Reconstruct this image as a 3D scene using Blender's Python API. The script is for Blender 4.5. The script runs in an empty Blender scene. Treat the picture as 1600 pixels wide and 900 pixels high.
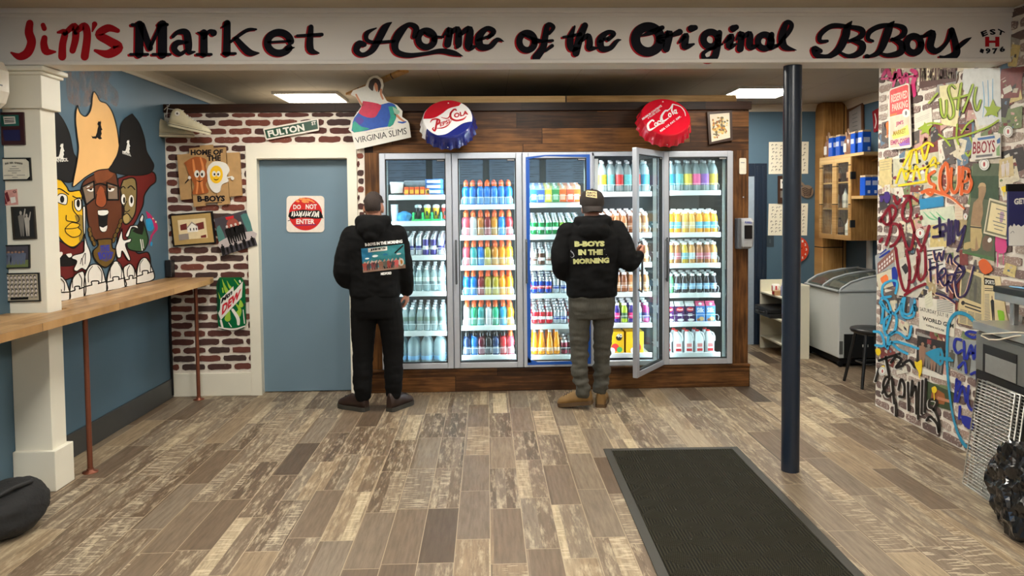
import bpy, bmesh, math, random
from mathutils import Vector, Matrix, noise
from mathutils.bvhtree import BVHTree
random.seed(7)
SC = bpy.context.scene
COL = SC.collection
PI = math.pi
# ---------------------------------------------------------------- camera
F, PCX, PCY = 1150.0, 800.0, 371.13
YAW, PITCH, ROLL = 0.034194, 0.042559, -0.009883
CAM = Vector((0, 0, 1.62))
def cam_axes():
    cy, sy, cp, sp = math.cos(YAW), math.sin(YAW), math.cos(PITCH), math.sin(PITCH)
    f = Vector((sy*cp, cy*cp, -sp)); r = Vector((cy, -sy, 0)); u = r.cross(f)
    cr, sr = math.cos(ROLL), math.sin(ROLL)
    return r*cr+u*sr, u*cr-r*sr, f
CR, CU, CF = cam_axes()
cd = bpy.data.cameras.new('camera'); cam = bpy.data.objects.new('camera', cd); COL.objects.link(cam)
cd.sensor_width = 36; cd.lens = F/1600*36; cd.shift_y = -(450-PCY)/1600; cd.clip_start = 0.05
cam.matrix_world = Matrix(((CR.x, CU.x, -CF.x, 0), (CR.y, CU.y, -CF.y, 0), (CR.z, CU.z, -CF.z, 1.62), (0, 0, 0, 1)))
SC.camera = cam
def at(x, y, **k):                       # the point of a real plane (X=, Y= or Z=) seen at a photo pixel
    d = CR*((x-PCX)/F) - CU*((y-PCY)/F) + CF
    (a, v), = k.items(); i = 'XYZ'.index(a)
    return CAM + d*((v-CAM[i])/d[i])
# ---------------------------------------------------------------- world, exposure
w = bpy.data.worlds.new('world'); SC.world = w; w.use_nodes = True
w.node_tree.nodes['Background'].inputs[0].default_value = (0.75, 0.8, 1, 1)
w.node_tree.nodes['Background'].inputs[1].default_value = 0.05
SC.view_settings.view_transform = 'Standard'; SC.view_settings.look = 'None'
SC.view_settings.gamma = 1; SC.view_settings.use_curve_mapping = False
SC.view_settings.exposure = 0.12
SC.cycles.max_bounces = 10; SC.cycles.transparent_max_bounces = 24
SC.cycles.caustics_reflective = False; SC.cycles.caustics_refractive = False
SC.cycles.use_denoising = True
PANEL_BACK, PANEL_FRONT, PANEL_MID, LED = 40.0, 31.0, 35.0, 40.0        # emission strengths of ceiling panels and cooler tubes
# ---------------------------------------------------------------- materials
def lin(c):
    return tuple(((v/255)/12.92 if v/255 <= .04045 else ((v/255+.055)/1.055)**2.4) for v in c[:3])+(1,)
MC = {}
def M(name, rgb=(200, 200, 200), rough=.5, metal=0, var=.12, scale=30, bump=0, coat=0, spec=.5):
    if name in MC: return MC[name]
    m = bpy.data.materials.new(name); m.use_nodes = True; MC[name] = m
    nt = m.node_tree; b = nt.nodes['Principled BSDF']; L = nt.links.new
    b.inputs['Roughness'].default_value = rough; b.inputs['Metallic'].default_value = metal
    b.inputs['Coat Weight'].default_value = coat; b.inputs['Specular IOR Level'].default_value = spec
    tc = nt.nodes.new('ShaderNodeTexCoord'); n = nt.nodes.new('ShaderNodeTexNoise')
    n.inputs['Scale'].default_value = scale; n.inputs['Detail'].default_value = 4
    L(tc.outputs['Object'], n.inputs['Vector'])
    mx = nt.nodes.new('ShaderNodeMix'); mx.data_type = 'RGBA'; L(n.outputs['Fac'], mx.inputs['Factor'])
    c = lin(rgb); mx.inputs['A'].default_value = tuple(v*(1-var) for v in c[:3])+(1,)
    mx.inputs['B'].default_value = tuple(min(1, v*(1+var)) for v in c[:3])+(1,)
    L(mx.outputs['Result'], b.inputs['Base Color'])
    if bump:
        bp = nt.nodes.new('ShaderNodeBump'); bp.inputs['Strength'].default_value = bump; bp.inputs['Distance'].default_value = .01
        L(n.outputs['Fac'], bp.inputs['Height']); L(bp.outputs['Normal'], b.inputs['Normal'])
    return m
def emit(name, rgb, s):
    if name in MC: return MC[name]
    m = bpy.data.materials.new(name); m.use_nodes = True; MC[name] = m; nt = m.node_tree
    b = nt.nodes['Principled BSDF']; b.inputs['Base Color'].default_value = lin(rgb)
    b.inputs['Emission Color'].default_value = lin(rgb); b.inputs['Emission Strength'].default_value = s
    return m
def clear(name, rgb=(255, 255, 255), tr=.85, rough=.03, mixcol=(255, 255, 255), fres=1.25):   # thin glass or clear plastic
    if name in MC: return MC[name]
    m = bpy.data.materials.new(name); m.use_nodes = True; MC[name] = m; nt = m.node_tree; L = nt.links.new
    nt.nodes.remove(nt.nodes['Principled BSDF']); out = nt.nodes['Material Output']
    t = nt.nodes.new('ShaderNodeBsdfTransparent'); t.inputs[0].default_value = lin(rgb)
    d = nt.nodes.new('ShaderNodeBsdfDiffuse'); d.inputs[0].default_value = lin(mixcol)
    g = nt.nodes.new('ShaderNodeBsdfGlossy'); g.inputs['Roughness'].default_value = rough
    lw = nt.nodes.new('ShaderNodeLayerWeight'); lw.inputs[0].default_value = .5        # same from both sides of a pane
    pw_ = nt.nodes.new('ShaderNodeMath'); pw_.operation = 'POWER'; L(lw.outputs['Facing'], pw_.inputs[0]); pw_.inputs[1].default_value = 4
    fr = nt.nodes.new('ShaderNodeMath'); fr.operation = 'MULTIPLY_ADD'; L(pw_.outputs[0], fr.inputs[0]); fr.inputs[1].default_value = .5; fr.inputs[2].default_value = (fres-1)**2/(fres+1)**2
    a = nt.nodes.new('ShaderNodeMixShader'); a.inputs[0].default_value = tr
    L(d.outputs[0], a.inputs[1]); L(t.outputs[0], a.inputs[2])
    b = nt.nodes.new('ShaderNodeMixShader'); L(fr.outputs[0], b.inputs[0]); L(a.outputs[0], b.inputs[1]); L(g.outputs[0], b.inputs[2])
    L(b.outputs[0], out.inputs[0])
    return m
class NT:                                 # tiny node-graph helper
    def __init__(s, name, rough=.5):
        s.m = bpy.data.materials.new(name); s.m.use_nodes = True; s.t = s.m.node_tree; s.b = s.t.nodes['Principled BSDF']
        s.b.inputs['Roughness'].default_value = rough; MC[name] = s.m
        s.co = s.n('TexCoord').outputs['Object']
    def n(s, k, **kw):
        x = s.t.nodes.new('ShaderNode'+k)
        for a, v in kw.items(): setattr(x, a, v)
        return x
    def put(s, i, v):
        if hasattr(v, 'links'): s.t.links.new(v, i)
        else: i.default_value = v
    def math(s, op, a, b=0, c=0):
        x = s.n('Math', operation=op); s.put(x.inputs[0], a); s.put(x.inputs[1], b); s.put(x.inputs[2], c); return x.outputs[0]
    def vec(s, x, y, z):
        v = s.n('CombineXYZ'); s.put(v.inputs[0], x); s.put(v.inputs[1], y); s.put(v.inputs[2], z); return v.outputs[0]
    def sep(s, v=None):
        x = s.n('SeparateXYZ'); s.put(x.inputs[0], v if v is not None else s.co); return x.outputs
    def noise(s, v, scale, detail=4, rough=.5):
        x = s.n('TexNoise'); s.put(x.inputs['Vector'], v); x.inputs['Scale'].default_value = scale
        x.inputs['Detail'].default_value = detail; x.inputs['Roughness'].default_value = rough; return x.outputs['Fac']
    def white(s, v):
        x = s.n('TexWhiteNoise', noise_dimensions='3D'); s.put(x.inputs['Vector'], v); return x.outputs['Value']
    def scalev(s, v, k):
        x = s.n('VectorMath', operation='MULTIPLY'); s.put(x.inputs[0], v); x.inputs[1].default_value = k; return x.outputs[0]
    def ramp(s, f, stops, interp='LINEAR'):
        x = s.n('ValToRGB'); x.color_ramp.interpolation = interp; e = x.color_ramp.elements
        while len(e) < len(stops): e.new(.5)
        for i, (p, c) in enumerate(stops): e[i].position = p; e[i].color = lin(c) if len(c) == 3 else c
        s.put(x.inputs[0], f); return x.outputs[0]
    def mix(s, f, a, b, blend='MIX'):
        x = s.n('Mix', data_type='RGBA', blend_type=blend); s.put(x.inputs['Factor'], f)
        s.put(x.inputs['A'], lin(a) if isinstance(a, tuple) else a); s.put(x.inputs['B'], lin(b) if isinstance(b, tuple) else b); return x.outputs['Result']
    def bump(s, h, strength=.3, dist=.005):
        x = s.n('Bump'); x.inputs['Strength'].default_value = strength; x.inputs['Distance'].default_value = dist
        s.put(x.inputs['Height'], h); s.put(s.b.inputs['Normal'], x.outputs[0])
    def done(s, col):
        s.put(s.b.inputs['Base Color'], col); return s.m
# ---------------------------------------------------------------- mesh building
class MB:
    def __init__(s): s.v = []; s.f = []; s.mi = []; s.sm = []; s.mats = []
    def m(s, mat):
        if mat is None: return 0
        if mat not in s.mats: s.mats.append(mat)
        return s.mats.index(mat)
    def add(s, vs, fs, mat=None, smooth=False):
        o = len(s.v); s.v += [tuple(p) for p in vs]; k = s.m(mat)
        for f in fs: s.f.append([i+o for i in f]); s.mi.append(k); s.sm.append(smooth)
        return s
    def box(s, x0, x1, y0, y1, z0, z1, mat=None, T=None):
        vs = [Vector((x, y, z)) for x in (x0, x1) for y in (y0, y1) for z in (z0, z1)]
        if T is not None: vs = [T @ p for p in vs]
        return s.add(vs, [(0, 1, 3, 2), (4, 6, 7, 5), (0, 4, 5, 1), (2, 3, 7, 6), (0, 2, 6, 4), (1, 5, 7, 3)], mat)
    def bbox(s, x0, x1, y0, y1, z0, z1, r=.004, mat=None, T=None, seg=2):      # bevelled box
        bm = bmesh.new(); bmesh.ops.create_cube(bm, size=1)
        for p in bm.verts: p.co = Vector(((x0+x1)/2+p.co.x*(x1-x0), (y0+y1)/2+p.co.y*(y1-y0), (z0+z1)/2+p.co.z*(z1-z0)))
        bmesh.ops.bevel(bm, geom=bm.edges[:], offset=r, segments=seg, affect='EDGES', profile=.5)
        return s.bm(bm, mat, T)
    def bm(s, bm, mat=None, T=None, smooth=False):
        bm.verts.index_update()
        s.add([(T @ p.co) if T is not None else p.co for p in bm.verts], [[q.index for q in f.verts] for f in bm.faces], mat, smooth); bm.free(); return s
    def prism(s, pts, ext, mat=None, side=None):     # planar outline pushed along ext
        pts = [Vector(p) for p in pts]; ext = Vector(ext); n = len(pts)
        s.add(pts, [list(range(n))], mat); s.add([p+ext for p in pts], [list(range(n))[::-1]], side or mat)
        return s.add(pts+[p+ext for p in pts], [(i, (i+1) % n, n+(i+1) % n, n+i) for i in range(n)], side or mat)
    def flat(s, pts, mat=None): return s.add(pts, [list(range(len(pts)))], mat)
    def tube(s, path, r, mat=None, seg=10, cap=True, smooth=True):
        path = [Vector(p) for p in path]; n = len(path); rs = r if isinstance(r, (list, tuple)) else [r]*n
        vs = []; up = None
        for i, p in enumerate(path):
            d = (path[min(i+1, n-1)]-path[max(i-1, 0)]).normalized()
            if up is None: up = Vector((0, 0, 1)) if abs(d.z) < .9 else Vector((1, 0, 0))
            a = (up-d*up.dot(d)).normalized(); b = d.cross(a); up = a
            vs += [p+(a*math.cos(2*PI*k/seg)+b*math.sin(2*PI*k/seg))*rs[i] for k in range(seg)]
        fs = [(i*seg+k, i*seg+(k+1) % seg, (i+1)*seg+(k+1) % seg, (i+1)*seg+k) for i in range(n-1) for k in range(seg)]
        s.add(vs, fs, mat, smooth)
        if cap: s.add(vs[:seg], [list(range(seg))[::-1]], mat); s.add(vs[-seg:], [list(range(seg))], mat)
        return s
    def lathe(s, prof, mat=None, T=None, seg=20, smooth=True, cap=True):   # prof: (r, z), z axis
        vs = [Vector((r*math.cos(2*PI*k/seg), r*math.sin(2*PI*k/seg), z)) for r, z in prof for k in range(seg)]
        if T is not None: vs = [T @ p for p in vs]
        n = len(prof)
        s.add(vs, [(i*seg+k, i*seg+(k+1) % seg, (i+1)*seg+(k+1) % seg, (i+1)*seg+k) for i in range(n-1) for k in range(seg)], mat, smooth)
        if cap:
            s.add(vs[:seg], [list(range(seg))[::-1]], mat); s.add(vs[-seg:], [list(range(seg))], mat)
        return s
    def loft(s, rings, mat=None, cap=True, smooth=True, T=None):
        seg = len(rings[0]); vs = [Vector(p) for r in rings for p in r]; n = len(rings)
        if T is not None: vs = [T @ p for p in vs]
        s.add(vs, [(i*seg+k, i*seg+(k+1) % seg, (i+1)*seg+(k+1) % seg, (i+1)*seg+k) for i in range(n-1) for k in range(seg)], mat, smooth)
        if cap: s.add(vs[:seg], [list(range(seg))[::-1]], mat); s.add(vs[-seg:], [list(range(seg))], mat)
        return s
    def mesh(s, name):
        me = bpy.data.meshes.new(name); me.from_pydata([tuple(p) for p in s.v], [], s.f)
        for m in s.mats: me.materials.append(m)
        me.polygons.foreach_set('material_index', s.mi); me.polygons.foreach_set('use_smooth', s.sm)
        bm = bmesh.new(); bm.from_mesh(me); bmesh.ops.recalc_face_normals(bm, faces=bm.faces[:]); bm.to_mesh(me); bm.free()
        me.update(); return me
    def build(s, name, parent=None, mat=None):
        if mat is not None and not s.mats: s.mats = [mat]
        o = bpy.data.objects.new(name, s.mesh(name)); COL.objects.link(o)
        if parent is not None: adopt(o, parent)
        return o
def adopt(o, parent):
    o.parent = parent
    if parent.parent is None: o.matrix_parent_inverse = Matrix.LocRotScale(parent.location, parent.rotation_euler, None).inverted()
    return o
def tag(o, label, cat, group=None):
    o['label'] = label; o['category'] = cat
    if group: o['group'] = group
    return o
def thing(name, label, cat, loc=(0, 0, 0), group=None):
    o = bpy.data.objects.new(name, None); COL.objects.link(o); o.location = loc; o.empty_display_size = .05
    return tag(o, label, cat, group)
def struct(o): o['kind'] = 'structure'; return o
def kids(o): return [c for c in o.children]
def dup(o, loc, rotz=None, label=None):
    r = o.copy(); COL.objects.link(r); r.location = loc
    if rotz is not None: r.rotation_euler = (r.rotation_euler[0], r.rotation_euler[1], rotz)
    if label: r['label'] = label
    for ch in CH.get(o.name, ()):
        c = ch.copy(); COL.objects.link(c); c.parent = r
        for g in CH.get(ch.name, ()):
            d = g.copy(); COL.objects.link(d); d.parent = c
    return r
CH = {}
# --- drawing on planes: photo-space outlines laid on a real plane
class Plane:
    def __init__(s, axis, v, toward, x0=0, y0=0, sc=1):
        s.a, s.v, s.t, s.x0, s.y0, s.sc = axis, v, toward, x0, y0, sc   # toward: step per layer toward the viewer
    def at(s, p, layer=0):
        return at(s.x0+p[0]/s.sc, s.y0+p[1]/s.sc, **{s.a: s.v+s.t*layer})
    def sub(s, x0, y0, sc): return Plane(s.a, s.v, s.t, x0, y0, sc)
def smooth_path(pts, k=6):
    if len(pts) < 3: return [tuple(p) for p in pts]
    out = []
    for i in range(len(pts)-1):
        p0, p1, p2, p3 = pts[max(i-1, 0)], pts[i], pts[i+1], pts[min(i+2, len(pts)-1)]
        for j in range(k):
            t = j/k
            out.append(tuple(.5*((2*b)+(c-a)*t+(2*a-5*b+4*c-d)*t*t+(3*b-a-3*c+d)*t**3) for a, b, c, d in zip(p0, p1, p2, p3)))
    out.append(tuple(pts[-1])); return out
def stroke(mb, pl, pts, mat, w=None, layer=1, k=6, dx=0, dy=0):
    pts = [(p[0]+dx, p[1]+dy, (p[2] if len(p) > 2 else w)) for p in pts]
    pts = smooth_path(pts, k); n = len(pts); Lf, Rt = [], []
    for i, (x, y, ww) in enumerate(pts):
        ax, ay, bx, by = *pts[max(i-1, 0)][:2], *pts[min(i+1, n-1)][:2]
        tx, ty = bx-ax, by-ay; q = math.hypot(tx, ty) or 1; nx, ny = -ty/q*ww/2, tx/q*ww/2
        Lf.append((x+nx, y+ny)); Rt.append((x-nx, y-ny))
    vs = [pl.at(p, layer) for p in Lf]+[pl.at(p, layer) for p in Rt]
    mb.add(vs, [(i, i+1, n+i+1, n+i) for i in range(n-1)], mat)
    for (x, y, ww), (x2, y2, _) in ((pts[0], pts[1]), (pts[-1], pts[-2])):    # round ends
        a0 = math.atan2(y-y2, x-x2)
        mb.flat([pl.at((x+ww/2*math.cos(a0+t*PI/6), y+ww/2*math.sin(a0+t*PI/6)), layer) for t in range(-3, 4)], mat)
def poly(mb, pl, pts, mat, layer=1, smooth=0):
    if smooth: pts = smooth_path(list(pts)+[pts[0]], smooth)[:-1]
    mb.flat([pl.at(p, layer) for p in pts], mat)
def ell(mb, pl, cx, cy, rx, ry, mat, layer=1, rot=0, n=20):
    c, s_ = math.cos(rot), math.sin(rot)
    mb.flat([pl.at((cx+rx*math.cos(2*PI*i/n)*c-ry*math.sin(2*PI*i/n)*s_, cy+rx*math.cos(2*PI*i/n)*s_+ry*math.sin(2*PI*i/n)*c), layer) for i in range(n)], mat)
TXT = {}
def text_shape(body, bold=0, shear=0, spacing=1):
    key = (body, bold, shear, spacing)
    if key not in TXT:
        cu = bpy.data.curves.new('t', 'FONT'); cu.body = body; cu.size = 1; cu.offset = bold; cu.shear = shear; cu.space_character = spacing
        cu.resolution_u = 2; cu.fill_mode = 'FRONT'; cu.dimensions = '2D'
        o = bpy.data.objects.new('t', cu); COL.objects.link(o)
        me = o.to_mesh(); vs = [(p.co.x, p.co.y) for p in me.vertices]; fs = [list(p.vertices) for p in me.polygons]
        o.to_mesh_clear(); bpy.data.objects.remove(o); bpy.data.curves.remove(cu)
        x0, x1 = min(p[0] for p in vs), max(p[0] for p in vs); y0, y1 = min(p[1] for p in vs), max(p[1] for p in vs)
        TXT[key] = ([((x-x0)/(x1-x0), (y-y0)/(y1-y0)) for x, y in vs], fs, (x1-x0)/(y1-y0))
    return TXT[key]
def text_quad(mb, body, tl, tr, br, bl, mat, bold=.02, pl=None, layer=1, shear=0, spacing=1, fn=None):
    vs, fs, _ = text_shape(body, bold, shear, spacing); out = []
    for u, v in vs:
        q = [(bl[i]*(1-u)+br[i]*u)*(1-v)+(tl[i]*(1-u)+tr[i]*u)*v for i in range(len(tl))]
        out.append(pl.at(q, layer) if pl else (fn(q) if fn else Vector(q)))
    mb.add(out, fs, mat)
def text_box(mb, body, x0, x1, y0, y1, mat, pl, layer=1, bold=.02, **k):      # y0 top
    text_quad(mb, body, (x0, y0), (x1, y0), (x1, y1), (x0, y1), mat, bold, pl, layer, **k)
# ---------------------------------------------------------------- ceiling lamps
ZC = 2.75
white_metal = M('white enamel', (225, 224, 220), .4)
def ceiling_light(x0, x1, y0, y1, strength, label, nm):
    t = thing('ceiling_light', label, 'ceiling light', ((x0+x1)/2, (y0+y1)/2, ZC), 'flat ceiling light panels')
    m = MB(); e = .02; z = ZC-.028
    m.box(x0, x1, y0, y0+e, z, ZC, white_metal).box(x0, x1, y1-e, y1, z, ZC, white_metal)
    m.box(x0, x0+e, y0+e, y1-e, z, ZC, white_metal).box(x1-e, x1, y0+e, y1-e, z, ZC, white_metal)
    m.build('frame', t)
    d = MB().box(x0+e, x1-e, y0+e, y1-e, z+.006, z+.012, emit(nm, (255, 249, 237), strength)).build('diffuser', t)
    d['label'] = 'glowing white diffuser panel'
ceiling_light(-2.06, -1.43, 7.22, 7.84, PANEL_BACK, 'square glowing ceiling panel above the brick wall with the blue door', 'lamp back')
ceiling_light(2.42, 3.05, 7.02, 7.66, PANEL_BACK, 'square glowing ceiling panel at the right, behind the dark round post', 'lamp back')
for (x, y) in ((-1.5, 5.3), (.3, 5.3), (2.1, 5.3)):                           # the row between the beam and the cooler, hidden by the beam
    ceiling_light(x-.3, x+.3, y-.3, y+.3, PANEL_MID, 'square ceiling panel in the row between the beam and the coolers', 'lamp middle')
for (x, y) in ((-1.3, 2.2), (1.3, 2.2), (-1.3, -.4), (1.3, -.4)):      # unseen ceiling panels added to light the front room, over and behind the camera
    ceiling_light(x-.3, x+.3, y-.6, y+.6, PANEL_FRONT, 'long unseen ceiling panel added to light the front of the shop', 'added lamp front')
# ---------------------------------------------------------------- setting
def wood_mat(name, axis, row=.135, length=1.3, stops=((0, (34, 20, 10)), (.5, (70, 43, 21)), (1, (132, 88, 46))), rough=.5):
    n = NT(name, rough); n.b.inputs['Specular IOR Level'].default_value = .25; X, Y, Z = n.sep(); a, r = (X, Z) if axis == 'x' else (Z, X) if axis == 'z' else (Y, X)
    rr = n.math('FLOOR', n.math('DIVIDE', r, row))
    off = n.math('MULTIPLY', n.white(n.vec(rr, 3.3, 0)), 3)
    cell = n.math('FLOOR', n.math('DIVIDE', n.math('ADD', a, off), length))
    idv = n.white(n.vec(rr, cell, 1.7))
    g = n.noise(n.vec(n.math('MULTIPLY', a, 1.6), n.math('MULTIPLY', r, 26), n.math('MULTIPLY', idv, 40)), 2.0, 6, .6)
    bl = n.noise(n.vec(n.math('MULTIPLY', a, 3), n.math('MULTIPLY', r, 5), n.math('MULTIPLY', idv, 20)), 1.3, 3)
    f = n.math('ADD', n.math('MULTIPLY', g, .45), n.math('ADD', n.math('MULTIPLY', bl, .35), n.math('MULTIPLY', idv, .25)))
    col = n.ramp(n.math('SUBTRACT', f, .02), [(.34, stops[0][1]), (.52, stops[1][1]), (.72, stops[2][1])])
    fr = n.math('FRACT', n.math('DIVIDE', r, row)); gap = n.math('LESS_THAN', fr, .025)
    fc = n.math('FRACT', n.math('DIVIDE', n.math('ADD', a, off), length)); gap2 = n.math('LESS_THAN', fc, .004)
    gp = n.math('MAXIMUM', gap, gap2)
    col = n.mix(gp, col, (22, 13, 8)); n.bump(n.math('SUBTRACT', g, gp), .25, .004)
    return n.done(col)
wood_dark = wood_mat('dark stained planks', 'x'); wood_vert = wood_mat('dark stained upright board', 'z', .3, 5)
wood_trim = wood_mat('near black wood trim', 'x', .3, 1.6, ((0, (24, 14, 10)), (1, (44, 26, 17)), (1, (66, 40, 26))))
pine = wood_mat('pale pine', 'x', .4, 3, ((0, (150, 112, 66)), (1, (190, 152, 98)), (1, (214, 182, 130))))
pine_v = wood_mat('pale upright pine', 'z', .4, 3, ((0, (120, 82, 40)), (1, (172, 128, 72)), (1, (198, 158, 100))))
counter_wood = wood_mat('butcher block oak', 'y', .07, .8, ((0, (132, 98, 60)), (1, (172, 134, 88)), (1, (196, 160, 112))), .35)
counter_wood.node_tree  # joints between the staves stay in the material
def floor_mat():
    n = NT('wood look floor tile', .42); X, Y, Z = n.sep(); W, Ln = .166, .61
    cx = n.math('FLOOR', n.math('DIVIDE', X, W)); off = n.math('MULTIPLY', n.white(n.vec(cx, 9.1, 0)), Ln)
    yy = n.math('ADD', Y, off); cyl = n.math('FLOOR', n.math('DIVIDE', yy, Ln)); idv = n.white(n.vec(cx, cyl, 4.2)); id2 = n.white(n.vec(cx, cyl, 8.8))
    lx = n.math('SUBTRACT', n.math('DIVIDE', X, W), cx); ly = n.math('SUBTRACT', n.math('DIVIDE', yy, Ln), cyl)
    # some tiles are printed as two or three narrow strips
    ns = n.math('ADD', n.math('FLOOR', n.math('MULTIPLY', id2, 2.6)), 1)
    cut = n.math('ADD', lx, n.math('MULTIPLY', n.math('SUBTRACT', id2, .5), .25))
    strip = n.math('FLOOR', n.math('MULTIPLY', cut, ns)); sid = n.white(n.vec(n.math('ADD', strip, n.math('MULTIPLY', cx, 7)), cyl, 5.5))
    tone = n.math('ADD', n.math('MULTIPLY', idv, .5), n.math('MULTIPLY', sid, .5))
    base = n.ramp(tone, [(.0, (66, 57, 48)), (.2, (98, 80, 62)), (.4, (122, 104, 84)), (.55, (134, 120, 102)), (.72, (150, 128, 100)), (.86, (172, 154, 126)), (1, (204, 186, 150))])
    sd = n.math('MULTIPLY', sid, 50)
    g = n.noise(n.vec(n.math('MULTIPLY', X, 60), n.math('MULTIPLY', Y, 5), sd), 1.0, 8, .65)
    col = n.mix(n.math('MULTIPLY', n.math('SUBTRACT', g, .32), 1.5), base, (70, 57, 45))
    pa = n.noise(n.vec(n.math('MULTIPLY', X, 34), n.math('MULTIPLY', Y, 6), sd), 1.0, 10, .72)      # worn pale paint
    pm = n.ramp(pa, [(.5, (0, 0, 0)), (.66, (255, 255, 255))])
    pk = n.math('MULTIPLY', n.math('GREATER_THAN', id2, .4), .6)
    fm = n.n('Math', operation='MULTIPLY'); n.t.links.new(pm, fm.inputs[0]); n.put(fm.inputs[1], pk)
    col = n.mix(fm.outputs[0], col, (206, 190, 160))
    saw = n.math('GREATER_THAN', n.noise(n.vec(n.math('MULTIPLY', X, 9), n.math('MULTIPLY', Y, 70), sd), 1.0, 3), .58)   # saw marks across
    sk = n.math('MULTIPLY', n.math('MULTIPLY', saw, n.math('GREATER_THAN', sid, .88)), .5)
    col = n.mix(sk, col, (208, 192, 164))
    crack = n.math('GREATER_THAN', n.noise(n.vec(n.math('MULTIPLY', X, 150), n.math('MULTIPLY', Y, 10), sd), 1.0, 6, .7), .66)
    col = n.mix(n.math('MULTIPLY', crack, .6), col, (62, 50, 40))
    ex = n.math('MINIMUM', lx, n.math('SUBTRACT', 1, lx)); ey = n.math('MINIMUM', ly, n.math('SUBTRACT', 1, ly))
    gr = n.math('MAXIMUM', n.math('LESS_THAN', ex, .012), n.math('LESS_THAN', ey, .0035))
    col = n.mix(n.math('MULTIPLY', gr, .8), col, (176, 158, 130))
    n.put(n.b.inputs['Roughness'], n.math('ADD', .34, n.math('MULTIPLY', g, .22)))
    n.bump(n.math('SUBTRACT', n.math('MULTIPLY', g, .5), gr), .25, .002)
    return n.done(col)
struct(MB().box(-3, 4.3, -3, 8.6, -.1, 0, floor_mat()).build('floor'))
blue = M('slate blue wall paint', (74, 101, 118), .6, var=.04, scale=6)
cream = M('cream trim paint', (226, 222, 206), .45, var=.03, scale=8)
ceil_m = M('warm beige ceiling paint', (178, 168, 150), .7, var=.05, scale=3)
def ceil_mat():
    n = NT('beige ceiling boards', .7); X, Y, Z = n.sep()
    fx = n.math('FRACT', n.math('DIVIDE', n.math('ADD', X, 10), .6)); fy = n.math('FRACT', n.math('DIVIDE', Y, .3))
    ln = n.math('MAXIMUM', n.math('LESS_THAN', fx, .012), n.math('LESS_THAN', fy, .02))
    c = n.mix(n.noise(n.co, 3), (176, 166, 148), (190, 181, 163)); return n.done(n.mix(n.math('MULTIPLY', ln, .35), c, (120, 108, 92)))
struct(MB().box(-3, 4.3, -3, 4.34, ZC, ZC+.1, ceil_m).build('ceiling'))
struct(MB().box(-3, 4.3, 4.34, 8.6, ZC, ZC+.1, ceil_mat()).build('ceiling.001'))
struct(MB().box(-2.9, -2.74, -3, 8.5, 0, ZC, blue).build('wall_left'))
struct(MB().box(-2.74, 4.2, 8.35, 8.5, 0, ZC, blue).build('wall_back'))
struct(MB().box(4.05, 4.2, 5.4, 8.35, 0, ZC, blue).build('wall_alcove'))
struct(MB().box(3.34, 4.2, 5.3, 5.4, 0, ZC, blue).build('wall_alcove.001'))
for k in range(4):                       # lit menu boards over the serving side, seen mirrored in the cooler glass
    t = thing('menu_board', 'lit menu board high on the wall opposite the coolers, %s from the left' % ('first', 'second', 'third', 'fourth')[k], 'menu board', (-1.8+1.2*k, -2.88, 2.1), 'menu boards')
    MB().bbox(-2.36+1.2*k, -1.24+1.2*k, -2.9, -2.86, 2.06, 2.66, .004, M('black board frame', (20, 20, 22))).build('board_frame', t); m = MB().box(-2.33+1.2*k, -1.27+1.2*k, -2.861, -2.858, 2.09, 2.63, emit('lit menu face', (150, 185, 225), 3.2)).build('lit_face', t)
    m = MB()
    for r in range(9):
        for c in range(2): m.box(-2.28+1.2*k+c*.52, -2.28+1.2*k+c*.52+.25+.12*((r*7+c*3+k) % 3), -2.8578, -2.8565, 2.14+r*.05, 2.152+r*.05, M('dark menu text', (24, 30, 44)))
    m.build('menu_text', t)
struct(MB().box(-2.9, 3.4, -3, -2.9, 0, ZC, M('front wall paint', (150, 146, 140), .6)).build('wall_front'))
# bricks: every face its own slightly ragged block over white mortar
def brick_set(tag_, cols):
    out = []
    for i, c in enumerate(cols):
        n = NT('brick %s %d' % (tag_, i), .85)
        a = n.noise(n.co, 28, 6, .65); b = n.noise(n.co, 90, 4, .6)
        col = n.mix(n.math('MULTIPLY', a, .8), c[0], c[1])
        sp = n.ramp(b, [(c[2], (0, 0, 0)), (c[2]+.05, (255, 255, 255))])
        fm = n.n('Math', operation='MULTIPLY'); n.t.links.new(sp, fm.inputs[0]); n.put(fm.inputs[1], .8)
        col = n.mix(fm.outputs[0], col, (214, 204, 192)); n.bump(a, .5, .004)
        out.append(n.done(col))
    return out
red_bricks = brick_set('red', [((96, 52, 44), (62, 36, 32), .7), ((112, 60, 48), (84, 46, 38), .72), ((82, 48, 42), (52, 34, 32), .68), ((124, 66, 50), (92, 50, 42), .66), ((72, 50, 46), (54, 40, 38), .7)])
grey_bricks = brick_set('washed', [((146, 122, 114), (112, 92, 88), .56), ((128, 106, 100), (98, 80, 76), .6), ((166, 142, 130), (132, 112, 104), .56), ((106, 88, 84), (82, 66, 62), .64), ((176, 158, 146), (140, 124, 114), .54)])
mortar = M('white mortar', (222, 214, 202), .9, var=.1, scale=40, bump=.5)
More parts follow.
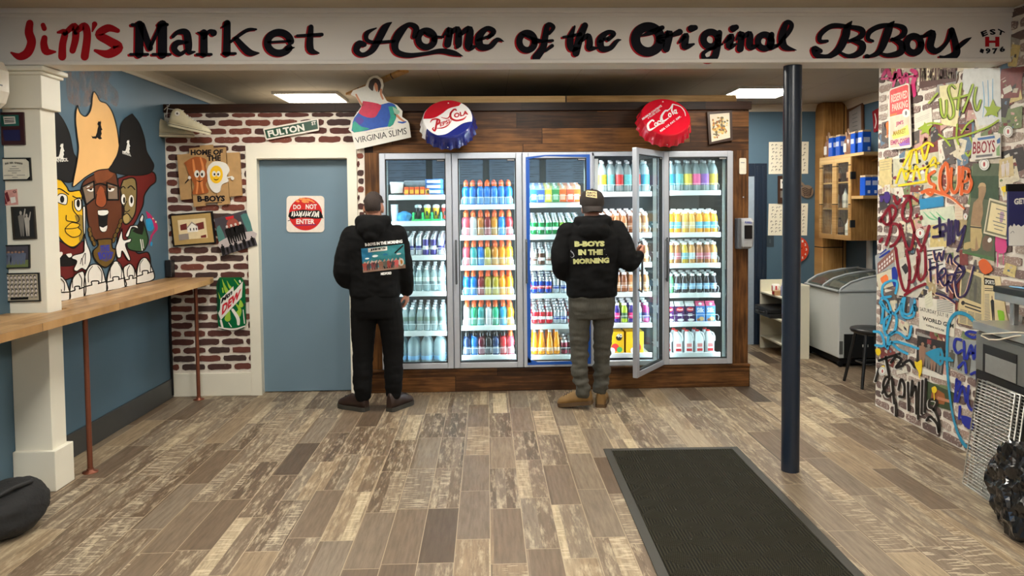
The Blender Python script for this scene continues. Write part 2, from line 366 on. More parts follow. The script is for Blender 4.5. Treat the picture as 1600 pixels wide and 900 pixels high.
def bricks(mb, P, u0, u1, v0, v1, mats, holes=(), rise=.006, cw=.219, ch=.0725, gap=.02, phase=0):
    r = int(v0/ch)
    while r*ch < v1:
        z0, z1 = max(r*ch+gap*.5, v0), min((r+1)*ch-gap*.5, v1)
        x = u0-cw+((r % 2)*.5+phase)*cw+random.uniform(-.02, .02)
        while x < u1:
            L = cw*random.uniform(.93, 1.07); a, b = max(x, u0), min(x+L-gap, u1); x += L
            segs = [(a, b)]
            for (h0, h1, g0, g1) in holes:
                if z1 > g0 and z0 < g1:
                    segs = [s for (p, q) in segs for s in ((p, min(q, h0)), (max(p, h1), q)) if s[1]-s[0] > .012]
            for (p, q) in segs:
                if q-p < .02 or z1-z0 < .015: continue
                j = lambda s=.0035: random.uniform(-s, s); n = max(3, int((q-p)/.03)); k = .006
                ol = [(p+(q-p)*i/n+j(.004), z0+j()) for i in range(1, n)]+[(q-k+j(), z0+k+j()), (q+j(), (z0+z1)/2), (q-k+j(), z1-k+j())]
                ol += [(p+(q-p)*i/n+j(.004), z1+j()) for i in range(n-1, 0, -1)]+[(p+k+j(), z1-k+j()), (p+j(), (z0+z1)/2), (p+k+j(), z0+k+j())]
                cu, cv = (p+q)/2, (z0+z1)/2; m = random.choice(mats); d = rise*random.uniform(.6, 1.2); c = len(ol)
                fr = [P(cu+(x_-cu)*(1-.006/(q-p)), cv+(y_-cv)*.93, d) for x_, y_ in ol]; bk = [P(x_, y_, -.001) for x_, y_ in ol]
                mb.add(fr+bk, [list(range(c))]+[(i, c+i, c+(i+1) % c, (i+1) % c) for i in range(c)], m)
        r += 1
YB = 6.42
DX0, DX1, DZ = -2.055, -1.115, 2.165                      # outside of the door casing
b = MB()
for x0, x1, z0, z1 in ((-2.74, DX0+.02, .0, 2.5), (DX1-.02, -1.05, 0, 2.5), (DX0+.02, DX1-.02, DZ-.02, 2.5)):
    b.box(x0, x1, YB, YB+.14, z0, z1, mortar)
bricks(b, lambda u, v, d: (u, YB-d, v), -2.735, -1.055, .2, 2.44, red_bricks, [(DX0, DX1, 0, DZ)])
struct(b.build('wall_partition'))
WX = 3.09
b = MB().box(WX, WX+.25, -3, 5.72, 0, ZC, mortar)
bricks(b, lambda u, v, d: (WX-d, u, v), 2.9, 5.715, .0, 2.74, grey_bricks)
struct(b.build('wall_right'))
# door with casing
b = MB().box(-1.975, -1.185, 6.5, 6.54, .008, 2.04, M('grey blue door paint', (106, 130, 146), .45, var=.03, scale=5))
d = struct(b.build('door_1'))
b = MB()
b.box(DX0, -1.965, YB-.022, YB+.0, 0, DZ, cream).box(-1.195, DX1, YB-.022, YB, 0, DZ, cream).box(-1.965, -1.195, YB-.022, YB, 2.05, DZ, cream)
b.box(-1.99, -1.972, YB, 6.56, 0, 2.06, cream).box(-1.188, -1.17, YB, 6.56, 0, 2.06, cream).box(-1.972, -1.188, YB, 6.56, 2.043, 2.06, cream)
struct(b.build('trim_1'))
struct(MB().box(-1.95, -1.2, 6.58, 6.6, 0, 2.2, M('dark behind door', (20, 20, 22))).build('wall_closet'))
struct(MB().bbox(-2.74, DX0-.001, YB-.02, YB, 0, .2, .004, cream).build('baseboard_back'))
struct(MB().bbox(-2.74, -2.722, 4.46, 6.40, 0, .165, .004, M('charcoal baseboard paint', (58, 60, 60), .4)).build('baseboard_left'))
# beam with its mouldings
beam_m = M('white beam paint', (220, 215, 208), .5, var=.03, scale=4)
b = MB().box(-2.74, WX, 4.255, 4.43, 2.435, ZC, beam_m)
b.bbox(-2.74, WX-.003, 4.244, 4.256, 2.436, 2.458, .003, beam_m).bbox(-2.74, WX-.003, 4.247, 4.256, 2.70, 2.722, .003, beam_m).bbox(-2.74, WX-.003, 4.238, 4.256, 2.722, ZC, .004, beam_m)
struct(b.build('trim_2'))
# square pilaster at the left, with cap and plinth
b = MB().bbox(-2.739, -2.527, 4.297, 4.44, 0, 2.43, .003, cream)
b.bbox(-2.739, -2.5, 4.27, 4.462, 0, .235, .004, cream)
b.bbox(-2.739, -2.502, 4.272, 4.46, 2.2, 2.43, .003, cream)
b.bbox(-2.739, -2.487, 4.257, 4.475, 2.385, 2.405, .006, cream).bbox(-2.739, -2.468, 4.238, 4.49, 2.405, 2.434, .008, cream)
struct(b.build('trim_3'))
def crown(p, q, n, name):                # p, q: wall line at the ceiling, n: into the room
    p, q, n = Vector(p), Vector(q), Vector(n); prof = [(0, 0), (.065, 0), (.065, -.012), (.05, -.02), (.02, -.06), (.012, -.082), (0, -.082)]
    r = [[a+n*u+Vector((0, 0, v)) for u, v in prof] for a in (p, q)]
    struct(MB().loft(r, M('crown paint', (205, 198, 182), .5, var=.03), smooth=False).build(name))
crown((-2.74, 4.44, ZC), (-2.74, 8.35, ZC), (1, 0, 0), 'trim_4'); crown((2.32, 8.35, ZC), (4.05, 8.35, ZC), (0, -1, 0), 'trim_5'); crown((4.05, 8.35, ZC), (4.05, 5.41, ZC), (-1, 0, 0), 'trim_6')
# cooler room: wood cladding round five glass doors
CX = [-.921, -.297, .310, .923, 1.537, 2.158]; CZ0, CZ1, CY = .212, 2.082, 6.40
b = MB().box(-1.08, 2.31, 6.425, 6.47, CZ1+.01, 2.5, wood_dark).box(-1.075, CX[0]-.004, 6.425, 6.47, .0, CZ1+.01, wood_vert).box(CX[5]+.004, 2.31, 6.425, 6.47, 0, CZ1+.01, wood_vert)
struct(b.build('wall_cooler'))
struct(MB().bbox(-1.09, 2.318, 6.395, 6.47, 0, CZ0-.03, .004, wood_dark).bbox(-1.09, 2.318, 6.385, 6.47, CZ0-.03, CZ0-.008, .004, wood_dark).build('baseboard_cooler'))
struct(MB().bbox(-2.738, 2.325, 6.395, 6.424, 2.445, 2.515, .003, wood_trim).build('trim_7'))
b = MB().box(2.27, 2.31, 6.47, 8.34, 0, 2.5, wood_vert)
struct(b.build('wall_cooler.001'))
inner = M('dark grey cooler liner', (50, 54, 56), .5, var=.05)
b = MB().box(-1.03, 2.26, 7.62, 7.66, .1, 2.3, inner).box(-1.05, -1.0, 6.48, 7.62, .1, 2.3, inner).box(2.22, 2.26, 6.48, 7.62, .1, 2.3, inner)
b.box(-1.0, 2.22, 6.48, 7.62, 2.24, 2.3, inner).box(-1.0, 2.22, 6.48, 7.62, .1, .16, inner)
struct(b.build('wall_cooler.002'))
struct(MB().box(-1.0, 2.26, 6.6, 6.64, 2.51, 2.6, pine).build('trim_8'))
struct(MB().box(-1.05, 2.3, 6.47, 8.3, 2.3, 2.5, M('plywood roof', (84, 78, 70))).box(-2.73, -1.05, 6.57, 8.3, 2.4, 2.5, M('plywood roof')).build('ceiling_cooler'))
o = MB().box(-.04, .04, -.7, .7, -.02, 0, pine_v, Matrix.Translation((-1.0, 6.75, ZC)) @ Matrix.Rotation(.5, 4, 'Z')).build('ceiling_board'); tag(o, 'loose pale wooden board fixed to the ceiling behind the dancing lady sign', 'board')
# back doorway (dark navy casing) at the far right of the cooler room
navy = M('navy gloss paint', (30, 42, 58), .35, var=.06)
b = MB().box(2.34, 3.06, 8.325, 8.349, 0, 1.94, M('painted doorway light', (150, 165, 178))); struct(b.build('door_2'))  # flat panel whose pale colour stands in for light in the doorway
b = MB().bbox(3.06, 3.205, 8.315, 8.349, 0, 2.08, .006, navy).bbox(2.34, 3.06, 8.315, 8.349, 1.935, 2.08, .006, navy).bbox(3.085, 3.11, 8.305, 8.32, 0, 2.05, .004, navy).bbox(3.15, 3.18, 8.305, 8.32, 0, 2.05, .004, navy)
struct(b.build('trim_9'))
# round blue-black steel post under the beam
post = MB().lathe([(.053, 0), (.053, 2.434)], M('blue black gloss paint', (26, 36, 50), .3, var=.1), Matrix.Translation((1.825, 4.345, 0)), 32)
tag(post.build('support_post'), 'round blue black steel post standing under the white painted beam', 'post')
# ---------------------------------------------------------------- glass doors of the walk-in cooler
ORD = ['first', 'second', 'third', 'fourth', 'fifth', 'sixth', 'seventh', 'eighth', 'ninth']
DOOR = ['leftmost', 'second', 'middle', 'open fourth', 'rightmost']
SHELF = ['top', 'second', 'third', 'fourth', 'fifth', 'bottom']
alu = M('brushed aluminium', (196, 202, 212), .38, .55, var=.05)
alu_dark = M('dark aluminium', (96, 98, 102), .4, .7, var=.05)
glass = clear('door glass', (242, 251, 251), .975, .02, (200, 220, 225), 1.45)
gasket = M('black rubber gasket', (24, 24, 26), .6)
bluetape = M('blue protective film', (24, 84, 176), .4, var=.1)
white_sh = M('white shelf enamel', (232, 238, 238), .35, var=.03)
for i in range(5):
    x0, x1 = CX[i]+.003, CX[i+1]-.003; wd = x1-x0; fw = .05; h = CZ1-CZ0
    t = thing('cooler_door', ['glass cooler door at the far left, behind the man in the black outfit', 'second glass cooler door, showing rows of orange capped sports drinks', 'middle glass cooler door edged in bright blue film', 'glass cooler door swung open and held by the man in the cap', 'rightmost glass cooler door, closed in front of milk jugs and cartons'][i], 'glass door', (0, 0, 0), 'glass doors of the walk-in cooler')
    m = MB(); y0, y1 = -.028, .012
    m.bbox(-wd, -wd+fw, y0, y1, 0, h, .004, alu).bbox(-fw, 0, y0, y1, 0, h, .004, alu)
    m.bbox(-wd+fw, -fw, y0, y1, 0, fw, .004, alu).bbox(-wd+fw, -fw, y0, y1, h-fw, h, .004, alu)
    parts = [('door_frame', m)]
    g = MB(); e = .008
    g.box(-wd+fw, -wd+fw+e, y0+.004, y1-.004, fw, h-fw, gasket).box(-fw-e, -fw, y0+.004, y1-.004, fw, h-fw, gasket).box(-wd+fw, -fw, y0+.004, y1-.004, fw, fw+e, gasket).box(-wd+fw, -fw, y0+.004, y1-.004, h-fw-e, h-fw, gasket)
    parts.append(('gasket', g))
    parts.append(('glass_pane', MB().box(-wd+fw, -fw, -.012, -.004, fw, h-fw, glass)))
    hx = -wd+.028; z0, z1 = (.74, 1.12) if i != 3 else (.70, 1.12)
    hb = MB().tube([(hx, y0, z0+.02), (hx, y0-.03, z0+.005), (hx, y0-.034, z0+.03), (hx, y0-.034, z1-.03), (hx, y0-.03, z1-.005), (hx, y0, z1-.02)], .009, alu_dark)
    parts.append(('handle', hb))
    lg = MB().box(-.125, -.055, y0-.002, y0+.001, h-.072, h-.054, M('black name strip', (20, 20, 22), .4))
    for q in range(6): lg.box(-.12+q*.01, -.114+q*.01, y0-.003, y0-.002, h-.068, h-.058, M('strip lettering', (190, 190, 190)))
    parts.append(('name_strip', lg))
    if i == 2:
        bt = MB(); yb, yt = -.031, -.029
        bt.box(-wd+.03, -wd+.062, yb, yt, .04, h-.06, bluetape).box(-.05, -.02, yb, yt, .02, h-.02, bluetape)
        bt.prism([(-wd+.03, yb, h-.06), (-wd+.1, yb, h-.05), (-wd+.2, yb, h-.033), (-.05, yb, h-.045), (-.05, yb, h-.02), (-wd+.2, yb, h-.022), (-wd+.03, yb, h-.04)], (0, .002, 0), bluetape)
        bt.prism([(-wd+.03, yb, .1), (-wd+.05, yb, .07), (-wd+.12, yb, .045), (-.05, yb, .05), (-.05, yb, .02), (-wd+.03, yb, .02)], (0, .002, 0), bluetape)
        parts.append(('edge_film', bt))
    for nm, mb in parts:
        o = mb.build(nm); o.parent = t
        if nm == 'edge_film': o['label'] = 'bright blue film round the glass'
    t.location = (x1, CY, CZ0); t.rotation_euler = (0, 0, math.radians(55) if i == 3 else 0)
# fixed frame and light tubes between the doors
m = MB()
for i, x in enumerate(CX):
    a, b_ = x-(.022 if i else .0), x+(.022 if i < 5 else 0)
    m.bbox(a-.004*(i == 0), b_+.004*(i == 5), 6.428, 6.468, CZ0, CZ1, .002, alu)
m.bbox(CX[0], CX[5], 6.428, 6.468, CZ1-.03, CZ1+.006, .002, alu).bbox(CX[0], CX[5], 6.415, 6.468, CZ0-.02, CZ0+.03, .002, alu)
o = m.build('cooler_door_frame'); tag(o, 'aluminium frame of uprights and sills holding the five cooler doors', 'door frame')
led = emit('cool white tube', (238, 247, 255), LED)
for i in range(5):
    for s, xx in (('left', CX[i]+.048), ('right', CX[i+1]-.048)):
        t = thing('cooler_light', 'upright glowing light tube at the %s edge inside the %s cooler door' % (s, DOOR[i]), 'light tube', (xx, 6.485, .24), 'light tubes inside the cooler')
        MB().box(xx-.016, xx+.016, 6.474, 6.478, .24, 2.03, white_sh).build('holder', t)
        MB().tube([(xx, 6.487, .25), (xx, 6.487, 2.02)], .0085, led, 8).build('tube', t)
# ---------------------------------------------------------------- shelves
RY = {0: (309, 350, 403.5, 460, 522, 570), 1: (324, 372, 419, 465.5, 513, 559), 2: (321, 371, 419, 463, 511, 559), 3: (304, 368.5, 415, 461, 509, 556), 4: (302, 367.5, 415.5, 462, 507, 555)}
SY, DEPTH = 6.535, .62; SLO = (.19, .09, .24, .19, .13); SLOPE = .085
ZS = {}
for d in range(5):
    xc = (CX[d]+CX[d+1])/2; xp = 650+109*d
    for s, yy in enumerate(RY[d]):
        z = at(xp, yy, Y=SY-.008).z+.012; ZS[d, s] = z
        t = thing('cooler_shelf', 'white sloping shelf, %s of its stack, inside the %s cooler door' % (SHELF[s], DOOR[d]), 'shelf', (xc, SY, z), 'shelves inside the cooler')
        a, b_ = CX[d]+.075, CX[d+1]-.075
        flat = d in (0, 4) and s == 5 or d == 3 and s == 5
        sl = 0 if flat else SLO[d] if (d, s) not in ((0, 0), (0, 1)) else SLOPE
        p = MB(); zb = z+DEPTH*sl
        p.add([(x, y, q) for x in (a, b_) for (y, q) in ((SY, z-.006), (SY, z), (SY+DEPTH, zb-.006), (SY+DEPTH, zb))], [(0, 1, 3, 2), (4, 6, 7, 5), (1, 5, 7, 3), (0, 2, 6, 4), (0, 4, 5, 1), (2, 3, 7, 6)], white_sh)
        p.build('shelf_panel', t)
        MB().bbox(a-.012, b_+.012, SY-.012, SY-.001, z-.03, z+.014, .003, white_sh).build('price_rail', t)
        if not flat and s not in ([0, 1] if d == 0 else []):
            wr = MB(); n = 7; zt = z+.075
            wr.tube([(a, SY+.03, z), (a, SY-.004, zt-.02), (a+.01, SY-.006, zt), (b_-.01, SY-.006, zt), (b_, SY-.004, zt-.02), (b_, SY+.03, z)], .0015, white_sh, 6)
            for q in range(1, n): wr.tube([(a+(b_-a)*q/n, SY-.004, z), (a+(b_-a)*q/n, SY-.006, zt)], .0012, white_sh, 5, False)
            wr.build('front_wire', t)
# ---------------------------------------------------------------- drinks
def plastic(name, rgb, rough=.18): return M(name, rgb, rough, var=.06, scale=25, coat=.3)
LIQ = {'blue': (20, 116, 214), 'pink': (228, 76, 92), 'red': (196, 36, 44), 'clear': (198, 204, 210), 'brown': (176, 104, 36), 'dark red': (124, 22, 30), 'amber': (196, 124, 28), 'teal': (44, 150, 150), 'navy': (18, 50, 96), 'olive': (170, 150, 34), 'orange': (238, 146, 20), 'yellow': (244, 178, 30), 'green': (24, 164, 118), 'sky blue': (40, 152, 214), 'black': (20, 22, 26), 'maroon': (96, 20, 40), 'purple': (88, 40, 130), 'lime': (120, 184, 40)}
capo = plastic('orange cap', (240, 98, 44)); capw = plastic('white cap', (238, 240, 240)); capk = plastic('black cap', (26, 26, 28)); capr = plastic('red cap', (214, 52, 48))
chrome = M('can metal', (206, 210, 214), .28, .75, var=.04)
wclear = clear('clear plastic', (232, 244, 246), .62, .08, (206, 224, 226), 1.3)
def band(r, z0, z1, mat, seg=20): return MB().lathe([(r, z0), (r, z1)], mat, None, seg)
def sport(c, cap):
    b = MB().lathe([(0, 0), (.031, 0), (.034, .006), (.034, .052), (.031, .062), (.0305, .078), (.034, .09), (.0355, .112), (.0345, .132), (.030, .148), (.021, .158), (.016, .163), (.016, .184)], plastic('%s sports drink' % c, LIQ[c]), None, 18, cap=False)
    r, g, bl = LIQ[c]; lb = plastic('%s drink wrapper' % c, (r*.5+95, g*.5+95, bl*.5+95) if c != 'black' else (90, 96, 104))
    return b, [('cap', MB().lathe([(.020, .168), (.0215, .172), (.0215, .192), (.019, .205), (.012, .209), (.0105, .217), (0, .217)], cap, None, 14)), ('wrapper', band(.0346, .014, .052, lb, 18).lathe([(.0346, .052), (.0317, .063), (.0312, .078)], lb, None, 18, cap=False))]
def can(rgb, name, h=.122, r=.0325, band_rgb=(225, 228, 230)):
    cm = M(name, rgb, .3, .35, var=.05, coat=.2)
    b = MB().lathe([(.024, 0), (r-.002, .006), (r, .012), (r, h-.018)], cm, None, 18, cap=False)
    return b, [('lid', MB().lathe([(r, h-.018), (r-.005, h-.006), (r-.0035, h-.002), (r-.0035, h), (r-.006, h-.003), (0, h-.003)], chrome, None, 18, cap=False).box(-.006, .006, -.014, .004, h-.003, h-.0012, chrome)), ('printed_band', band(r+.0004, h*.3, h*.52, M(name+' band', band_rgb, .35), 18))]
def bottle(mat, name, h, r, cap, lab, lz=(.25, .6), neck=.013, capr_=.0165):
    b = MB().lathe([(0, 0), (r*.86, 0), (r, h*.04), (r, h*.18), (r*.95, h*.22), (r, h*.26), (r, h*.62), (r*.86, h*.74), (r*.55, h*.86), (neck, h*.9), (neck, h*.96)], mat, None, 16, cap=False)
    return b, [('cap', MB().lathe([(capr_, h*.92), (capr_, h*.995), (capr_*.8, h), (0, h)], cap, None, 14)), ('wrapper', band(r+.0008, h*lz[0], h*lz[1], lab, 16))]
def glassbottle(mat, h, r, cap, lab):          # wide mouthed short bottle
    b = MB().lathe([(0, 0), (r*.9, 0), (r, .008), (r*.92, h*.4), (r, h*.6), (r*.85, h*.75), (r*.6, h*.85), (r*.58, h*.92)], mat, None, 16, cap=False)
    return b, [('cap', MB().lathe([(r*.68, h*.88), (r*.68, h*.99), (r*.6, h), (0, h)], cap, None, 14)), ('wrapper', band(r*.965, h*.12, h*.5, lab, 16))]
def carton(rgb, top, h=.2, w=.085):
    m = M('carton %d %d %d' % rgb, rgb, .4, var=.04); k = w/2
    b = MB().box(-k, k, -k, k, 0, h*.78, m)
    tp = M('carton top %d %d %d' % top, top, .4)
    g = MB().add([(-k, -k, h*.78), (k, -k, h*.78), (k, k, h*.78), (-k, k, h*.78), (-k, 0, h*.93), (k, 0, h*.93), (-k, 0, h), (k, 0, h)], [(0, 1, 5, 4), (2, 3, 4, 5), (1, 2, 5), (3, 0, 4), (4, 5, 7, 6)], tp)
    g.box(-k, k, -.003, .003, h*.92, h, tp)
    return b, [('gable_top', g), ('cap', MB().lathe([(.014, .0), (.014, .014), (0, .014)], capw, Matrix.Translation((0, -k*.55, h*.84)) @ Matrix.Rotation(.75, 4, 'X'), 12))]
PROTO = {}
def proto(key, fn):
    """first of a kind; front copies keep their parts, those queued behind are one joined mesh"""
    if key not in PROTO:
        b, ps = fn(); j = MB()
        for q in [b]+[p for _, p in ps]:
            o = len(j.v); j.v += q.v; j.f += [[i+o for i in f] for f in q.f]; j.sm += q.sm; j.mi += [j.m(q.mats[k]) for k in q.mi]
        PROTO[key] = (b.mesh(key), [(n, p.mesh(n)) for n, p in ps], j.mesh(key+' joined'))
    return PROTO[key]
def put(kind, key, fn, loc, label, cat, group, front=True, rz=0):
    b, ps, j = proto(key, fn)
    o = bpy.data.objects.new(kind, b if front else j); COL.objects.link(o); o.location = loc; o.rotation_euler = (0, 0, rz)
    tag(o, label, cat, group)
    if front:
        for n, me in ps:
            c = bpy.data.objects.new(n, me); COL.objects.link(c); c.parent = o
    return o
NP = 0
def lanes(d, s, items, rows, dy, n=7, group=None):
    """items: per lane (kind, key, fn, description, category); queued back along the slope"""
    global NP
    a, b_ = CX[d]+.08, CX[d+1]-.08; z = ZS[d, s]; pit = (b_-a)/n
    for k, it in enumerate(items):
        if it is None: continue
        kind, key, fn, desc, cat = it
        for r in range(rows):
            x = a+pit*(k+.5)+random.uniform(-.004, .004); y = SY+.04+r*dy+random.uniform(-.003, .003)
            zz = z+SLO[d]*(y-SY+.03)+.002
            lab = '%s, %s from left, %s row, %s shelf, %s cooler door' % (desc, ORD[k], 'front' if r == 0 else ORD[r], SHELF[s], DOOR[d])
            put(kind, key, fn, (x, y, zz), lab, cat, group or '%s queued in the cooler' % cat, r == 0, random.uniform(-.15, .15)); NP += 1
SP = lambda c, cap=capo, cn='orange-capped': ('sports_bottle', 'sport %s %s' % (c, cn), lambda: sport(c, cap), '%s %s sports drink' % (cn, c), 'sports drink')
lanes(1, 0, [SP('blue')]*7, 3, .075)
lanes(1, 1, [SP(c) for c in ('pink', 'clear', 'brown', 'dark red', 'amber', 'blue', 'red')], 3, .075)
lanes(1, 2, [SP(c) for c in ('pink', 'teal', 'blue', 'olive', 'amber', 'orange', 'yellow')], 3, .075)
lanes(1, 3, [SP(c) for c in ('blue', 'blue', 'dark red', 'olive', 'olive', 'orange', 'orange')], 3, .075)
lanes(1, 4, [SP(c) for c in ('clear', 'green', 'teal', 'clear', 'green', 'sky blue', 'orange')], 3, .075)
lanes(1, 5, [SP(c, capk, 'black-capped') for c in ('navy', 'blue', 'maroon', 'black', 'navy', 'red')]+[SP('pink')], 3, .075)
CAN = lambda rgb, nm, desc, h=.122, r=.0325, br=(225, 228, 230): ('drink_can', 'can '+nm, lambda: can(rgb, nm, h, r, br), desc, 'drink can')
silver = CAN((196, 200, 206), 'silver can', 'silver slim energy can', .156, .028, (36, 40, 120))
purp = CAN((64, 52, 128), 'purple can', 'blue-violet slim energy can', .156, .028, (210, 214, 222))
lanes(0, 2, [silver, silver, silver, silver, purp, purp, silver], 5, .062)
water = lambda lb, nm: ('water_bottle', 'water '+nm, lambda: bottle(wclear, nm, .205, .032, capw, M('water label '+nm, lb, .4), (.42, .6)), 'clear water bottle', 'water bottle')
lanes(0, 3, [water((196, 208, 204), 'pale')]*7, 4, .07)
lanes(0, 4, [water((96, 116, 104), 'green')]*7, 4, .07)
def bigwater():
    b, ps = bottle(wclear, 'big', .25, .055, capw, M('big water label', (120, 164, 200), .4), (.1, .24), .018, .021); return b, ps
for k in range(5):
    for r in range(2):
        put('water_jug', 'big water', bigwater, (CX[0]+.135+k*.117, SY+.062+r*.118, ZS[0, 5]+.002), 'large clear water jug, %s from left, %s row, bottom of the leftmost cooler' % (ORD[k], ('front', 'second')[r]), 'water jug', 'water jugs in the cooler', r == 0)
green = CAN((14, 140, 66), 'green can', 'green soda can'); lime = CAN((130, 180, 40), 'lime can', 'lime green soda can')
def pouch(c, nm):
    def f():
        m = M('pouch '+nm, c, .4, var=.1); k = .032
        b = MB().add([(-k, -.03, 0), (k, -.03, 0), (k, .03, 0), (-k, .03, 0), (-k, -.03, .11), (k, -.03, .11), (k, .03, .145), (-k, .03, .145)], [(0, 1, 5, 4), (1, 2, 6, 5), (2, 3, 7, 6), (3, 0, 4, 7), (3, 2, 1, 0)], m)
        return b, [('slanted_top', MB().add([(-k, -.03, .11), (k, -.03, .11), (k, .03, .145), (-k, .03, .145)], [(0, 1, 2, 3)], M('pouch top '+nm, tuple(min(255, v*.5+130) for v in c), .4))), ('cap', MB().lathe([(.011, 0), (.011, .014), (0, .014)], capw, Matrix.Translation((0, 0, .128)) @ Matrix.Rotation(.53, 4, 'X'), 12)), ('printed_patch', MB().box(-k*.7, k*.7, -.0305, -.03, .02, .07, M('pouch print '+nm, tuple(min(255, v*.4+150) for v in c), .4)))]
    return ('drink_carton', 'pouch '+nm, f, 'small %s slant-top drink carton' % nm, 'drink carton')
B_, G_, O_, Y_ = pouch((40, 110, 196), 'blue'), pouch((60, 150, 80), 'green'), pouch((238, 110, 40), 'orange'), pouch((216, 200, 60), 'yellow')
lanes(2, 0, [B_, pouch((60, 96, 190), 'violet blue'), Y_, G_, O_, pouch((236, 86, 50), 'red orange'), O_], 3, .066)
lanes(2, 1, [green, green, green, green, lime, green, green], 5, .068)
white_c = CAN((226, 222, 214), 'white can', 'white soda can', br=(120, 70, 50)); brown_c = CAN((96, 60, 44), 'brown can', 'brown root beer can'); 
lanes(2, 2, [white_c, brown_c, white_c, white_c, silver, silver, brown_c], 5, .068)
bluec = CAN((16, 62, 168), 'blue can', 'royal blue soda can', br=(200, 40, 50)); silc = CAN((190, 196, 204), 'plain silver can', 'plain silver soda can', br=(50, 70, 150))
lanes(2, 3, [bluec, bluec, bluec, silc, silc, bluec, silc], 5, .068)
redc = CAN((206, 22, 44), 'red can', 'bright red soda can'); dredc = CAN((120, 24, 44), 'dark red can', 'dark red soda can', br=(40, 30, 40))
lanes(2, 4, [redc, redc, redc, silc, silc, redc, silc], 5, .068)
def orangina():
    m = plastic('orange soda', (246, 158, 24))
    b = MB().lathe([(0, 0), (.031, 0), (.035, .008), (.035, .06), (.028, .12), (.018, .17), (.014, .2)], m, None, 16, cap=False)
    return b, [('cap', MB().lathe([(.015, .198), (.0155, .216), (0, .218)], capw, None, 14)), ('wrapper', band(.0356, .03, .062, M('orange soda wrapper', (242, 196, 150), .4)))]
og = ('soda_bottle', 'orange soda bottle', orangina, 'tall tapered orange soda bottle', 'soda bottle')
lanes(2, 5, [og, og, og, og, dredc, dredc, og], 3, .072)
def ltr(lb, nm): return ('soda_bottle', 'liter '+nm, lambda: bottle(wclear, nm, .27, .041, capw, M('seltzer label '+nm, lb, .4, var=.3, scale=60), (.2, .56), .014, .017), 'clear %s-label seltzer bottle' % nm, 'seltzer bottle')
Lo, La, Lr, Lb, Ly, Lp, Lv = ltr((240, 190, 50), 'yellow'), ltr((100, 190, 196), 'aqua'), ltr((210, 60, 60), 'red'), ltr((40, 150, 200), 'blue'), ltr((226, 200, 70), 'gold'), ltr((230, 90, 150), 'pink'), ltr((150, 96, 190), 'violet')
lanes(3, 0, [Lo, La, Lr, La, Lr, Lb], 2, .09, 6)
lanes(4, 0, [Lb, La, Ly, Lp, Lv, Ly], 2, .09, 6)
def gb(c, nm, lab, desc, h=.175, r=.033): return ('glass_bottle', 'glass '+nm, lambda: glassbottle(plastic('%s drink' % nm, c), h, r, capw, M('%s label' % nm, lab, .4, var=.2, scale=50)), desc, 'bottled drink')
cof, cof2 = gb((178, 120, 76), 'coffee', (206, 170, 130), 'white-capped milk coffee bottle'), gb((120, 72, 44), 'mocha', (150, 110, 84), 'white-capped dark coffee bottle')
lanes(3, 1, [cof2, cof, cof, cof, cof2, cof, cof], 4, .072)
lanes(3, 2, [cof, cof2, cof, cof, cof, cof2, cof], 4, .072)
lanes(3, 3, [cof2, cof, cof, cof2, cof, cof, cof], 4, .072)
lanes(3, 4, [gb((200, 70, 40), 'red juice', (230, 150, 60), 'small orange-red juice bottle'), gb((170, 30, 110), 'magenta', (60, 50, 120), 'small magenta juice bottle'), gb((60, 50, 130), 'violet', (200, 60, 120), 'small violet juice bottle'), gb((150, 180, 50), 'lime juice', (60, 100, 60), 'small lime juice bottle'), gb((60, 50, 130), 'violet', (200, 60, 120), 'small violet juice bottle'), gb((200, 210, 214), 'pale juice', (90, 110, 160), 'small pale juice bottle'), gb((170, 30, 110), 'magenta', (60, 50, 120), 'small magenta juice bottle')], 3, .07)
oj, oj2 = gb((246, 172, 44), 'orange juice', (110, 190, 214), 'white-capped orange juice bottle', .195, .036), gb((240, 186, 80), 'pale orange juice', (220, 200, 150), 'white-capped pale orange juice', .195, .036)
lanes(4, 1, [oj, oj, oj2, oj2, oj, oj, oj], 3, .076)
ap, ap2 = gb((206, 150, 84), 'apple juice', (190, 214, 220), 'white-capped amber juice bottle', .19, .036), gb((168, 110, 66), 'berry tea', (196, 110, 120), 'white-capped brown tea bottle', .19, .036)
lanes(4, 2, [ap, ap2, gb((200, 170, 60), 'gold juice', (120, 180, 190), 'white-capped golden juice bottle', .19, .036), ap, ap2, ap2, ap], 3, .076)
dk, dk2 = gb((40, 34, 40), 'black tea', (150, 190, 220), 'white-capped black tea bottle', .175, .031), gb((110, 190, 130), 'green tea', (150, 210, 160), 'white-capped green drink bottle', .175, .034)
lanes(4, 3, [dk2, dk, dk, dk, dk, dk, dk], 3, .07)
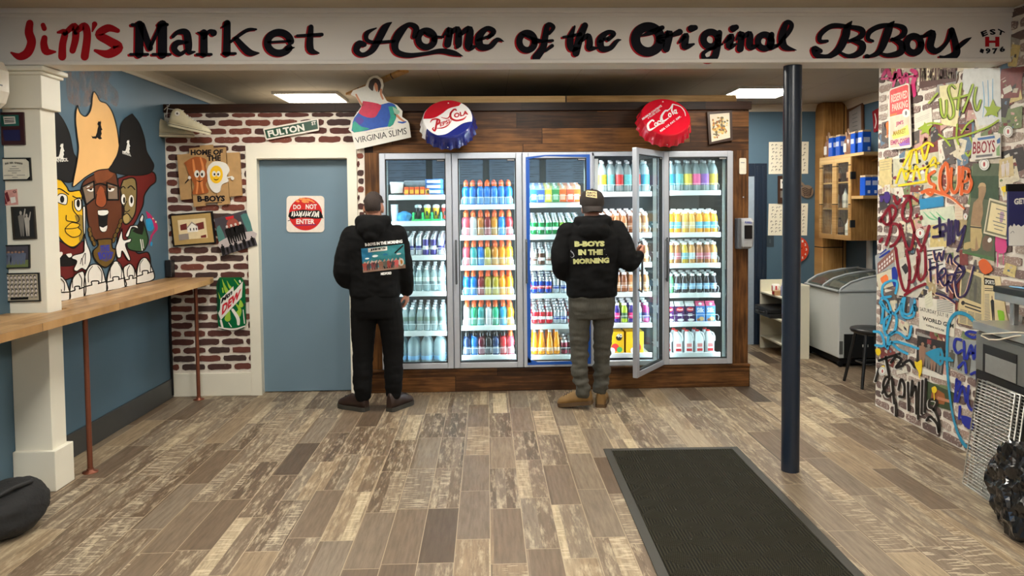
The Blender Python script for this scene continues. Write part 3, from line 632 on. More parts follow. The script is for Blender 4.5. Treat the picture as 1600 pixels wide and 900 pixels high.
# cartons, milk jugs, snack packs
PLF = Plane('Y', 0, 0)
def txt3(mb, body, x0, x1, z0, z1, y, mat, bold=.02, shear=0):
    text_quad(mb, body, (x0, y, z1), (x1, y, z1), (x1, y, z0), (x0, y, z0), mat, bold, None, shear=shear)
wpaint = M('white print', (240, 240, 238), .5); kpaint = M('black print', (18, 18, 20), .5); rpaint = M('red print', (200, 30, 40), .5)
z = ZS[4, 4]
for k, (c, tp, desc) in enumerate([((72, 28, 92), (232, 232, 230), 'purple milk carton at the left edge'), ((72, 28, 92), (232, 232, 230), 'wide purple milk carton with red oval, second from left'), ((60, 26, 84), (232, 232, 230), 'narrow purple milk carton with red oval, third from left'), ((64, 132, 204), (226, 96, 140), 'blue almond milk carton beside the purple ones'), ((88, 152, 214), (226, 96, 140), 'blue almond milk carton, last on the right')]):
    x = CX[4]+.10+k*.094
    b, ps = carton(c, tp, .185, .082)
    o = b.build('milk_carton'); o.location = (x, SY+.05, z+.008)
    tag(o, desc+', fifth shelf, rightmost cooler', 'carton', 'cartons in the rightmost cooler')
    p = MB()
    if k < 3:
        p.prism([(.034*math.cos(t*PI/10), -.0412, .115+.02*math.sin(t*PI/10)) for t in range(20)], (0, .0006, 0), rpaint); txt3(p, 'Hood', -.025, .025, .106, .126, -.0418, wpaint)
        for q in range(2): p.box(-.02, .02, -.0414, -.041, .07-q*.014, .077-q*.014, wpaint)
        p.prism([(.03*math.cos(t*PI/10)+.008, -.0412, .02+.012*math.sin(t*PI/10)) for t in range(20)], (0, .0004, 0), wpaint)
    else:
        txt3(p, 'Silk', -.033, .033, .085, .13, -.0415, wpaint, .04)
        p.prism([(.024*math.cos(t*PI/10)+.01, -.0412, .028+.02*math.sin(t*PI/10)) for t in range(20)], (0, .0004, 0), M('almond print', (222, 184, 128)))
        p.prism([(.016*math.cos(t*PI/10)-.018, -.0413, .02+.012*math.sin(t*PI/10)) for t in range(20)], (0, .0004, 0), M('almond brown', (168, 108, 60)))
    p.build('printed_front').parent = o
    for n, q in ps: q.build(n).parent = o
def jug():
    mk = plastic('milk jug', (226, 236, 240), .35); R = []
    for z_, k in ((0, .92), (.008, 1), (.11, 1), (.14, .93), (.165, .75), (.185, .5), (.195, .42)):
        R.append([(.043*k*(abs(math.cos(t))**.6)*(1 if math.cos(t) > 0 else -1)-(.0 if z_ < .14 else .012*(z_-.14)/.05), .043*k*(abs(math.sin(t))**.6)*(1 if math.sin(t) > 0 else -1), z_) for t in [2*PI*q/20 for q in range(20)]])
    b = MB().loft(R, mk)
    return b, [('handle', MB().tube([(.012, -.012, .19), (.032, -.02, .178), (.042, -.026, .145), (.04, -.03, .11)], [.007, .008, .008, .008], mk, 8)), ('cap', MB().lathe([(.018, .193), (.018, .21), (0, .21)], capr, Matrix.Translation((-.012, 0, 0)), 14)), ('paper_label', MB().box(-.027, .027, -.0445, -.043, .02, .1, M('jug label', (236, 232, 230))).box(-.025, .025, -.045, -.0445, .022, .045, rpaint).box(-.022, .022, -.045, -.0445, .06, .09, M('jug label pink', (214, 130, 130))))]
for k in range(5):
    for r in range(2):
        put('milk_jug', 'milk jug', jug, (CX[4]+.085+k*.097, SY+.05+r*.095, ZS[4, 5]+.002), 'white plastic milk jug, %s from left, %s row, bottom shelf, rightmost cooler' % (ORD[k], ('front', 'second')[r]), 'milk jug', 'red capped milk jugs', r == 0)
ycard = M('yellow printed card', (236, 190, 30), .45, var=.06)
for k, (x, w_, desc) in enumerate(((CX[3]+.2, .2, 'yellow printed drink case with bright splashes, bottom shelf, open cooler'), (CX[3]+.4, .16, 'second yellow drink case, right of the splashed one, bottom shelf'))):
    z = ZS[3, 5]+.002; o = MB().bbox(-w_/2, w_/2, -.09, .09, 0, .2, .003, ycard).build('drink_case'); o.location = (x, SY+.1, z); tag(o, desc, 'drink case', 'yellow drink cases')
    p = MB()
    for (cx, cz, r, c) in ((-.05, .05, .03, (60, 130, 200)), (.02, .06, .035, (214, 60, 60)), (.06, .04, .025, (70, 170, 90)), (-.01, .03, .03, (240, 240, 240)), (.055, .15, .028, (30, 30, 30))):
        if abs(cx)+r < w_/2: p.prism([(cx+r*math.cos(t*PI/8), -.0915-.0003*len(p.f)*.1, cz+r*math.sin(t*PI/8)) for t in range(16)], (0, .001, 0), M('splash %d %d %d' % c, c))
    txt3(p, '40', .03 if k == 0 else -.02, .085 if k == 0 else .02, .15, .185, -.094, wpaint if k == 0 else kpaint, .03)
    p.build('printed_splashes').parent = o
# leftmost cooler, upper two shelves
z = ZS[0, 0]
def lid_tub(x, w_, h, y, label, mat):
    z = ZS[0, 0]+(y-SY)*SLOPE
    t = thing('food_tub', label, 'food tub', (x, y, z+.003)); R = lambda k, zz: [(x+w_/2*k*sx, y+w_*.35*k*sy, z+.02+zz) for sx, sy in ((-1, -1), (0, -1.05), (1, -1), (1.05, 0), (1, 1), (0, 1.05), (-1, 1), (-1.05, 0))]
    MB().loft([R(.86, 0), R(.97, h*.85)], mat, smooth=False).build('tub', t); MB().loft([R(1.02, h*.85), R(1.03, h*.93), R(.97, h)], M('frosted lid', (214, 226, 232), .3), smooth=False).build('lid', t)
lid_tub(CX[0]+.29, .24, .1, SY+.34, 'wide frosted food tub on top of orange snack packs, top shelf', M('frosted tub', (196, 206, 206), .4, var=.3, scale=40))
lid_tub(CX[0]+.12, .12, .1, SY+.14, 'small frosted food tub at the left of the orange snack packs', M('frosted tub pale', (214, 214, 206), .4, var=.3, scale=40))
for k in range(5):
    x = CX[0]+.215+k*.046; t = thing('snack_pack', 'upright orange snack pack, %s from left, top shelf of leftmost cooler' % ORD[k], 'snack pack', (x, SY+.06, z+.006), 'orange snack packs')
    MB().bbox(x-.021, x+.021, SY+.02, SY+.18, z+.012, z+.085, .006, M('orange snack wrap', (236, 84, 30), .3, var=.15, scale=40)).build('pack', t)
    MB().box(x-.016, x+.016, SY+.018, SY+.0199, z+.025, z+.06, M('snack print', (248, 190, 60))).build('printed_front', t)
for k in range(3):
    x = CX[0]+.455; t = thing('snack_box', 'flat %s and white snack box, %s from bottom of the stack, top shelf' % ('blue', ORD[k]), 'snack box', (x, SY+.12, z+.01+k*.045), 'blue snack boxes')
    MB().bbox(x-.075, x+.08, SY+.02, SY+.2, z+.02+k*.045, z+.062+k*.045, .003, M('blue snack card', ((52, 120, 200), (190, 170, 200), (70, 110, 196))[k] if 0 else (60, 122, 200), .4, var=.25, scale=50)).build('box', t)
    MB().box(x-.06, x+.06, SY+.018, SY+.0199, z+.028+k*.045, z+.053+k*.045, M('pale snack print', (214, 206, 226))).build('printed_front', t)
z = ZS[0, 1]
t = thing('cup_tray', 'bright green tray holding smoothie cups, second shelf, leftmost cooler', 'tray', (CX[0]+.4, SY+.06, z)); gm = plastic('green tray', (30, 190, 106), .4)
tr = MB().bbox(CX[0]+.255, CX[1]-.085, SY+.015, SY+.135, z+.012, z+.03, .004, gm)
for k in range(4):
    x = CX[0]+.262+k*.082; tr.bbox(x, x+.018, SY+.012, SY+.13, z+.012, z+.09, .006, gm)
tr.build('tray_body', t)
for k, (c, n) in enumerate((((36, 40, 44), 'black'), ((236, 216, 30), 'yellow'), ((238, 160, 40), 'orange'), ((206, 50, 50), 'red'))):
    x = CX[0]+.312+k*.079; t = thing('smoothie_cup', 'clear cup of %s smoothie standing in the green tray' % n, 'smoothie cup', (x, SY+.07, z+.031), 'smoothie cups in the green tray')
    T = Matrix.Translation((x, SY+.07, z+.031))
    MB().lathe([(0, 0), (.02, 0), (.03, .1)], plastic('smoothie '+n, c), T, 16).build('drink', t); MB().lathe([(.032, .1), (.033, .108), (.028, .124), (.012, .13), (0, .13)], M('clear lid', (220, 232, 236), .2), T, 16).build('lid', t)
    MB().box(-.008, .008, -.0275, -.0255, .03, .07, M('cup print', (40, 34, 30)), T).build('printed_mark', t)
t = thing('ice_bag', 'blue and clear plastic bag beside the green cup tray', 'bag', (CX[0]+.185, SY+.08, z))
bg = MB(); R = []
for k, (zz, r) in enumerate(((0, .95), (.02, 1.1), (.055, 1.05), (.075, .8), (.09, .25))):
    R.append([(CX[0]+.185+.062*r*math.cos(t_*PI/8)*(1+.3*noise.noise((t_*.9, k, 1))), SY+.085+.05*r*math.sin(t_*PI/8), z+.012+zz+.01*noise.noise((t_, k*2, 5))) for t_ in range(16)])
bg.loft(R, M('blue bag film', (60, 140, 214), .25, var=.7, scale=24), smooth=False).build('bag', t)
for k in range(3):
    x = CX[0]+.1; tag(MB().lathe([(.026, 0), (.034, .1), (.036, .104), (.033, .104), (.025, .006), (0, .006)], M('clear cup', (206, 220, 222), .15), Matrix.Translation((x, SY+.08, z+.014+k*.022)), 18).build('plastic_cup'), 'clear empty cup, %s of the nested stack by the blue bag' % ('lowest', 'middle', 'topmost')[k], 'cup', 'nested clear cups')
# ---------------------------------------------------------------- hand painted lettering on the beam
ink = M('blue black sign paint', (17, 17, 25), .7, var=.1, spec=.15); red = M('crimson sign paint', (166, 18, 28), .65, var=.08, spec=.2)
BP = Plane('Y', 4.255, -.0009)
sign = thing('painted_lettering', 'hand painted red and black shop name lettering along the white beam', 'lettering', (0, 4.25, 2.45))
def ring(cx, cy, rx, ry, w, a0=0, a1=360, n=14):
    return [(cx+rx*math.cos(math.radians(a0+(a1-a0)*i/n)), cy+ry*math.sin(math.radians(a0+(a1-a0)*i/n)), w) for i in range(n+1)]
def letter(pl, strokes, mat, shadow=True):
    m = MB()
    if shadow:
        for s in strokes: stroke(m, pl, s, red, layer=1, dx=-8, dy=4)
    for s in strokes: stroke(m, pl, s, mat, layer=2)
    o = m.build('letter', sign)
    if mat is red: o['label'] = 'crimson letter'
    return o
A = BP.sub(0, 0, 2.963); B2 = BP.sub(530, 0, 2.963); C2 = BP.sub(1060, 0, 2.963)
JIM = [
 [[(138, 108, 34), (134, 150, 40), (146, 195, 42), (128, 243, 42), (90, 262, 34), (52, 244, 10)]],
 [[(206, 176, 28), (203, 205, 34), (215, 238, 36), (256, 240, 10)], [(199, 116, 22), (205, 132, 24)]],
 [[(268, 150, 12), (300, 150, 30), (290, 205, 34), (288, 262, 38)], [(300, 155, 22), (345, 122, 34), (350, 175, 34), (336, 234, 30)], [(350, 150, 24), (390, 120, 34), (404, 165, 36), (392, 262, 38)]],
 [[(438, 112, 26), (427, 146, 7)]],
 [[(545, 142, 22), (500, 130, 36), (458, 160, 38), (505, 190, 42), (548, 220, 46), (500, 250, 40), (440, 234, 14)]]]
for s in JIM: letter(A, s, red, False)
MARKET = [
 [[(646, 115, 40), (644, 250, 40)], [(612, 115, 16), (662, 115, 16)], [(604, 252, 14), (684, 252, 14)], [(655, 118, 34), (694, 222, 30)], [(694, 222, 18), (742, 118, 16)], [(752, 115, 44), (752, 250, 44)], [(708, 252, 14), (788, 252, 14)], [(735, 114, 16), (774, 114, 16)]],
 [[(800, 170, 16), (826, 148, 22), (862, 152, 34), (872, 200, 36), (876, 240, 26), (902, 240, 8)], [(868, 196, 12), (822, 198, 28), (806, 226, 30), (834, 250, 22), (868, 228, 12)]],
 [[(944, 152, 34), (944, 248, 36)], [(912, 252, 14), (978, 252, 14)], [(916, 150, 8), (944, 158, 24)], [(944, 178, 14), (968, 146, 18), (988, 152, 34)]],
 [[(1052, 108, 32), (1050, 246, 36)], [(1034, 248, 14), (1090, 248, 14)], [(1030, 126, 8), (1056, 106, 18)], [(1066, 196, 12), (1140, 142, 18), (1186, 136, 10)], [(1092, 178, 24), (1150, 240, 34), (1198, 246, 8)]],
 [[(1240, 196, 12), (1344, 190, 12)], ring(1292, 198, 54, 48, 34, -8, -330), [(1330, 226, 22), (1362, 220, 6)]],
 [[(1440, 125, 24), (1436, 225, 34), (1476, 246, 8)], [(1376, 166, 14), (1490, 160, 18)]]]
for s in MARKET: letter(A, s, ink)
HOME = [
 [[(116, 206, 24), (92, 204, 34), (80, 234, 30), (108, 254, 22), (152, 234, 28), (184, 180, 34), (214, 126, 32), (242, 104, 6)], [(172, 130, 6), (130, 152, 22), (128, 184, 20), (165, 196, 16), (254, 190, 14)], [(348, 168, 24), (356, 130, 30), (322, 114, 22), (282, 150, 38), (258, 200, 36), (268, 240, 30), (320, 256, 24), (400, 248, 18), (470, 236, 24), (530, 246, 26), (572, 260, 4)]],
 [ring(404, 180, 38, 38, 30), [(394, 150, 10), (420, 166, 14), (482, 172, 10)]],
 [[(482, 166, 8), (512, 136, 28), (502, 205, 34)], [(505, 165, 16), (548, 134, 28), (552, 200, 34), (548, 216, 20)], [(556, 165, 16), (604, 134, 32), (600, 215, 38), (630, 215, 12)]],
 [[(642, 186, 14), (712, 162, 14)], [(694, 172, 18), (716, 146, 24), (684, 132, 24), (648, 170, 36), (654, 214, 36), (698, 216, 26), (732, 184, 22), (762, 192, 4)]],
 [ring(870, 192, 36, 40, 30), [(850, 160, 8), (896, 180, 16), (935, 186, 10)]],
 [[(972, 156, 14), (992, 126, 20), (966, 116, 24), (954, 170, 30), (944, 220, 32), (912, 266, 38)], [(905, 194, 12), (988, 188, 14)], [(956, 236, 12), (986, 212, 18)]],
 [[(1090, 122, 10), (1070, 180, 32), (1076, 226, 28), (1112, 222, 10)], [(1038, 172, 12), (1118, 158, 16)]],
 [[(1138, 118, 30), (1112, 180, 36), (1096, 246, 34)], [(1110, 200, 14), (1150, 166, 26), (1160, 195, 30), (1160, 222, 30), (1194, 222, 10)]],
 [[(1206, 192, 14), (1264, 168, 14)], [(1246, 184, 18), (1272, 156, 22), (1242, 150, 22), (1210, 182, 34), (1216, 224, 32), (1256, 222, 24), (1286, 190, 18), (1305, 184, 4)]],
 [ring(1430, 182, 58, 58, 44), [(1400, 166, 8), (1448, 148, 26), (1496, 128, 22)]]]
for s in HOME: letter(B2, s, ink)
ORIG = [
 [[(-78, 192, 8), (-42, 152, 34), (-56, 226, 34)], [(-40, 168, 14), (6, 148, 30)]],
 [[(5, 196, 12), (36, 162, 26), (30, 214, 34), (72, 204, 10)], [(60, 132, 34), (78, 128, 26)]],
 [ring(150, 182, 34, 34, 32), [(190, 152, 28), (180, 220, 32), (164, 268, 34), (126, 276, 26), (120, 242, 18), (204, 204, 10)]],
 [[(214, 196, 12), (246, 166, 28), (236, 214, 34), (268, 204, 10)], [(254, 132, 34), (268, 126, 26)]],
 [[(268, 184, 10), (292, 154, 28), (286, 226, 34)], [(292, 180, 16), (330, 156, 28), (332, 215, 34), (372, 210, 10)]],
 [ring(400, 192, 32, 32, 30), [(432, 160, 26), (426, 215, 34), (462, 208, 10)]],
 [[(456, 216, 12), (510, 150, 22), (524, 114, 22), (500, 106, 24), (480, 170, 36), (492, 216, 32), (546, 232, 4)]],
 [[(658, 236, 22), (630, 226, 30), (642, 256, 28), (692, 262, 24), (742, 230, 34), (772, 172, 38), (782, 130, 34), (802, 100, 8)], [(690, 190, 14), (656, 190, 20), (660, 156, 24), (712, 120, 24), (790, 124, 20), (848, 138, 28), (846, 168, 26), (792, 190, 16)], [(800, 186, 14), (850, 204, 32), (842, 242, 32), (790, 260, 20), (744, 240, 12)]],
 [[(872, 262, 24), (875, 262, 24)]],
 [[(880, 262, 12), (930, 240, 28), (962, 170, 38), (978, 125, 34), (998, 100, 8)], [(900, 190, 14), (878, 180, 20), (886, 148, 24), (932, 122, 24), (1000, 116, 18), (1044, 132, 28), (1038, 164, 26), (986, 186, 14)], [(990, 180, 14), (1032, 204, 32), (1028, 242, 32), (970, 256, 20), (930, 244, 12)]],
 [ring(1090, 206, 34, 38, 32), [(1085, 172, 10), (1155, 164, 14)]],
 [[(1130, 172, 12), (1176, 152, 32), (1166, 215, 36), (1196, 236, 28), (1240, 200, 18), (1266, 140, 28)], [(1266, 140, 28), (1282, 200, 32), (1286, 248, 36), (1240, 270, 30), (1212, 262, 12)], [(1290, 224, 20), (1330, 190, 20), (1356, 174, 4)]]]
for s in ORIG: letter(C2, s, ink)
for ch, q in (('E', ((1398, 148), (1426, 138), (1434, 160), (1408, 172))), ('S', ((1438, 136), (1468, 134), (1470, 160), (1444, 162))), ('T', ((1480, 132), (1512, 148), (1504, 166), (1476, 158))),
              ('H', ((1420, 170), (1486, 170), (1486, 216), (1420, 216))), ('1', ((1400, 224), (1416, 230), (1410, 248), (1394, 240))), ('9', ((1422, 222), (1446, 224), (1444, 250), (1420, 248))), ('7', ((1452, 224), (1478, 222), (1480, 248), (1454, 250))), ('6', ((1484, 220), (1508, 212), (1514, 236), (1490, 244)))):
    m = MB(); text_quad(m, ch, *q, red if ch == 'H' else ink, .05, C2, 2); o = m.build('letter', sign)
# ---------------------------------------------------------------- mural on the left wall
MP = Plane('X', -2.7395, .0009); U = MP.sub(80, 100, 4.5); D = MP.sub(80, 270, 4.5)
mural = thing('wall_mural', 'painted mural of three cartoon faces in tall hats on the blue wall', 'mural', (-2.74, 5.4, 1.04))
pk = lambda n, c=(0, 0, 0), v=.12, s=8: M('mural '+n, c, .6, var=v, scale=s, spec=.2)
BLK, WHT = pk('black', (16, 15, 16), .2), pk('white', (224, 222, 214), .06)
def mpart(name, items, label=None):
    m = MB()
    for it in items:
        k = it[0]
        if k == 'p': poly(m, it[1], it[2], it[3], it[4], it[5] if len(it) > 5 else 0)
        elif k == 'e': ell(m, *it[1:])
        elif k == 's': stroke(m, it[1], it[2], it[3], it[4], it[5])
        elif k == 't': text_quad(m, it[1], *it[2], it[3], .03, it[4], it[5])
    o = m.build(name, mural)
    if label: o['label'] = label
    return o
def outl(pl, pts, mat, layer, w=9, sm=4):        # filled shape with a black brush outline
    c = list(pts)+[pts[0]]
    return [('p', pl, pts, mat, layer, sm), ('s', pl, smooth_path(c, 4), BLK, w, layer+.5)]
def roo(pl, ox, oy, k, mat, layer):              # small hopping animal emblem
    return [('p', pl, [(ox+x*k, oy+y*k) for x, y in ((20, 0), (28, 4), (32, -4), (36, 8), (34, 22), (38, 40), (44, 52), (36, 58), (40, 78), (36, 84), (34, 96), (42, 106), (28, 112), (20, 108), (12, 100), (4, 108), (-18, 104), (-24, 88), (-16, 94), (2, 92), (10, 70), (14, 46), (20, 28), (12, 18))], mat, layer)]
smoke = NT('sprayed smoke', .8); sx, sy, sz = smoke.sep()
a = smoke.noise(smoke.scalev(smoke.co, (3, 5, 3)), 3, 6, .6)
smoke.put(smoke.b.inputs['Alpha'], smoke.math('MULTIPLY', smoke.math('SUBTRACT', a, .36), 2.4))
smoke_m = smoke.done(smoke.mix(smoke.noise(smoke.co, 9, 3), (176, 162, 156), (92, 72, 68)))
mpart('smoke', [('p', U, [(110, 55), (410, 55), (400, 120), (470, 200), (460, 300), (350, 240), (250, 300), (130, 270), (105, 150)], smoke_m, 1, 3)], 'grey sprayed smoke above the tan hat')
skinb, skinl, tan = pk('brown skin', (92, 50, 30), .35, 5), pk('rust nose', (150, 76, 42), .25, 6), pk('tan felt', (226, 178, 116), .1, 5)
yel, yel2, redc_ = pk('yellow', (226, 180, 30), .15, 5), pk('mustard', (150, 124, 50), .2, 6), pk('oxblood', (100, 30, 28), .3, 5)
olive, grn, gold = pk('olive skin', (130, 112, 70), .25, 5), pk('bottle green', (52, 84, 52), .3, 5), pk('old gold', (104, 80, 34), .3, 12)
hatk = pk('charcoal hat', (26, 26, 27), .3, 4)
mpart('hooded_coat', outl(D, [(470, 40), (600, 0), (715, -5), (735, 58), (692, 100), (655, 160), (645, 230), (600, 330), (560, 420), (600, 560), (680, 560), (700, 640), (690, 700), (480, 700), (470, 300)], redc_, 1))
mpart('hat', outl(U, [(20, 335), (50, 350), (92, 410), (130, 500), (155, 620), (178, 670), (178, 780), (130, 832), (30, 806), (-60, 800), (-60, 520), (-40, 400)], hatk, 1.5)+roo(U, 50, 560, 1.0, WHT, 3)+[('t', 'KANGOL', ((14, 662), (118, 660), (120, 684), (18, 694)), WHT, U, 3)], 'charcoal hat with a white hopping animal emblem')
mpart('face', outl(D, [(0, 52), (60, 44), (110, 100), (130, 130), (212, 128), (216, 200), (226, 300), (230, 420), (202, 490), (150, 522), (90, 492), (40, 420), (10, 300)], yel, 2)+
 [('p', D, [(165, 300), (226, 300), (230, 420), (202, 490), (196, 440), (212, 410), (190, 380)], yel2, 2.7, 2), ('p', D, [(28, 190), (60, 148), (110, 162), (106, 222), (55, 212)], WHT, 3, 3), ('e', D, 77, 186, 15, 25, BLK, 3.5), ('p', D, [(164, 190), (205, 184), (213, 250), (190, 270), (165, 238)], WHT, 3, 3), ('e', D, 190, 215, 12, 28, BLK, 3.5),
  ('s', D, [(18, 128), (60, 112), (122, 152)], BLK, 8, 3.6), ('s', D, [(152, 164), (176, 176), (206, 176)], BLK, 8, 3.6), ('s', D, [(150, 200), (155, 262), (194, 312), (188, 346), (150, 344), (108, 334), (106, 300)], BLK, 7, 3.6),
  ('s', D, [(28, 190), (60, 148), (110, 162), (106, 222), (55, 212), (28, 190)], BLK, 6, 3.6), ('s', D, [(164, 190), (205, 184), (213, 250), (190, 270), (165, 238), (164, 190)], BLK, 6, 3.6)], 'scowling bright yellow face')
mpart('lips', outl(D, [(98, 392), (120, 368), (150, 350), (200, 364), (190, 384), (212, 410), (196, 442), (150, 452), (106, 422)], yel, 4, 6)+[('s', D, [(98, 394), (150, 392), (192, 384)], BLK, 6, 5)])
mpart('jacket', outl(D, [(40, 470), (100, 500), (160, 530), (226, 480), (245, 560), (245, 700), (140, 740), (40, 740)], redc_, 1.5)+[('p', D, [(50, 600), (110, 568), (170, 600), (160, 652), (50, 655)], BLK, 3, 3), ('p', D, [(40, 560), (75, 556), (80, 575), (50, 605)], WHT, 3.2, 2), ('p', D, [(104, 572), (140, 566), (145, 585), (125, 596)], WHT, 3.2, 2)])
mpart('face', outl(D, [(205, 130), (230, 60), (300, 12), (410, -36), (452, 0), (470, 80), (492, 150), (500, 300), (482, 400), (430, 470), (400, 484), (330, 484), (282, 430), (256, 330), (244, 230)], skinb, 2.6)+
 [('p', D, [(300, -10), (400, -32), (440, 10), (380, 60), (320, 70)], pk('brown highlight', (120, 66, 38), .3, 6), 3.2, 3), ('p', D, [(216, 100), (300, 60), (306, 178), (246, 226)], pk('lens', (128, 110, 92), .3, 8), 3.6), ('p', D, [(392, 70), (470, 95), (474, 190), (396, 190)], pk('lens'), 3.6),
  ('p', D, [(318, 150), (340, 100), (356, 98), (376, 130), (390, 200), (372, 236), (345, 242), (314, 216)], skinl, 4, 4), ('s', D, [(376, 130), (390, 200), (372, 236), (345, 242), (314, 216), (320, 150)], BLK, 5, 4.6)], 'singing brown face in black glasses')
mpart('spectacles', [('s', D, q, BLK, 12, 5) for q in ([(216, 100), (300, 60)], [(300, 60), (306, 178)], [(306, 178), (246, 226)], [(246, 226), (216, 100)], [(392, 70), (470, 95)], [(470, 95), (474, 190)], [(474, 190), (396, 190)], [(396, 190), (392, 70)], [(300, 90), (345, 76), (392, 90)])]+[('e', D, 276, 112, 28, 20, WHT, 4.2, .2), ('e', D, 278, 108, 12, 16, BLK, 4.5), ('e', D, 418, 112, 26, 20, WHT, 4.2), ('e', D, 412, 108, 11, 15, BLK, 4.5), ('p', D, [(244, 108), (306, 84), (306, 106), (248, 118)], pk('eyelid', (110, 74, 50)), 4.8), ('p', D, [(392, 90), (446, 96), (444, 110), (394, 106)], pk('eyelid'), 4.8)])
mpart('mouth', [('p', D, [(326, 262), (366, 256), (400, 262), (396, 340), (392, 400), (366, 420), (340, 400), (332, 330)], BLK, 4, 3), ('p', D, [(329, 266), (397, 264), (398, 288), (368, 300), (332, 294)], WHT, 4.6, 2), ('p', D, [(340, 376), (366, 386), (394, 370), (386, 408), (362, 414), (346, 400)], WHT, 4.6, 2)])
for (cx, cy, r) in ((270, 400, .1), (276, 432, .1), (288, 465, -.3), (302, 496, -.3), (490, 340, .3), (480, 372, .4), (466, 406, .4), (450, 440, .4), (438, 474, .4)): mpart('chain_bead', [('e', D, cx, cy, 15, 22, BLK, 4.8, r), ('e', D, cx, cy, 10, 17, gold, 5.3, r)])
mpart('medallion', outl(D, [(324, 470), (420, 466), (426, 500), (432, 530), (454, 545), (440, 612), (392, 662), (350, 652), (304, 602), (296, 550), (330, 512)], gold, 5.5, 8, 0)+[('p', D, [(342, 510), (412, 504), (414, 545), (440, 560), (424, 606), (386, 626), (346, 610), (326, 566), (344, 550)], pk('violet ground', (80, 70, 96), .3, 12), 6.4), ('t', 'THE', ((346, 512), (408, 508), (410, 548), (348, 552)), pk('blue paint', (44, 52, 150)), D, 7), ('t', 'BOYS', ((328, 560), (436, 556), (424, 604), (340, 610)), pk('blue paint'), D, 7)], 'gold medallion with blue letters')
mpart('hat', outl(U, [(186, 292), (205, 345), (240, 368), (270, 340), (285, 290), (290, 230), (300, 195), (320, 215), (345, 260), (390, 280), (430, 340), (460, 440), (476, 550), (478, 610), (432, 700), (410, 735), (330, 748), (250, 790), (200, 830), (154, 862), (160, 800), (176, 720), (192, 600), (182, 500), (172, 400), (176, 330)], tan, 5, 8, 2)+roo(U, 310, 402, 1.15, BLK, 6.5), 'tall tan hat with a black hopping animal emblem')
mpart('face', outl(D, [(506, 50), (592, 50), (596, 250), (566, 330), (530, 362), (506, 340), (512, 250), (490, 200), (488, 110)], olive, 2.4)+[('e', D, 508, 186, 15, 36, WHT, 3.4), ('e', D, 513, 192, 8, 22, BLK, 4), ('e', D, 563, 198, 18, 42, WHT, 3.4), ('e', D, 565, 192, 9, 24, BLK, 4), ('s', D, [(540, 106), (562, 92), (588, 118)], BLK, 8, 4), ('s', D, [(490, 110), (506, 96), (520, 108)], BLK, 7, 4), ('s', D, [(530, 200), (510, 255), (530, 275), (552, 262)], BLK, 6, 4), ('e', D, 528, 320, 22, 34, pk('olive lip', (168, 146, 90)), 3.4), ('s', D, [(508, 300), (536, 286), (566, 322)], BLK, 7, 4)], 'narrow olive face with long white eyes')
mpart('hat', outl(U, [(570, 352), (620, 420), (655, 520), (670, 610), (702, 670), (722, 715), (700, 762), (640, 780), (560, 782), (480, 772), (408, 745), (440, 690), (470, 620), (485, 520), (490, 440), (520, 385)], hatk, 6, 7)+roo(U, 520, 536, .82, WHT, 7.5)+[('t', 'KANGOL', ((500, 612), (558, 630), (562, 650), (502, 632)), WHT, U, 7.5)], 'black hat at the right with a white hopping animal emblem')
mpart('sleeve', outl(D, [(640, 318), (672, 420), (682, 480), (652, 545), (600, 552), (540, 530), (536, 470), (556, 400), (600, 380)], grn, 3)+[('p', D, [(570, 410), (600, 380), (636, 312), (652, 360), (640, 436)], BLK, 4, 2), ('s', D, [(628, 470), (640, 545)], WHT, 7, 4), ('s', D, [(642, 470), (650, 530)], WHT, 5, 4)])
for pts, layer in (([(235, 432), (252, 500), (275, 560), (276, 620), (246, 682), (215, 672), (180, 692), (160, 676), (180, 622), (145, 602), (160, 580), (224, 560), (232, 520)], 6), ([(498, 392), (508, 470), (560, 462), (556, 486), (522, 506), (556, 602), (540, 612), (500, 550), (490, 592), (466, 592), (454, 530), (470, 480)], 7), ([(556, 374), (524, 440), (545, 446), (568, 385), (610, 392), (600, 370)], 5), ([(640, 290), (622, 330), (640, 345), (650, 310)], 5), ([(222, 240), (240, 250), (240, 420), (228, 416)], 3)):
    mpart('glove', outl(D, pts, WHT, layer, 7, 2)+([('s', D, [(220, 600), (240, 565), (238, 640)], BLK, 5, layer+1), ('s', D, [(205, 640), (216, 600), (222, 650)], BLK, 5, layer+1)] if layer == 6 else []))
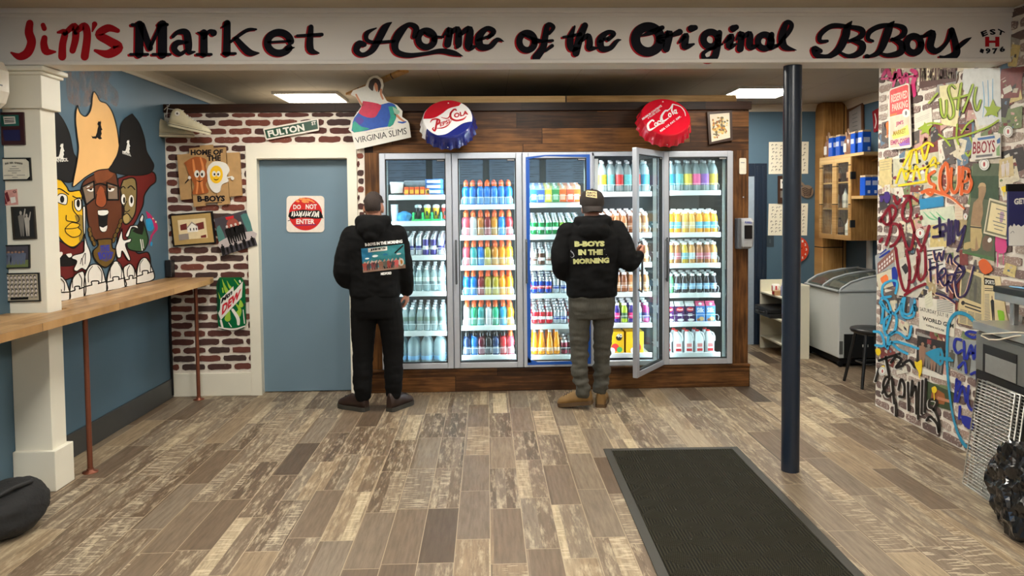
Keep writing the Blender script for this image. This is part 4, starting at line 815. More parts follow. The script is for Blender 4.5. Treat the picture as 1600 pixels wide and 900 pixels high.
for k, pts in enumerate(([(-40, 900), (-30, 740), (60, 728), (90, 745), (115, 790), (126, 892)], [(130, 895), (135, 800), (160, 730), (200, 698), (232, 710), (236, 862)], [(520, 802), (508, 680), (530, 650), (560, 642), (592, 690), (602, 786)], [(232, 868), (235, 740), (265, 662), (310, 642), (352, 665), (380, 750), (386, 832)], [(390, 832), (395, 740), (420, 652), (455, 620), (492, 652), (515, 740), (520, 802)], [(600, 782), (605, 680), (630, 612), (665, 598), (697, 640), (722, 746)])):
    x0, x1 = pts[0][0], pts[-1][0]; yb = (pts[0][1]+pts[-1][1])/2; ym = min(p[1] for p in pts); xm = (x0+x1)/2; wq = x1-x0
    yl = lambda x, q: (pts[0][1]+(pts[-1][1]-pts[0][1])*(x-x0)/wq)-q
    q = (yb-ym)*.32
    mpart('sneaker', outl(D, pts, WHT, 7+k*.2, 8, 3)+[('s', D, [(x0+2, yl(x0, q)), (xm-.15*wq, yl(xm-.15*wq, q))], BLK, 8, 9.5), ('s', D, [(xm-.15*wq, yl(xm, q)), (xm-.15*wq, yl(xm, q+20)), (xm+.15*wq, yl(xm, q+22)), (xm+.15*wq, yl(xm, q+3))], BLK, 8, 9.5), ('s', D, [(xm+.15*wq, yl(xm+.15*wq, q)), (x1-2, yl(x1, q))], BLK, 8, 9.5)]+[('s', D, [(xm+sx_*wq*.30, yl(xm, q+14)), (xm+sx_*wq*.3, yl(xm, (yb-ym)*.72)), (xm+sx_*wq*.12, yl(xm, (yb-ym)*.93))], BLK, 5, 9.5) for sx_ in (-1, 1)])
mpart('paint_splash', [('p', D, [(665, 268), (690, 285), (720, 320), (745, 360), (748, 400), (715, 440), (690, 515), (700, 440), (730, 390), (700, 350), (680, 320)], pk('magenta spray', (178, 40, 96), .3, 20), 1, 2), ('p', D, [(665, 330), (700, 320), (722, 380), (700, 410), (672, 395)], pk('cyan spray', (36, 140, 190), .3, 20), 1.5, 3), ('e', D, 704, 500, 9, 16, pk('cyan spray'), 1.5), ('e', D, 716, 322, 5, 5, pk('cream dot', (230, 214, 170)), 2), ('e', D, 736, 345, 5, 7, pk('cream dot'), 2)], 'magenta and cyan paint splash')
# ---------------------------------------------------------------- counter along the left wall
ct = thing('bar_counter', 'long butcher block bar counter along the mural wall, notched round the white pillar', 'counter', (-2.5, 4.3, 0))
MB().prism([(-2.739, 2.2, .997), (-2.3, 2.2, .997), (-2.3, 6.17, .997), (-2.34, 6.36, .997), (-2.739, 6.36, .997), (-2.739, 4.466, .997), (-2.497, 4.466, .997), (-2.497, 4.268, .997), (-2.739, 4.268, .997)], (0, 0, .042), counter_wood).build('counter_top', ct)
cop = M('copper pipe', (124, 72, 52), .35, .5, var=.15)
for k, y in enumerate((4.58, 6.30)):
    t = MB().lathe([(.0155, .008), (.0155, .99)], cop, Matrix.Translation((-2.47, y, 0)), 16).build('leg', ct); t['label'] = 'copper pipe leg'
    for nm, z0, s in (('foot_flange', 0, 1), ('top_flange', .996, -1)): MB().lathe([(.045, z0), (.045, z0+s*.006), (.02, z0+s*.012), (.02, z0+s*.026)], cop, Matrix.Translation((-2.47, y, 0)), 20).build(nm).parent = t
cable = MB().tube([(-2.725, 6.39, 1.15), (-2.728, 6.385, .6), (-2.72, 6.37, .4), (-2.722, 6.38, .02)], .011, BLK, 8)
tag(cable.build('power_cable'), 'black cable running down the corner where brick and blue wall meet', 'cable')
sp = MB().bbox(-2.735, -2.68, 6.33, 6.40, 1.045, 1.19, .006, M('black plastic', (22, 22, 24), .4)); tag(sp.build('speaker_box'), 'small black box standing on the counter end in the corner', 'box')
# ---------------------------------------------------------------- brick wall decorations
QB = Plane('Y', YB-.009, -.0012)
def panel(mb, pl, pts, mat, t, layer=0, side=None):       # a board of thickness t whose face shows the outline
    v = Vector((0, 0, 0)); i = 'XYZ'.index(pl.a); v[i] = -t if pl.t > 0 else t
    mb.prism([pl.at(p, layer) for p in pts], v, mat, side)
def rrect(x0, y0, x1, y1, r, n=4):
    out = []
    for cx, cy, a in ((x1-r, y0+r, -90), (x1-r, y1-r, 0), (x0+r, y1-r, 90), (x0+r, y0+r, 180)):
        out += [(cx+r*math.cos(math.radians(a+90*k/n)), cy+r*math.sin(math.radians(a+90*k/n))) for k in range(n+1)]
    return out
def rot2(pts, cx, cy, deg):
    c, s = math.cos(math.radians(deg)), math.sin(math.radians(deg)); return [(cx+(x-cx)*c-(y-cy)*s, cy+(x-cx)*s+(y-cy)*c) for x, y in pts]
E3 = Plane('Y', YB-.034, -.0012, 230, 220, 3)
ws = thing('plank_sign', 'rough plank sign with cartoon bacon and fried egg on the brick wall', 'sign', E3.at((290, 170)))
pal = M('raw pallet wood', (176, 140, 92), .7, var=.3, scale=14)
for q in ([(140, 66), (198, 60), (208, 272), (156, 278)], [(372, 56), (432, 54), (444, 256), (386, 262)], [(196, 36), (246, 30), (272, 304), (218, 310)], [(246, 22), (306, 18), (328, 288), (270, 296)], [(302, 34), (366, 30), (386, 296), (332, 302)]):
    m = MB(); panel(m, E3, q, pal, .022, -.5 if q[0][0] in (140, 372) else 0); m.build('plank', ws)
m = MB(); text_quad(m, 'HOME OF', (203, 42), (356, 40), (352, 66), (205, 68), ink, .05, E3, 1); text_quad(m, 'THE', (279, 68), (345, 67), (345, 94), (281, 95), ink, .05, E3, 1); m.build('lettering', ws); m = MB(); text_quad(m, 'B-BOYS', (234, 258), (365, 256), (364, 284), (236, 287), ink, .05, E3, 1)
stroke(m, E3, [(275, 291), (350, 289)], ink, 3, 1); m.build('lettering', ws)
bac, bac2 = M('bacon brown', (158, 84, 36), .5), M('bacon fat', (214, 132, 72), .5)
m = MB(); panel(m, E3, smooth_path([(172, 104), (205, 82), (235, 74), (275, 88), (272, 120), (284, 170), (272, 205), (284, 242), (214, 250), (222, 210), (196, 160), (184, 120)], 3), bac, .014, 9)
for s in ([(215, 90, 8), (222, 140, 12), (236, 190, 10), (232, 246, 8)], [(250, 80, 8), (262, 130, 12), (254, 190, 12), (262, 242, 9)]): stroke(m, E3, s, bac2, layer=10)
o = m.build('bacon_cutout', ws); o['label'] = 'smiling bacon strip'
def face(mb, pl, cx, cy, k, L):
    for s in (-1, 1): ell(mb, pl, cx+s*k*.55, cy, k*.5, k*.72, WHT, L); ell(mb, pl, cx+s*k*.45, cy+k*.1, k*.2, k*.32, BLK, L+1)
    stroke(mb, pl, [(cx-k*.6, cy+k*1.25, 2), (cx, cy+k*1.5, 4), (cx+k*.6, cy+k*1.2, 2)], BLK, layer=L+1)
m = MB(); face(m, E3, 246, 155, 24, 11); ell(m, E3, 198, 173, 7, 8, WHT, 11); stroke(m, E3, [(180, 196, 5), (196, 178, 5)], BLK, layer=10); m.build('bacon_face', ws)
m = MB(); panel(m, E3, smooth_path([(286, 120), (310, 98), (345, 98), (372, 110), (384, 140), (372, 165), (380, 190), (350, 205), (340, 238), (318, 243), (296, 222), (284, 190), (279, 150), (286, 120)], 4)[:-1], WHT, .014, 9); o = m.build('egg_cutout', ws); o['label'] = 'white fried egg'
m = MB(); ell(m, E3, 324, 158, 31, 42, M('egg yolk', (240, 190, 30), .4), 10); face(m, E3, 324, 155, 19, 11); stroke(m, E3, [(376, 172, 5), (398, 168, 6)], WHT, layer=10); ell(m, E3, 400, 176, 8, 8, WHT, 10); m.build('egg_yolk', ws)
# framed house picture
E4 = Plane('Y', YB-.03, -.0012, 230, 220, 3)
def quadmid(q, k):
    cx, cy = sum(p[0] for p in q)/4, sum(p[1] for p in q)/4; return [(cx+(x-cx)*k, cy+(y-cy)*k) for x, y in q]
def frame(name, label, cat, pl, q, inset, fm, pic_fn, t=.02, mat_in=None, group=None, fname='frame'):
    f = thing(name, label, cat, pl.at((sum(p[0] for p in q)/4, sum(p[1] for p in q)/4)), group)
    cx, cy = sum(p[0] for p in q)/4, sum(p[1] for p in q)/4
    inn = []
    for x, y in q:
        inn.append((x+math.copysign(inset, cx-x), y+math.copysign(inset, cy-y)))
    v = Vector((0, 0, 0)); v['XYZ'.index(pl.a)] = -t if pl.t > 0 else t
    m = MB()
    for i in range(4):
        j = (i+1) % 4; m.prism([pl.at(q[i]), pl.at(q[j]), pl.at(inn[j]), pl.at(inn[i])], v, fm)
    m.build(fname, f)
    m = MB(); m.prism([pl.at(p, -3) for p in inn], v*.5, mat_in or WHT); pic_fn(m, inn); m.build('picture', f)
    return f
lq = lambda q, u, v: ((q[0][0]*(1-u)+q[1][0]*u)*(1-v)+(q[3][0]*(1-u)+q[2][0]*u)*v, (q[0][1]*(1-u)+q[1][1]*u)*(1-v)+(q[3][1]*(1-u)+q[2][1]*u)*v)
def upoly(m, pl, q, pts, mat, L, sm=0): poly(m, pl, [lq(q, *p) for p in pts], mat, L, sm)
def fig(m, pl, q, u, v, h, mat, L, arms=0, skin=None):     # a small standing figure in a picture
    s = h*.16
    upoly(m, pl, q, [(u-s*.6, v), (u-s*.9, v-h*.45), (u-s*1.1, v-h*.8), (u-s*.3, v-h*.86), (u+s*.3, v-h*.86), (u+s*1.1, v-h*.8), (u+s*.9, v-h*.45), (u+s*.6, v), (u+s*.15, v), (u, v-h*.4), (u-s*.15, v)], mat, L)
    upoly(m, pl, q, [(u+s*.45*math.cos(t*PI/5), v-h*.93+h*.08*math.sin(t*PI/5)) for t in range(10)], skin or mat, L+.5)
    if arms: upoly(m, pl, q, [(u+s*.8, v-h*.8), (u+s*1.6, v-h*1.1), (u+s*1.9, v-h*1.08), (u+s*1.2, v-h*.7)], skin or mat, L)
def house(m, q):
    upoly(m, E4, q, [(.08, .1), (.92, .1), (.92, .9), (.08, .9)], M('watercolour paper', (226, 208, 166)), -2); c = M('house maroon', (110, 40, 34)); g = M('house grey', (150, 140, 132))
    upoly(m, E4, q, [(.14, .3), (.34, .25), (.34, .5), (.14, .52)], c, -1); upoly(m, E4, q, [(.34, .42), (.5, .22), (.66, .4), (.66, .62), (.34, .62)], M('house white', (240, 236, 226)), -.6); upoly(m, E4, q, [(.6, .3), (.85, .24), (.85, .52), (.66, .56)], c, -1)
    upoly(m, E4, q, [(.33, .42), (.5, .2), (.67, .4), (.64, .42), (.5, .26), (.36, .44)], g, -.3); upoly(m, E4, q, [(.06, .68), (.36, .66), (.36, .9), (.06, .92)], g, -.5); upoly(m, E4, q, [(.72, .8), (.88, .76), (.88, .88), (.72, .88)], c, -.5)
    for u in (.42, .52, .6): upoly(m, E4, q, [(u, .46), (u+.03, .46), (u+.03, .56), (u, .56)], BLK, -.1)
gilt = M('pale gilt frame', (190, 160, 100), .4, .2, var=.1)
frame('framed_picture', 'black and gilt framed watercolour of a snowy house on the brick wall', 'picture', E4, [(105, 345), (304, 330), (321, 482), (121, 497)], 7, BLK, lambda m, q: (m.flat([E4.at(p, -2.8) for p in q], gilt), house(m, quadmid(q, .84))))
m = MB(); E5 = Plane('Y', YB-.034, -.0012, 230, 220, 3); q = [(313, 366), (463, 325), (515, 488), (352, 540)]
panel(m, E5, q, M('dusky cover', (66, 62, 70), .35, var=.5, scale=9), .006)
upoly(m, E5, q, [(.3+.2*math.cos(t*PI/9)+.2, .36+.26*math.sin(t*PI/9)) for t in range(18)], M('dim orange sun', (150, 74, 60)), 1)
upoly(m, E5, q, [(.0, .3), (.12, .2), (.2, .7), (0, .8)], M('teal haze', (70, 120, 116)), 1, 2); upoly(m, E5, q, [(.8, .1), (1, .1), (1, .6), (.86, .6)], M('teal haze'), 1, 2)
upoly(m, E5, q, [(.0, .62), (.4, .55), (1, .6), (1, .8), (0, .8)], M('pale mist', (186, 176, 176)), 1.4, 2); upoly(m, E5, q, [(.34, .04), (.6, .05), (.58, .12), (.36, .12)], rpaint, 1.6)
for u in (.32, .45, .58, .72): fig(m, E5, q, u, .76, .5, BLK, 2, skin=M('pale faces', (206, 196, 190)))
for u in (.06, .18, .3, .44, .56, .68, .8, .92): fig(m, E5, q, u, 1.0, .24+.06*math.sin(u*30), BLK, 3)
tag(m.build('band_poster'), 'tilted dark poster of four long haired figures before a crowd', 'poster')
E6 = Plane('Y', YB-.03, -.0012, 325, 425, 9.47)
cn = thing('can_sign', 'green can shaped metal sign on the bricks below the poster', 'sign', E6.at((330, 450)))
g1, g2, g3 = M('can sign green', (8, 104, 56), .25, .2, var=.2, scale=10, coat=.4), M('can sign lime', (150, 190, 60), .3, coat=.4), M('can sign dark green', (6, 60, 36), .3, coat=.4)
prof = [(150, 110), (170, 80), (480, 80), (515, 110), (545, 200), (562, 760), (530, 830), (480, 850), (220, 855), (170, 830), (145, 760), (125, 200)]
m = MB(); panel(m, E6, prof, g1, .02); m.build('can_body', cn)
m = MB()
for s in ([(210, 110, 4), (240, 200, 30), (280, 290, 60)], [(280, 130, 4), (310, 200, 26), (330, 230, 40)], [(150, 300, 4), (180, 390, 20)], [(390, 110, 10), (450, 190, 18)], [(420, 480, 20), (470, 560, 50), (440, 630, 90)], [(300, 600, 60), (290, 690, 90)], [(480, 430, 30), (490, 490, 70)], [(215, 240, 20), (225, 300, 20)]): stroke(m, E6, s, g2, layer=1)
for s in ([(365, 560, 40), (440, 680, 50), (450, 770, 40)], [(190, 720, 30), (215, 820, 30)], [(305, 750, 8), (345, 810, 14)], [(520, 560, 10), (540, 760, 14)], [(470, 130, 26), (478, 150, 26)]): stroke(m, E6, s, WHT, layer=1.5)
for s in ([(480, 510, 60), (540, 480, 40)], [(270, 700, 30), (340, 690, 20)], [(160, 130, 40), (150, 400, 30), (170, 700, 30)]): stroke(m, E6, s, g3, layer=.7)
stroke(m, E6, [(160, 815, 16), (250, 838, 22), (400, 845, 24), (550, 800, 14)], WHT, layer=1.5); m.build('leaf_pattern', cn)
m = MB(); poly(m, E6, [(185, 400), (375, 210), (382, 290), (515, 140), (500, 370), (440, 440), (190, 710), (150, 610), (178, 560)], WHT, 2); poly(m, E6, [(198, 690), (196, 500), (505, 175), (492, 370)], WHT, 2.5)
text_quad(m, 'Mtn', (192, 400), (358, 250), (362, 325), (190, 475), BLK, .05, E6, 3.5, .2); text_quad(m, 'DEW', (200, 500), (495, 240), (480, 360), (202, 645), M('can sign red', (190, 26, 44), .3), .05, E6, 3.5, .15); o = m.build('logo_panel', cn); o['label'] = 'white logo band with black and red words'
# door sign
E7 = Plane('Y', 6.492, -.0012, 440, 295, 12)
sg = thing('door_sign', 'square white and red DO NOT ENTER sign on the blue grey door', 'sign', E7.at((450, 470)))
m = MB(); panel(m, E7, rrect(92, 132, 800, 815, 70), M('sign white', (228, 218, 206), .35, var=.1, scale=40), .006); m.build('sign_plate', sg)
rs = M('sign red', (200, 34, 30), .35, var=.15, scale=30); m = MB(); ell(m, E7, 448, 472, 312, 308, rs, 1, 0, 40)
for x, y, r in ((300, 230, 34), (360, 190, 30), (430, 200, 40), (500, 205, 40), (560, 225, 26), (600, 250, 20), (420, 240, 40), (480, 245, 30)): ell(m, E7, x, y, r*1.2, r*.6, M('orange spray', (236, 150, 80)), 1.5, .3)
text_box(m, 'DO', 218, 362, 296, 384, WHT, E7, 2, .03); text_box(m, 'NOT', 452, 660, 288, 382, WHT, E7, 2, .03); text_box(m, 'ENTER', 275, 620, 568, 660, WHT, E7, 2, .03); m.build('red_disc', sg)
m = MB(); poly(m, E7, [(125, 520), (150, 440), (240, 420), (400, 390), (560, 410), (700, 400), (755, 470), (770, 545), (640, 560), (480, 540), (300, 545), (200, 570)], BLK, 2.2, 2)
random.seed(3)
for k in range(13):
    x = 190+k*42; stroke(m, E7, [(x, 520+random.uniform(-20, 10), 20), (x+random.uniform(-10, 30), 480, 30), (x+random.uniform(0, 40), 425, 14)], WHT, layer=3)
stroke(m, E7, [(120, 600), (160, 590)], BLK, 12, 2); stroke(m, E7, [(740, 545), (785, 548)], BLK, 12, 2); stroke(m, E7, [(250, 690), (640, 672)], M('purple marker', (90, 40, 110)), 14, 2); m.build('graffiti_scrawl', sg)
# street sign
E8 = Plane('Y', YB-.03, -.0012, 400, 100, 4.5)
st = thing('street_sign', 'small tilted green street sign above the blue door', 'sign', E8.at((250, 460)))
m = MB(); panel(m, E8, [(50, 458), (58, 450), (430, 384), (438, 390), (444, 460), (438, 468), (78, 534), (68, 528)], M('sign white'), .006); m.build('sign_plate', st)
m = MB(); poly(m, E8, [(60, 464), (428, 392), (436, 456), (76, 524)], M('street sign green', (20, 66, 44), .35), 1); text_quad(m, 'FULTON', (78, 470), (334, 420), (344, 468), (90, 515), WHT, .04, E8, 2); text_quad(m, 'ST', (388, 406), (420, 400), (424, 426), (392, 432), WHT, .03, E8, 2); m.build('green_face', st)
# dancing lady cutout sign
E9 = Plane('Y', YB-.06, -.0012, 400, 100, 4.5)
lady = thing('advert_sign', 'white cutout sign of a woman in a swirling red, blue and green skirt', 'sign', E9.at((860, 400)))
m = MB(); panel(m, E9, [(800, 95), (825, 82), (852, 80), (888, 108), (897, 150), (884, 200), (920, 260), (990, 288), (1030, 330), (1026, 370), (1065, 398), (1077, 420), (1090, 515), (706, 602), (690, 560), (672, 485), (650, 462), (690, 370), (740, 300), (702, 232), (665, 215), (682, 185), (770, 155), (786, 112)], WHT, .008); m.build('board', lady)
m = MB(); text_quad(m, 'VIRGINIA SLIMS', (694, 518), (1056, 446), (1062, 492), (702, 558), kpaint, 0, E9, 1, spacing=.95); m.build('lettering', lady); m = MB(); text_quad(m, "You've come a long way, baby.", (775, 480), (968, 445), (969, 455), (777, 490), M('grey print', (110, 110, 110)), 0, E9, 1); m.build('small_lettering', lady)
sk = lambda n, c=(0, 0, 0): M('skirt '+n, c, .5, var=.25, scale=40)
m = MB(); poly(m, E9, [(752, 262), (800, 280), (880, 285), (930, 272), (975, 285), (990, 330), (965, 425), (860, 450), (690, 482), (676, 440), (690, 380), (735, 320)], sk('blue', (16, 76, 170)), 1, 2)
poly(m, E9, [(752, 260), (820, 270), (882, 290), (860, 340), (835, 375), (780, 375), (722, 345), (738, 310)], sk('red', (196, 24, 70)), 2, 2)
poly(m, E9, [(676, 440), (692, 400), (740, 440), (800, 455), (690, 482)], sk('green', (30, 150, 130)), 2, 2); poly(m, E9, [(930, 300), (985, 300), (992, 340), (965, 425), (925, 440), (945, 370)], sk('green'), 2, 2); poly(m, E9, [(700, 380), (730, 370), (760, 400), (720, 430)], sk('purple', (70, 50, 150)), 2, 2); poly(m, E9, [(960, 300), (1010, 330), (1000, 352), (975, 350)], sk('pale green', (150, 190, 170)), 2.5, 2); m.build('skirt', lady)
skinp = M('printed skin', (196, 130, 96), .5)
m = MB(); poly(m, E9, [(700, 190), (780, 160), (830, 180), (870, 200), (890, 250), (870, 285), (760, 270), (735, 235), (708, 215)], M('printed blouse', (214, 216, 212), .5, var=.1, scale=60), 1, 2); m.build('blouse', lady)
m = MB(); stroke(m, E9, [(704, 215, 12), (728, 262, 14), (748, 290, 14)], skinp, layer=2); m.build('arm', lady); m = MB(); stroke(m, E9, [(878, 180, 14), (880, 215, 14), (892, 245, 12)], skinp, layer=2); m.build('arm', lady); m = MB(); poly(m, E9, [(828, 135), (850, 130), (862, 160), (852, 195), (838, 180)], skinp, 2.5, 2); m.build('face', lady); m = MB(); stroke(m, E9, [(980, 350, 18), (1015, 385, 14), (1050, 408, 10)], skinp, layer=2); stroke(m, E9, [(1000, 408, 8), (1030, 412, 12), (1054, 406, 8)], sk('blue'), layer=3); m.build('leg', lady)
m = MB(); poly(m, E9, [(790, 160), (800, 120), (830, 98), (866, 110), (880, 150), (872, 180), (860, 200), (855, 150), (838, 130), (826, 160), (822, 190), (800, 175)], M('printed dark hair', (46, 28, 24), .5), 3, 2); m.build('hair', lady)
# ---------------------------------------------------------------- tilted planes and bottle cap signs
class PlaneG:
    def __init__(s, p, n, step=.0009, x0=0, y0=0, sc=1): s.p, s.n, s.st, s.x0, s.y0, s.sc = Vector(p), Vector(n).normalized(), step, x0, y0, sc
    def at(s, q, layer=0):
        x, y = s.x0+q[0]/s.sc, s.y0+q[1]/s.sc; d = CR*((x-PCX)/F)-CU*((y-PCY)/F)+CF; p = s.p+s.n*(s.st*layer)
        return CAM+d*((p-CAM).dot(s.n)/d.dot(s.n))
    def sub(s, x0, y0, sc): return PlaneG(s.p, s.n, s.st, x0, y0, sc)
def bottle_cap(label, px, R, tilt, face, skirt_fn, draw):
    c = at(px[0], px[1], Y=YB-R*math.sin(tilt)-.012); n = Vector((0, -math.cos(tilt), math.sin(tilt))); r = Vector((1, 0, 0)); u = n.cross(r)*-1
    if u.z < 0: u = -u
    t = thing('bottle_cap_sign', label, 'sign', c, 'giant bottle cap signs'); m = MB(); seg = 126; rows = []
    for z, k, cr in ((0, 1.0, .06), (.035, .975, .045), (.07, .95, .02), (.098, .925, .005), (.113, .905, 0), (.12, .875, 0)):
        rows.append([c+(r*math.cos(a)+u*math.sin(a))*R*(k+cr*max(0, math.cos(21*a)))+n*z for a in [2*PI*i/seg for i in range(seg)]])
    for i in range(len(rows)-1):
        for k in range(seg):
            a = 2*PI*(k+.5)/seg; j = (k+1) % seg
            m.add([rows[i][k], rows[i][j], rows[i+1][j], rows[i+1][k]], [(0, 1, 2, 3)], skirt_fn(math.degrees(a)), True)
    m.flat(rows[0][::-1], M('cap inside', (60, 60, 60))); m.build('crimped_rim', t)
    rf = R*.875; cf = c+n*.1202
    MB().flat([cf+(r*math.cos(2*PI*i/60)+u*math.sin(2*PI*i/60))*rf for i in range(60)], face).build('cap_face', t)
    for k, q in ((0, 90), (1, 270)): MB().lathe([(.006, 0), (.004, .003), (0, .003)], chrome, Matrix.Translation(c+(u*math.sin(math.radians(q)))*R*(.74 if k == 0 else .985)+n*(.1202 if k == 0 else .02)) @ n.to_track_quat('Z', 'Y').to_matrix().to_4x4(), 10).build('bolt', t)
    draw(t, PlaneG(cf, n), lambda p: ((p-cf).dot(r), (p-cf).dot(u)), lambda x, y, L: cf+r*x+u*y+n*.0009*L, rf)
gl = lambda n, c=(0, 0, 0): M('enamel '+n, c, .22, var=.05, coat=.5)
pr, pw, pb = gl('red', (176, 22, 40), ), gl('white', (220, 220, 220)), gl('navy', (24, 36, 110))
def draw_pepsi(t, pl, loc, back, rf):
    Q = pl.sub(640, 140, 5.714)
    for curve, top, mat, nm in (([(135, 262), (215, 255), (290, 215), (350, 170), (440, 146)], 1, pr, 'red_band'), ([(140, 380), (230, 405), (320, 398), (400, 350), (480, 300), (575, 280)], 0, pb, 'navy_band')):
        q = [loc(Q.at(p)) for p in smooth_path(curve, 5)]; q = [p for p in q if math.hypot(*p) < rf*.998]
        a0, a1 = math.atan2(q[-1][1], q[-1][0]), math.atan2(q[0][1], q[0][0])
        if top:
            while a1 < a0: a1 += 2*PI
        else:
            while a1 > a0: a1 -= 2*PI
        q += [(rf*math.cos(a0+(a1-a0)*i/24), rf*math.sin(a0+(a1-a0)*i/24)) for i in range(25)]
        MB().flat([back(x, y, 1) for x, y in q], mat).build(nm, t)
    m = MB(); rl = M('cola red lettering', (170, 24, 36), .4)
    for s in ([(248, 266, 16), (238, 320, 18), (226, 366, 16), (206, 352, 12), (214, 338, 8)], [(186, 292, 6), (200, 270, 12), (240, 262, 14), (268, 276, 16), (256, 306, 14), (236, 312, 8)], [(416, 184, 14), (396, 176, 12), (366, 214, 18), (372, 256, 18), (420, 276, 16), (480, 262, 14), (506, 238, 6)], [(280, 246, 4), (340, 256, 10), (380, 196, 10), (414, 172, 6)], [(240, 344, 4), (300, 340, 10), (350, 310, 8), (372, 272, 4)]): stroke(m, Q, s, rl, layer=2)
    text_quad(m, 'EPSI', (268, 296), (354, 262), (360, 300), (272, 332), rl, .03, Q, 2); text_quad(m, '-', (360, 258), (372, 254), (374, 260), (362, 265), rl, .03, Q, 2); text_quad(m, 'OLA', (392, 212), (520, 184), (524, 222), (400, 256), rl, .04, Q, 2); m.build('lettering', t)
bottle_cap('giant bottle cap sign in red, white and navy above the cooler doors', (701, 200), .232, math.radians(36), pw, lambda a: pr if 40 < a < 150 else (pw if 150 <= a < 215 else pb), draw_pepsi)
def draw_coke(t, pl, loc, back, rf):
    Q = pl.sub(900, 140, 5.333); m = MB()
    for s in ([(648, 262, 12), (632, 256, 12), (600, 292, 18), (612, 336, 18), (662, 312, 6)], [(652, 322, 4), (690, 292, 10), (736, 276, 5)], [(762, 176, 12), (742, 178, 12), (712, 226, 18), (728, 262, 16), (772, 236, 6)], [(735, 185, 6), (780, 162, 8), (806, 120, 8), (798, 170, 12), (812, 206, 8)]): stroke(m, Q, s, pw, layer=2)
    for s in (ring(666, 290, 10, 14, 9), ring(782, 212, 10, 15, 9), ring(690, 274, 9, 13, 9, 40, 320), ring(712, 258, 9, 13, 9), ring(826, 184, 9, 14, 9)): stroke(m, Q, s, pw, layer=2, k=2)
    for s in ([(720, 246, 8), (722, 272, 8)], [(834, 168, 8), (838, 198, 8), (848, 192, 4)], [(700, 240, 5), (712, 234, 5)]): stroke(m, Q, s, pw, layer=2)
    stroke(m, Q, [(812, 122, 7), (870, 142, 7), (904, 182, 7), (912, 218, 5)], pw, layer=2)
    text_quad(m, 'MINIMUM CONTENTS', (548, 240), (708, 126), (718, 140), (556, 256), pw, .03, Q, 2); text_quad(m, '6 FLUID OZS.', (594, 232), (698, 160), (706, 172), (602, 244), pw, .02, Q, 2); text_quad(m, 'REG. U.S. PAT. OFF.', (698, 340), (868, 216), (878, 228), (706, 354), pw, .03, Q, 2); m.build('lettering', t)
cr_ = gl('scarlet', (196, 16, 40)); bottle_cap('giant all red bottle cap sign with white script, above the open door', (1036, 197), .228, math.radians(36), cr_, lambda a: cr_, draw_coke)
# framed flower picture, tag, nail, soap dispenser
H7 = Plane('Y', YB-.03, -.0012, 900, 140, 5.333)
def flowers(m, q):
    random.seed(11)
    for k in range(110):
        u, v = .5+random.gauss(0, .24), .5+random.gauss(0, .22)
        if .1 < u < .9 and .1 < v < .9: ell(m, H7, *lq(q, u, v), random.uniform(5, 13), random.uniform(5, 13), random.choice([M('petal gold', (222, 170, 70)), M('petal pale', (236, 206, 130)), M('petal brown', (170, 110, 60)), M('leaf grey', (120, 110, 80))]), -2+k*.02, 0, 9)
frame('framed_picture', 'small tilted dark framed picture of yellow flowers, right of the red cap sign', 'picture', H7, [(1094, 186), (1300, 172), (1306, 420), (1110, 456)], 20, M('dark walnut frame', (62, 40, 28), .4), flowers, .03, M('cream mat', (236, 226, 202)))
K = Plane('Y', 6.421, -.0012)
m = MB(); panel(m, Plane('Y', 6.414, -.001), rrect(1155.5, 247, 1166, 272, 2), M('pale plastic tag', (226, 220, 200), .4), .008); stroke(m, Plane('Y', 6.413, -.001), [(1158, 254), (1163, 254)], M('grey print'), 1, 1); tag(m.build('thermometer_tag'), 'small pale oblong plastic tag on the wooden upright right of the cooler', 'tag')
p = at(1160.5, 308, Y=6.425); tag(MB().lathe([(.002, 0), (.002, .018), (.006, .018), (.006, .021), (0, .021)], chrome, Matrix.Translation(p) @ Matrix.Rotation(PI/2, 4, 'X'), 10).build('nail'), 'small shiny nail in the wooden upright above the soap dispenser', 'nail')
S0 = at(1148, 341, Y=6.42); S1 = at(1172.5, 388, Y=6.42)
t = thing('sanitizer_dispenser', 'grey and black wall dispenser on the wooden upright right of the cooler', 'dispenser', (S0.x, 6.42, S1.z)); xa, xb, za, zb = S0.x, S1.x, S1.z, S0.z
gp = M('grey dispenser plastic', (170, 172, 174), .35)
m = MB().bbox(xa, xa+.03, 6.33, 6.424, za, zb, .006, M('dark grey plastic', (84, 86, 90), .4)); m.build('side_cover', t)
m = MB(); R = []
for zz, y, k in ((za, 6.37, .8), (za+.02, 6.33, .95), (za+.1, 6.315, 1), (zb-.03, 6.32, 1), (zb, 6.35, .92)):
    c = (xa+.03+xb)/2; h = (xb-xa-.03)/2*k; R.append([(c-h, 6.424, zz), (c-h, y+.02, zz), (c-h*.7, y, zz), (c+h*.7, y, zz), (c+h, y+.02, zz), (c+h, 6.424, zz)])
m.loft(R, gp, smooth=False).build('body', t)
MB().bbox(c-.036, c+.034, 6.308, 6.325, za+.09, zb-.06, .006, M('black dispenser window', (16, 16, 18), .15)).build('window', t)
m = MB(); txt3(m, 'PURELL', c-.03, c+.03, zb-.045, zb-.025, 6.316, M('blue print', (40, 60, 150)), .03); m.build('lettering', t)
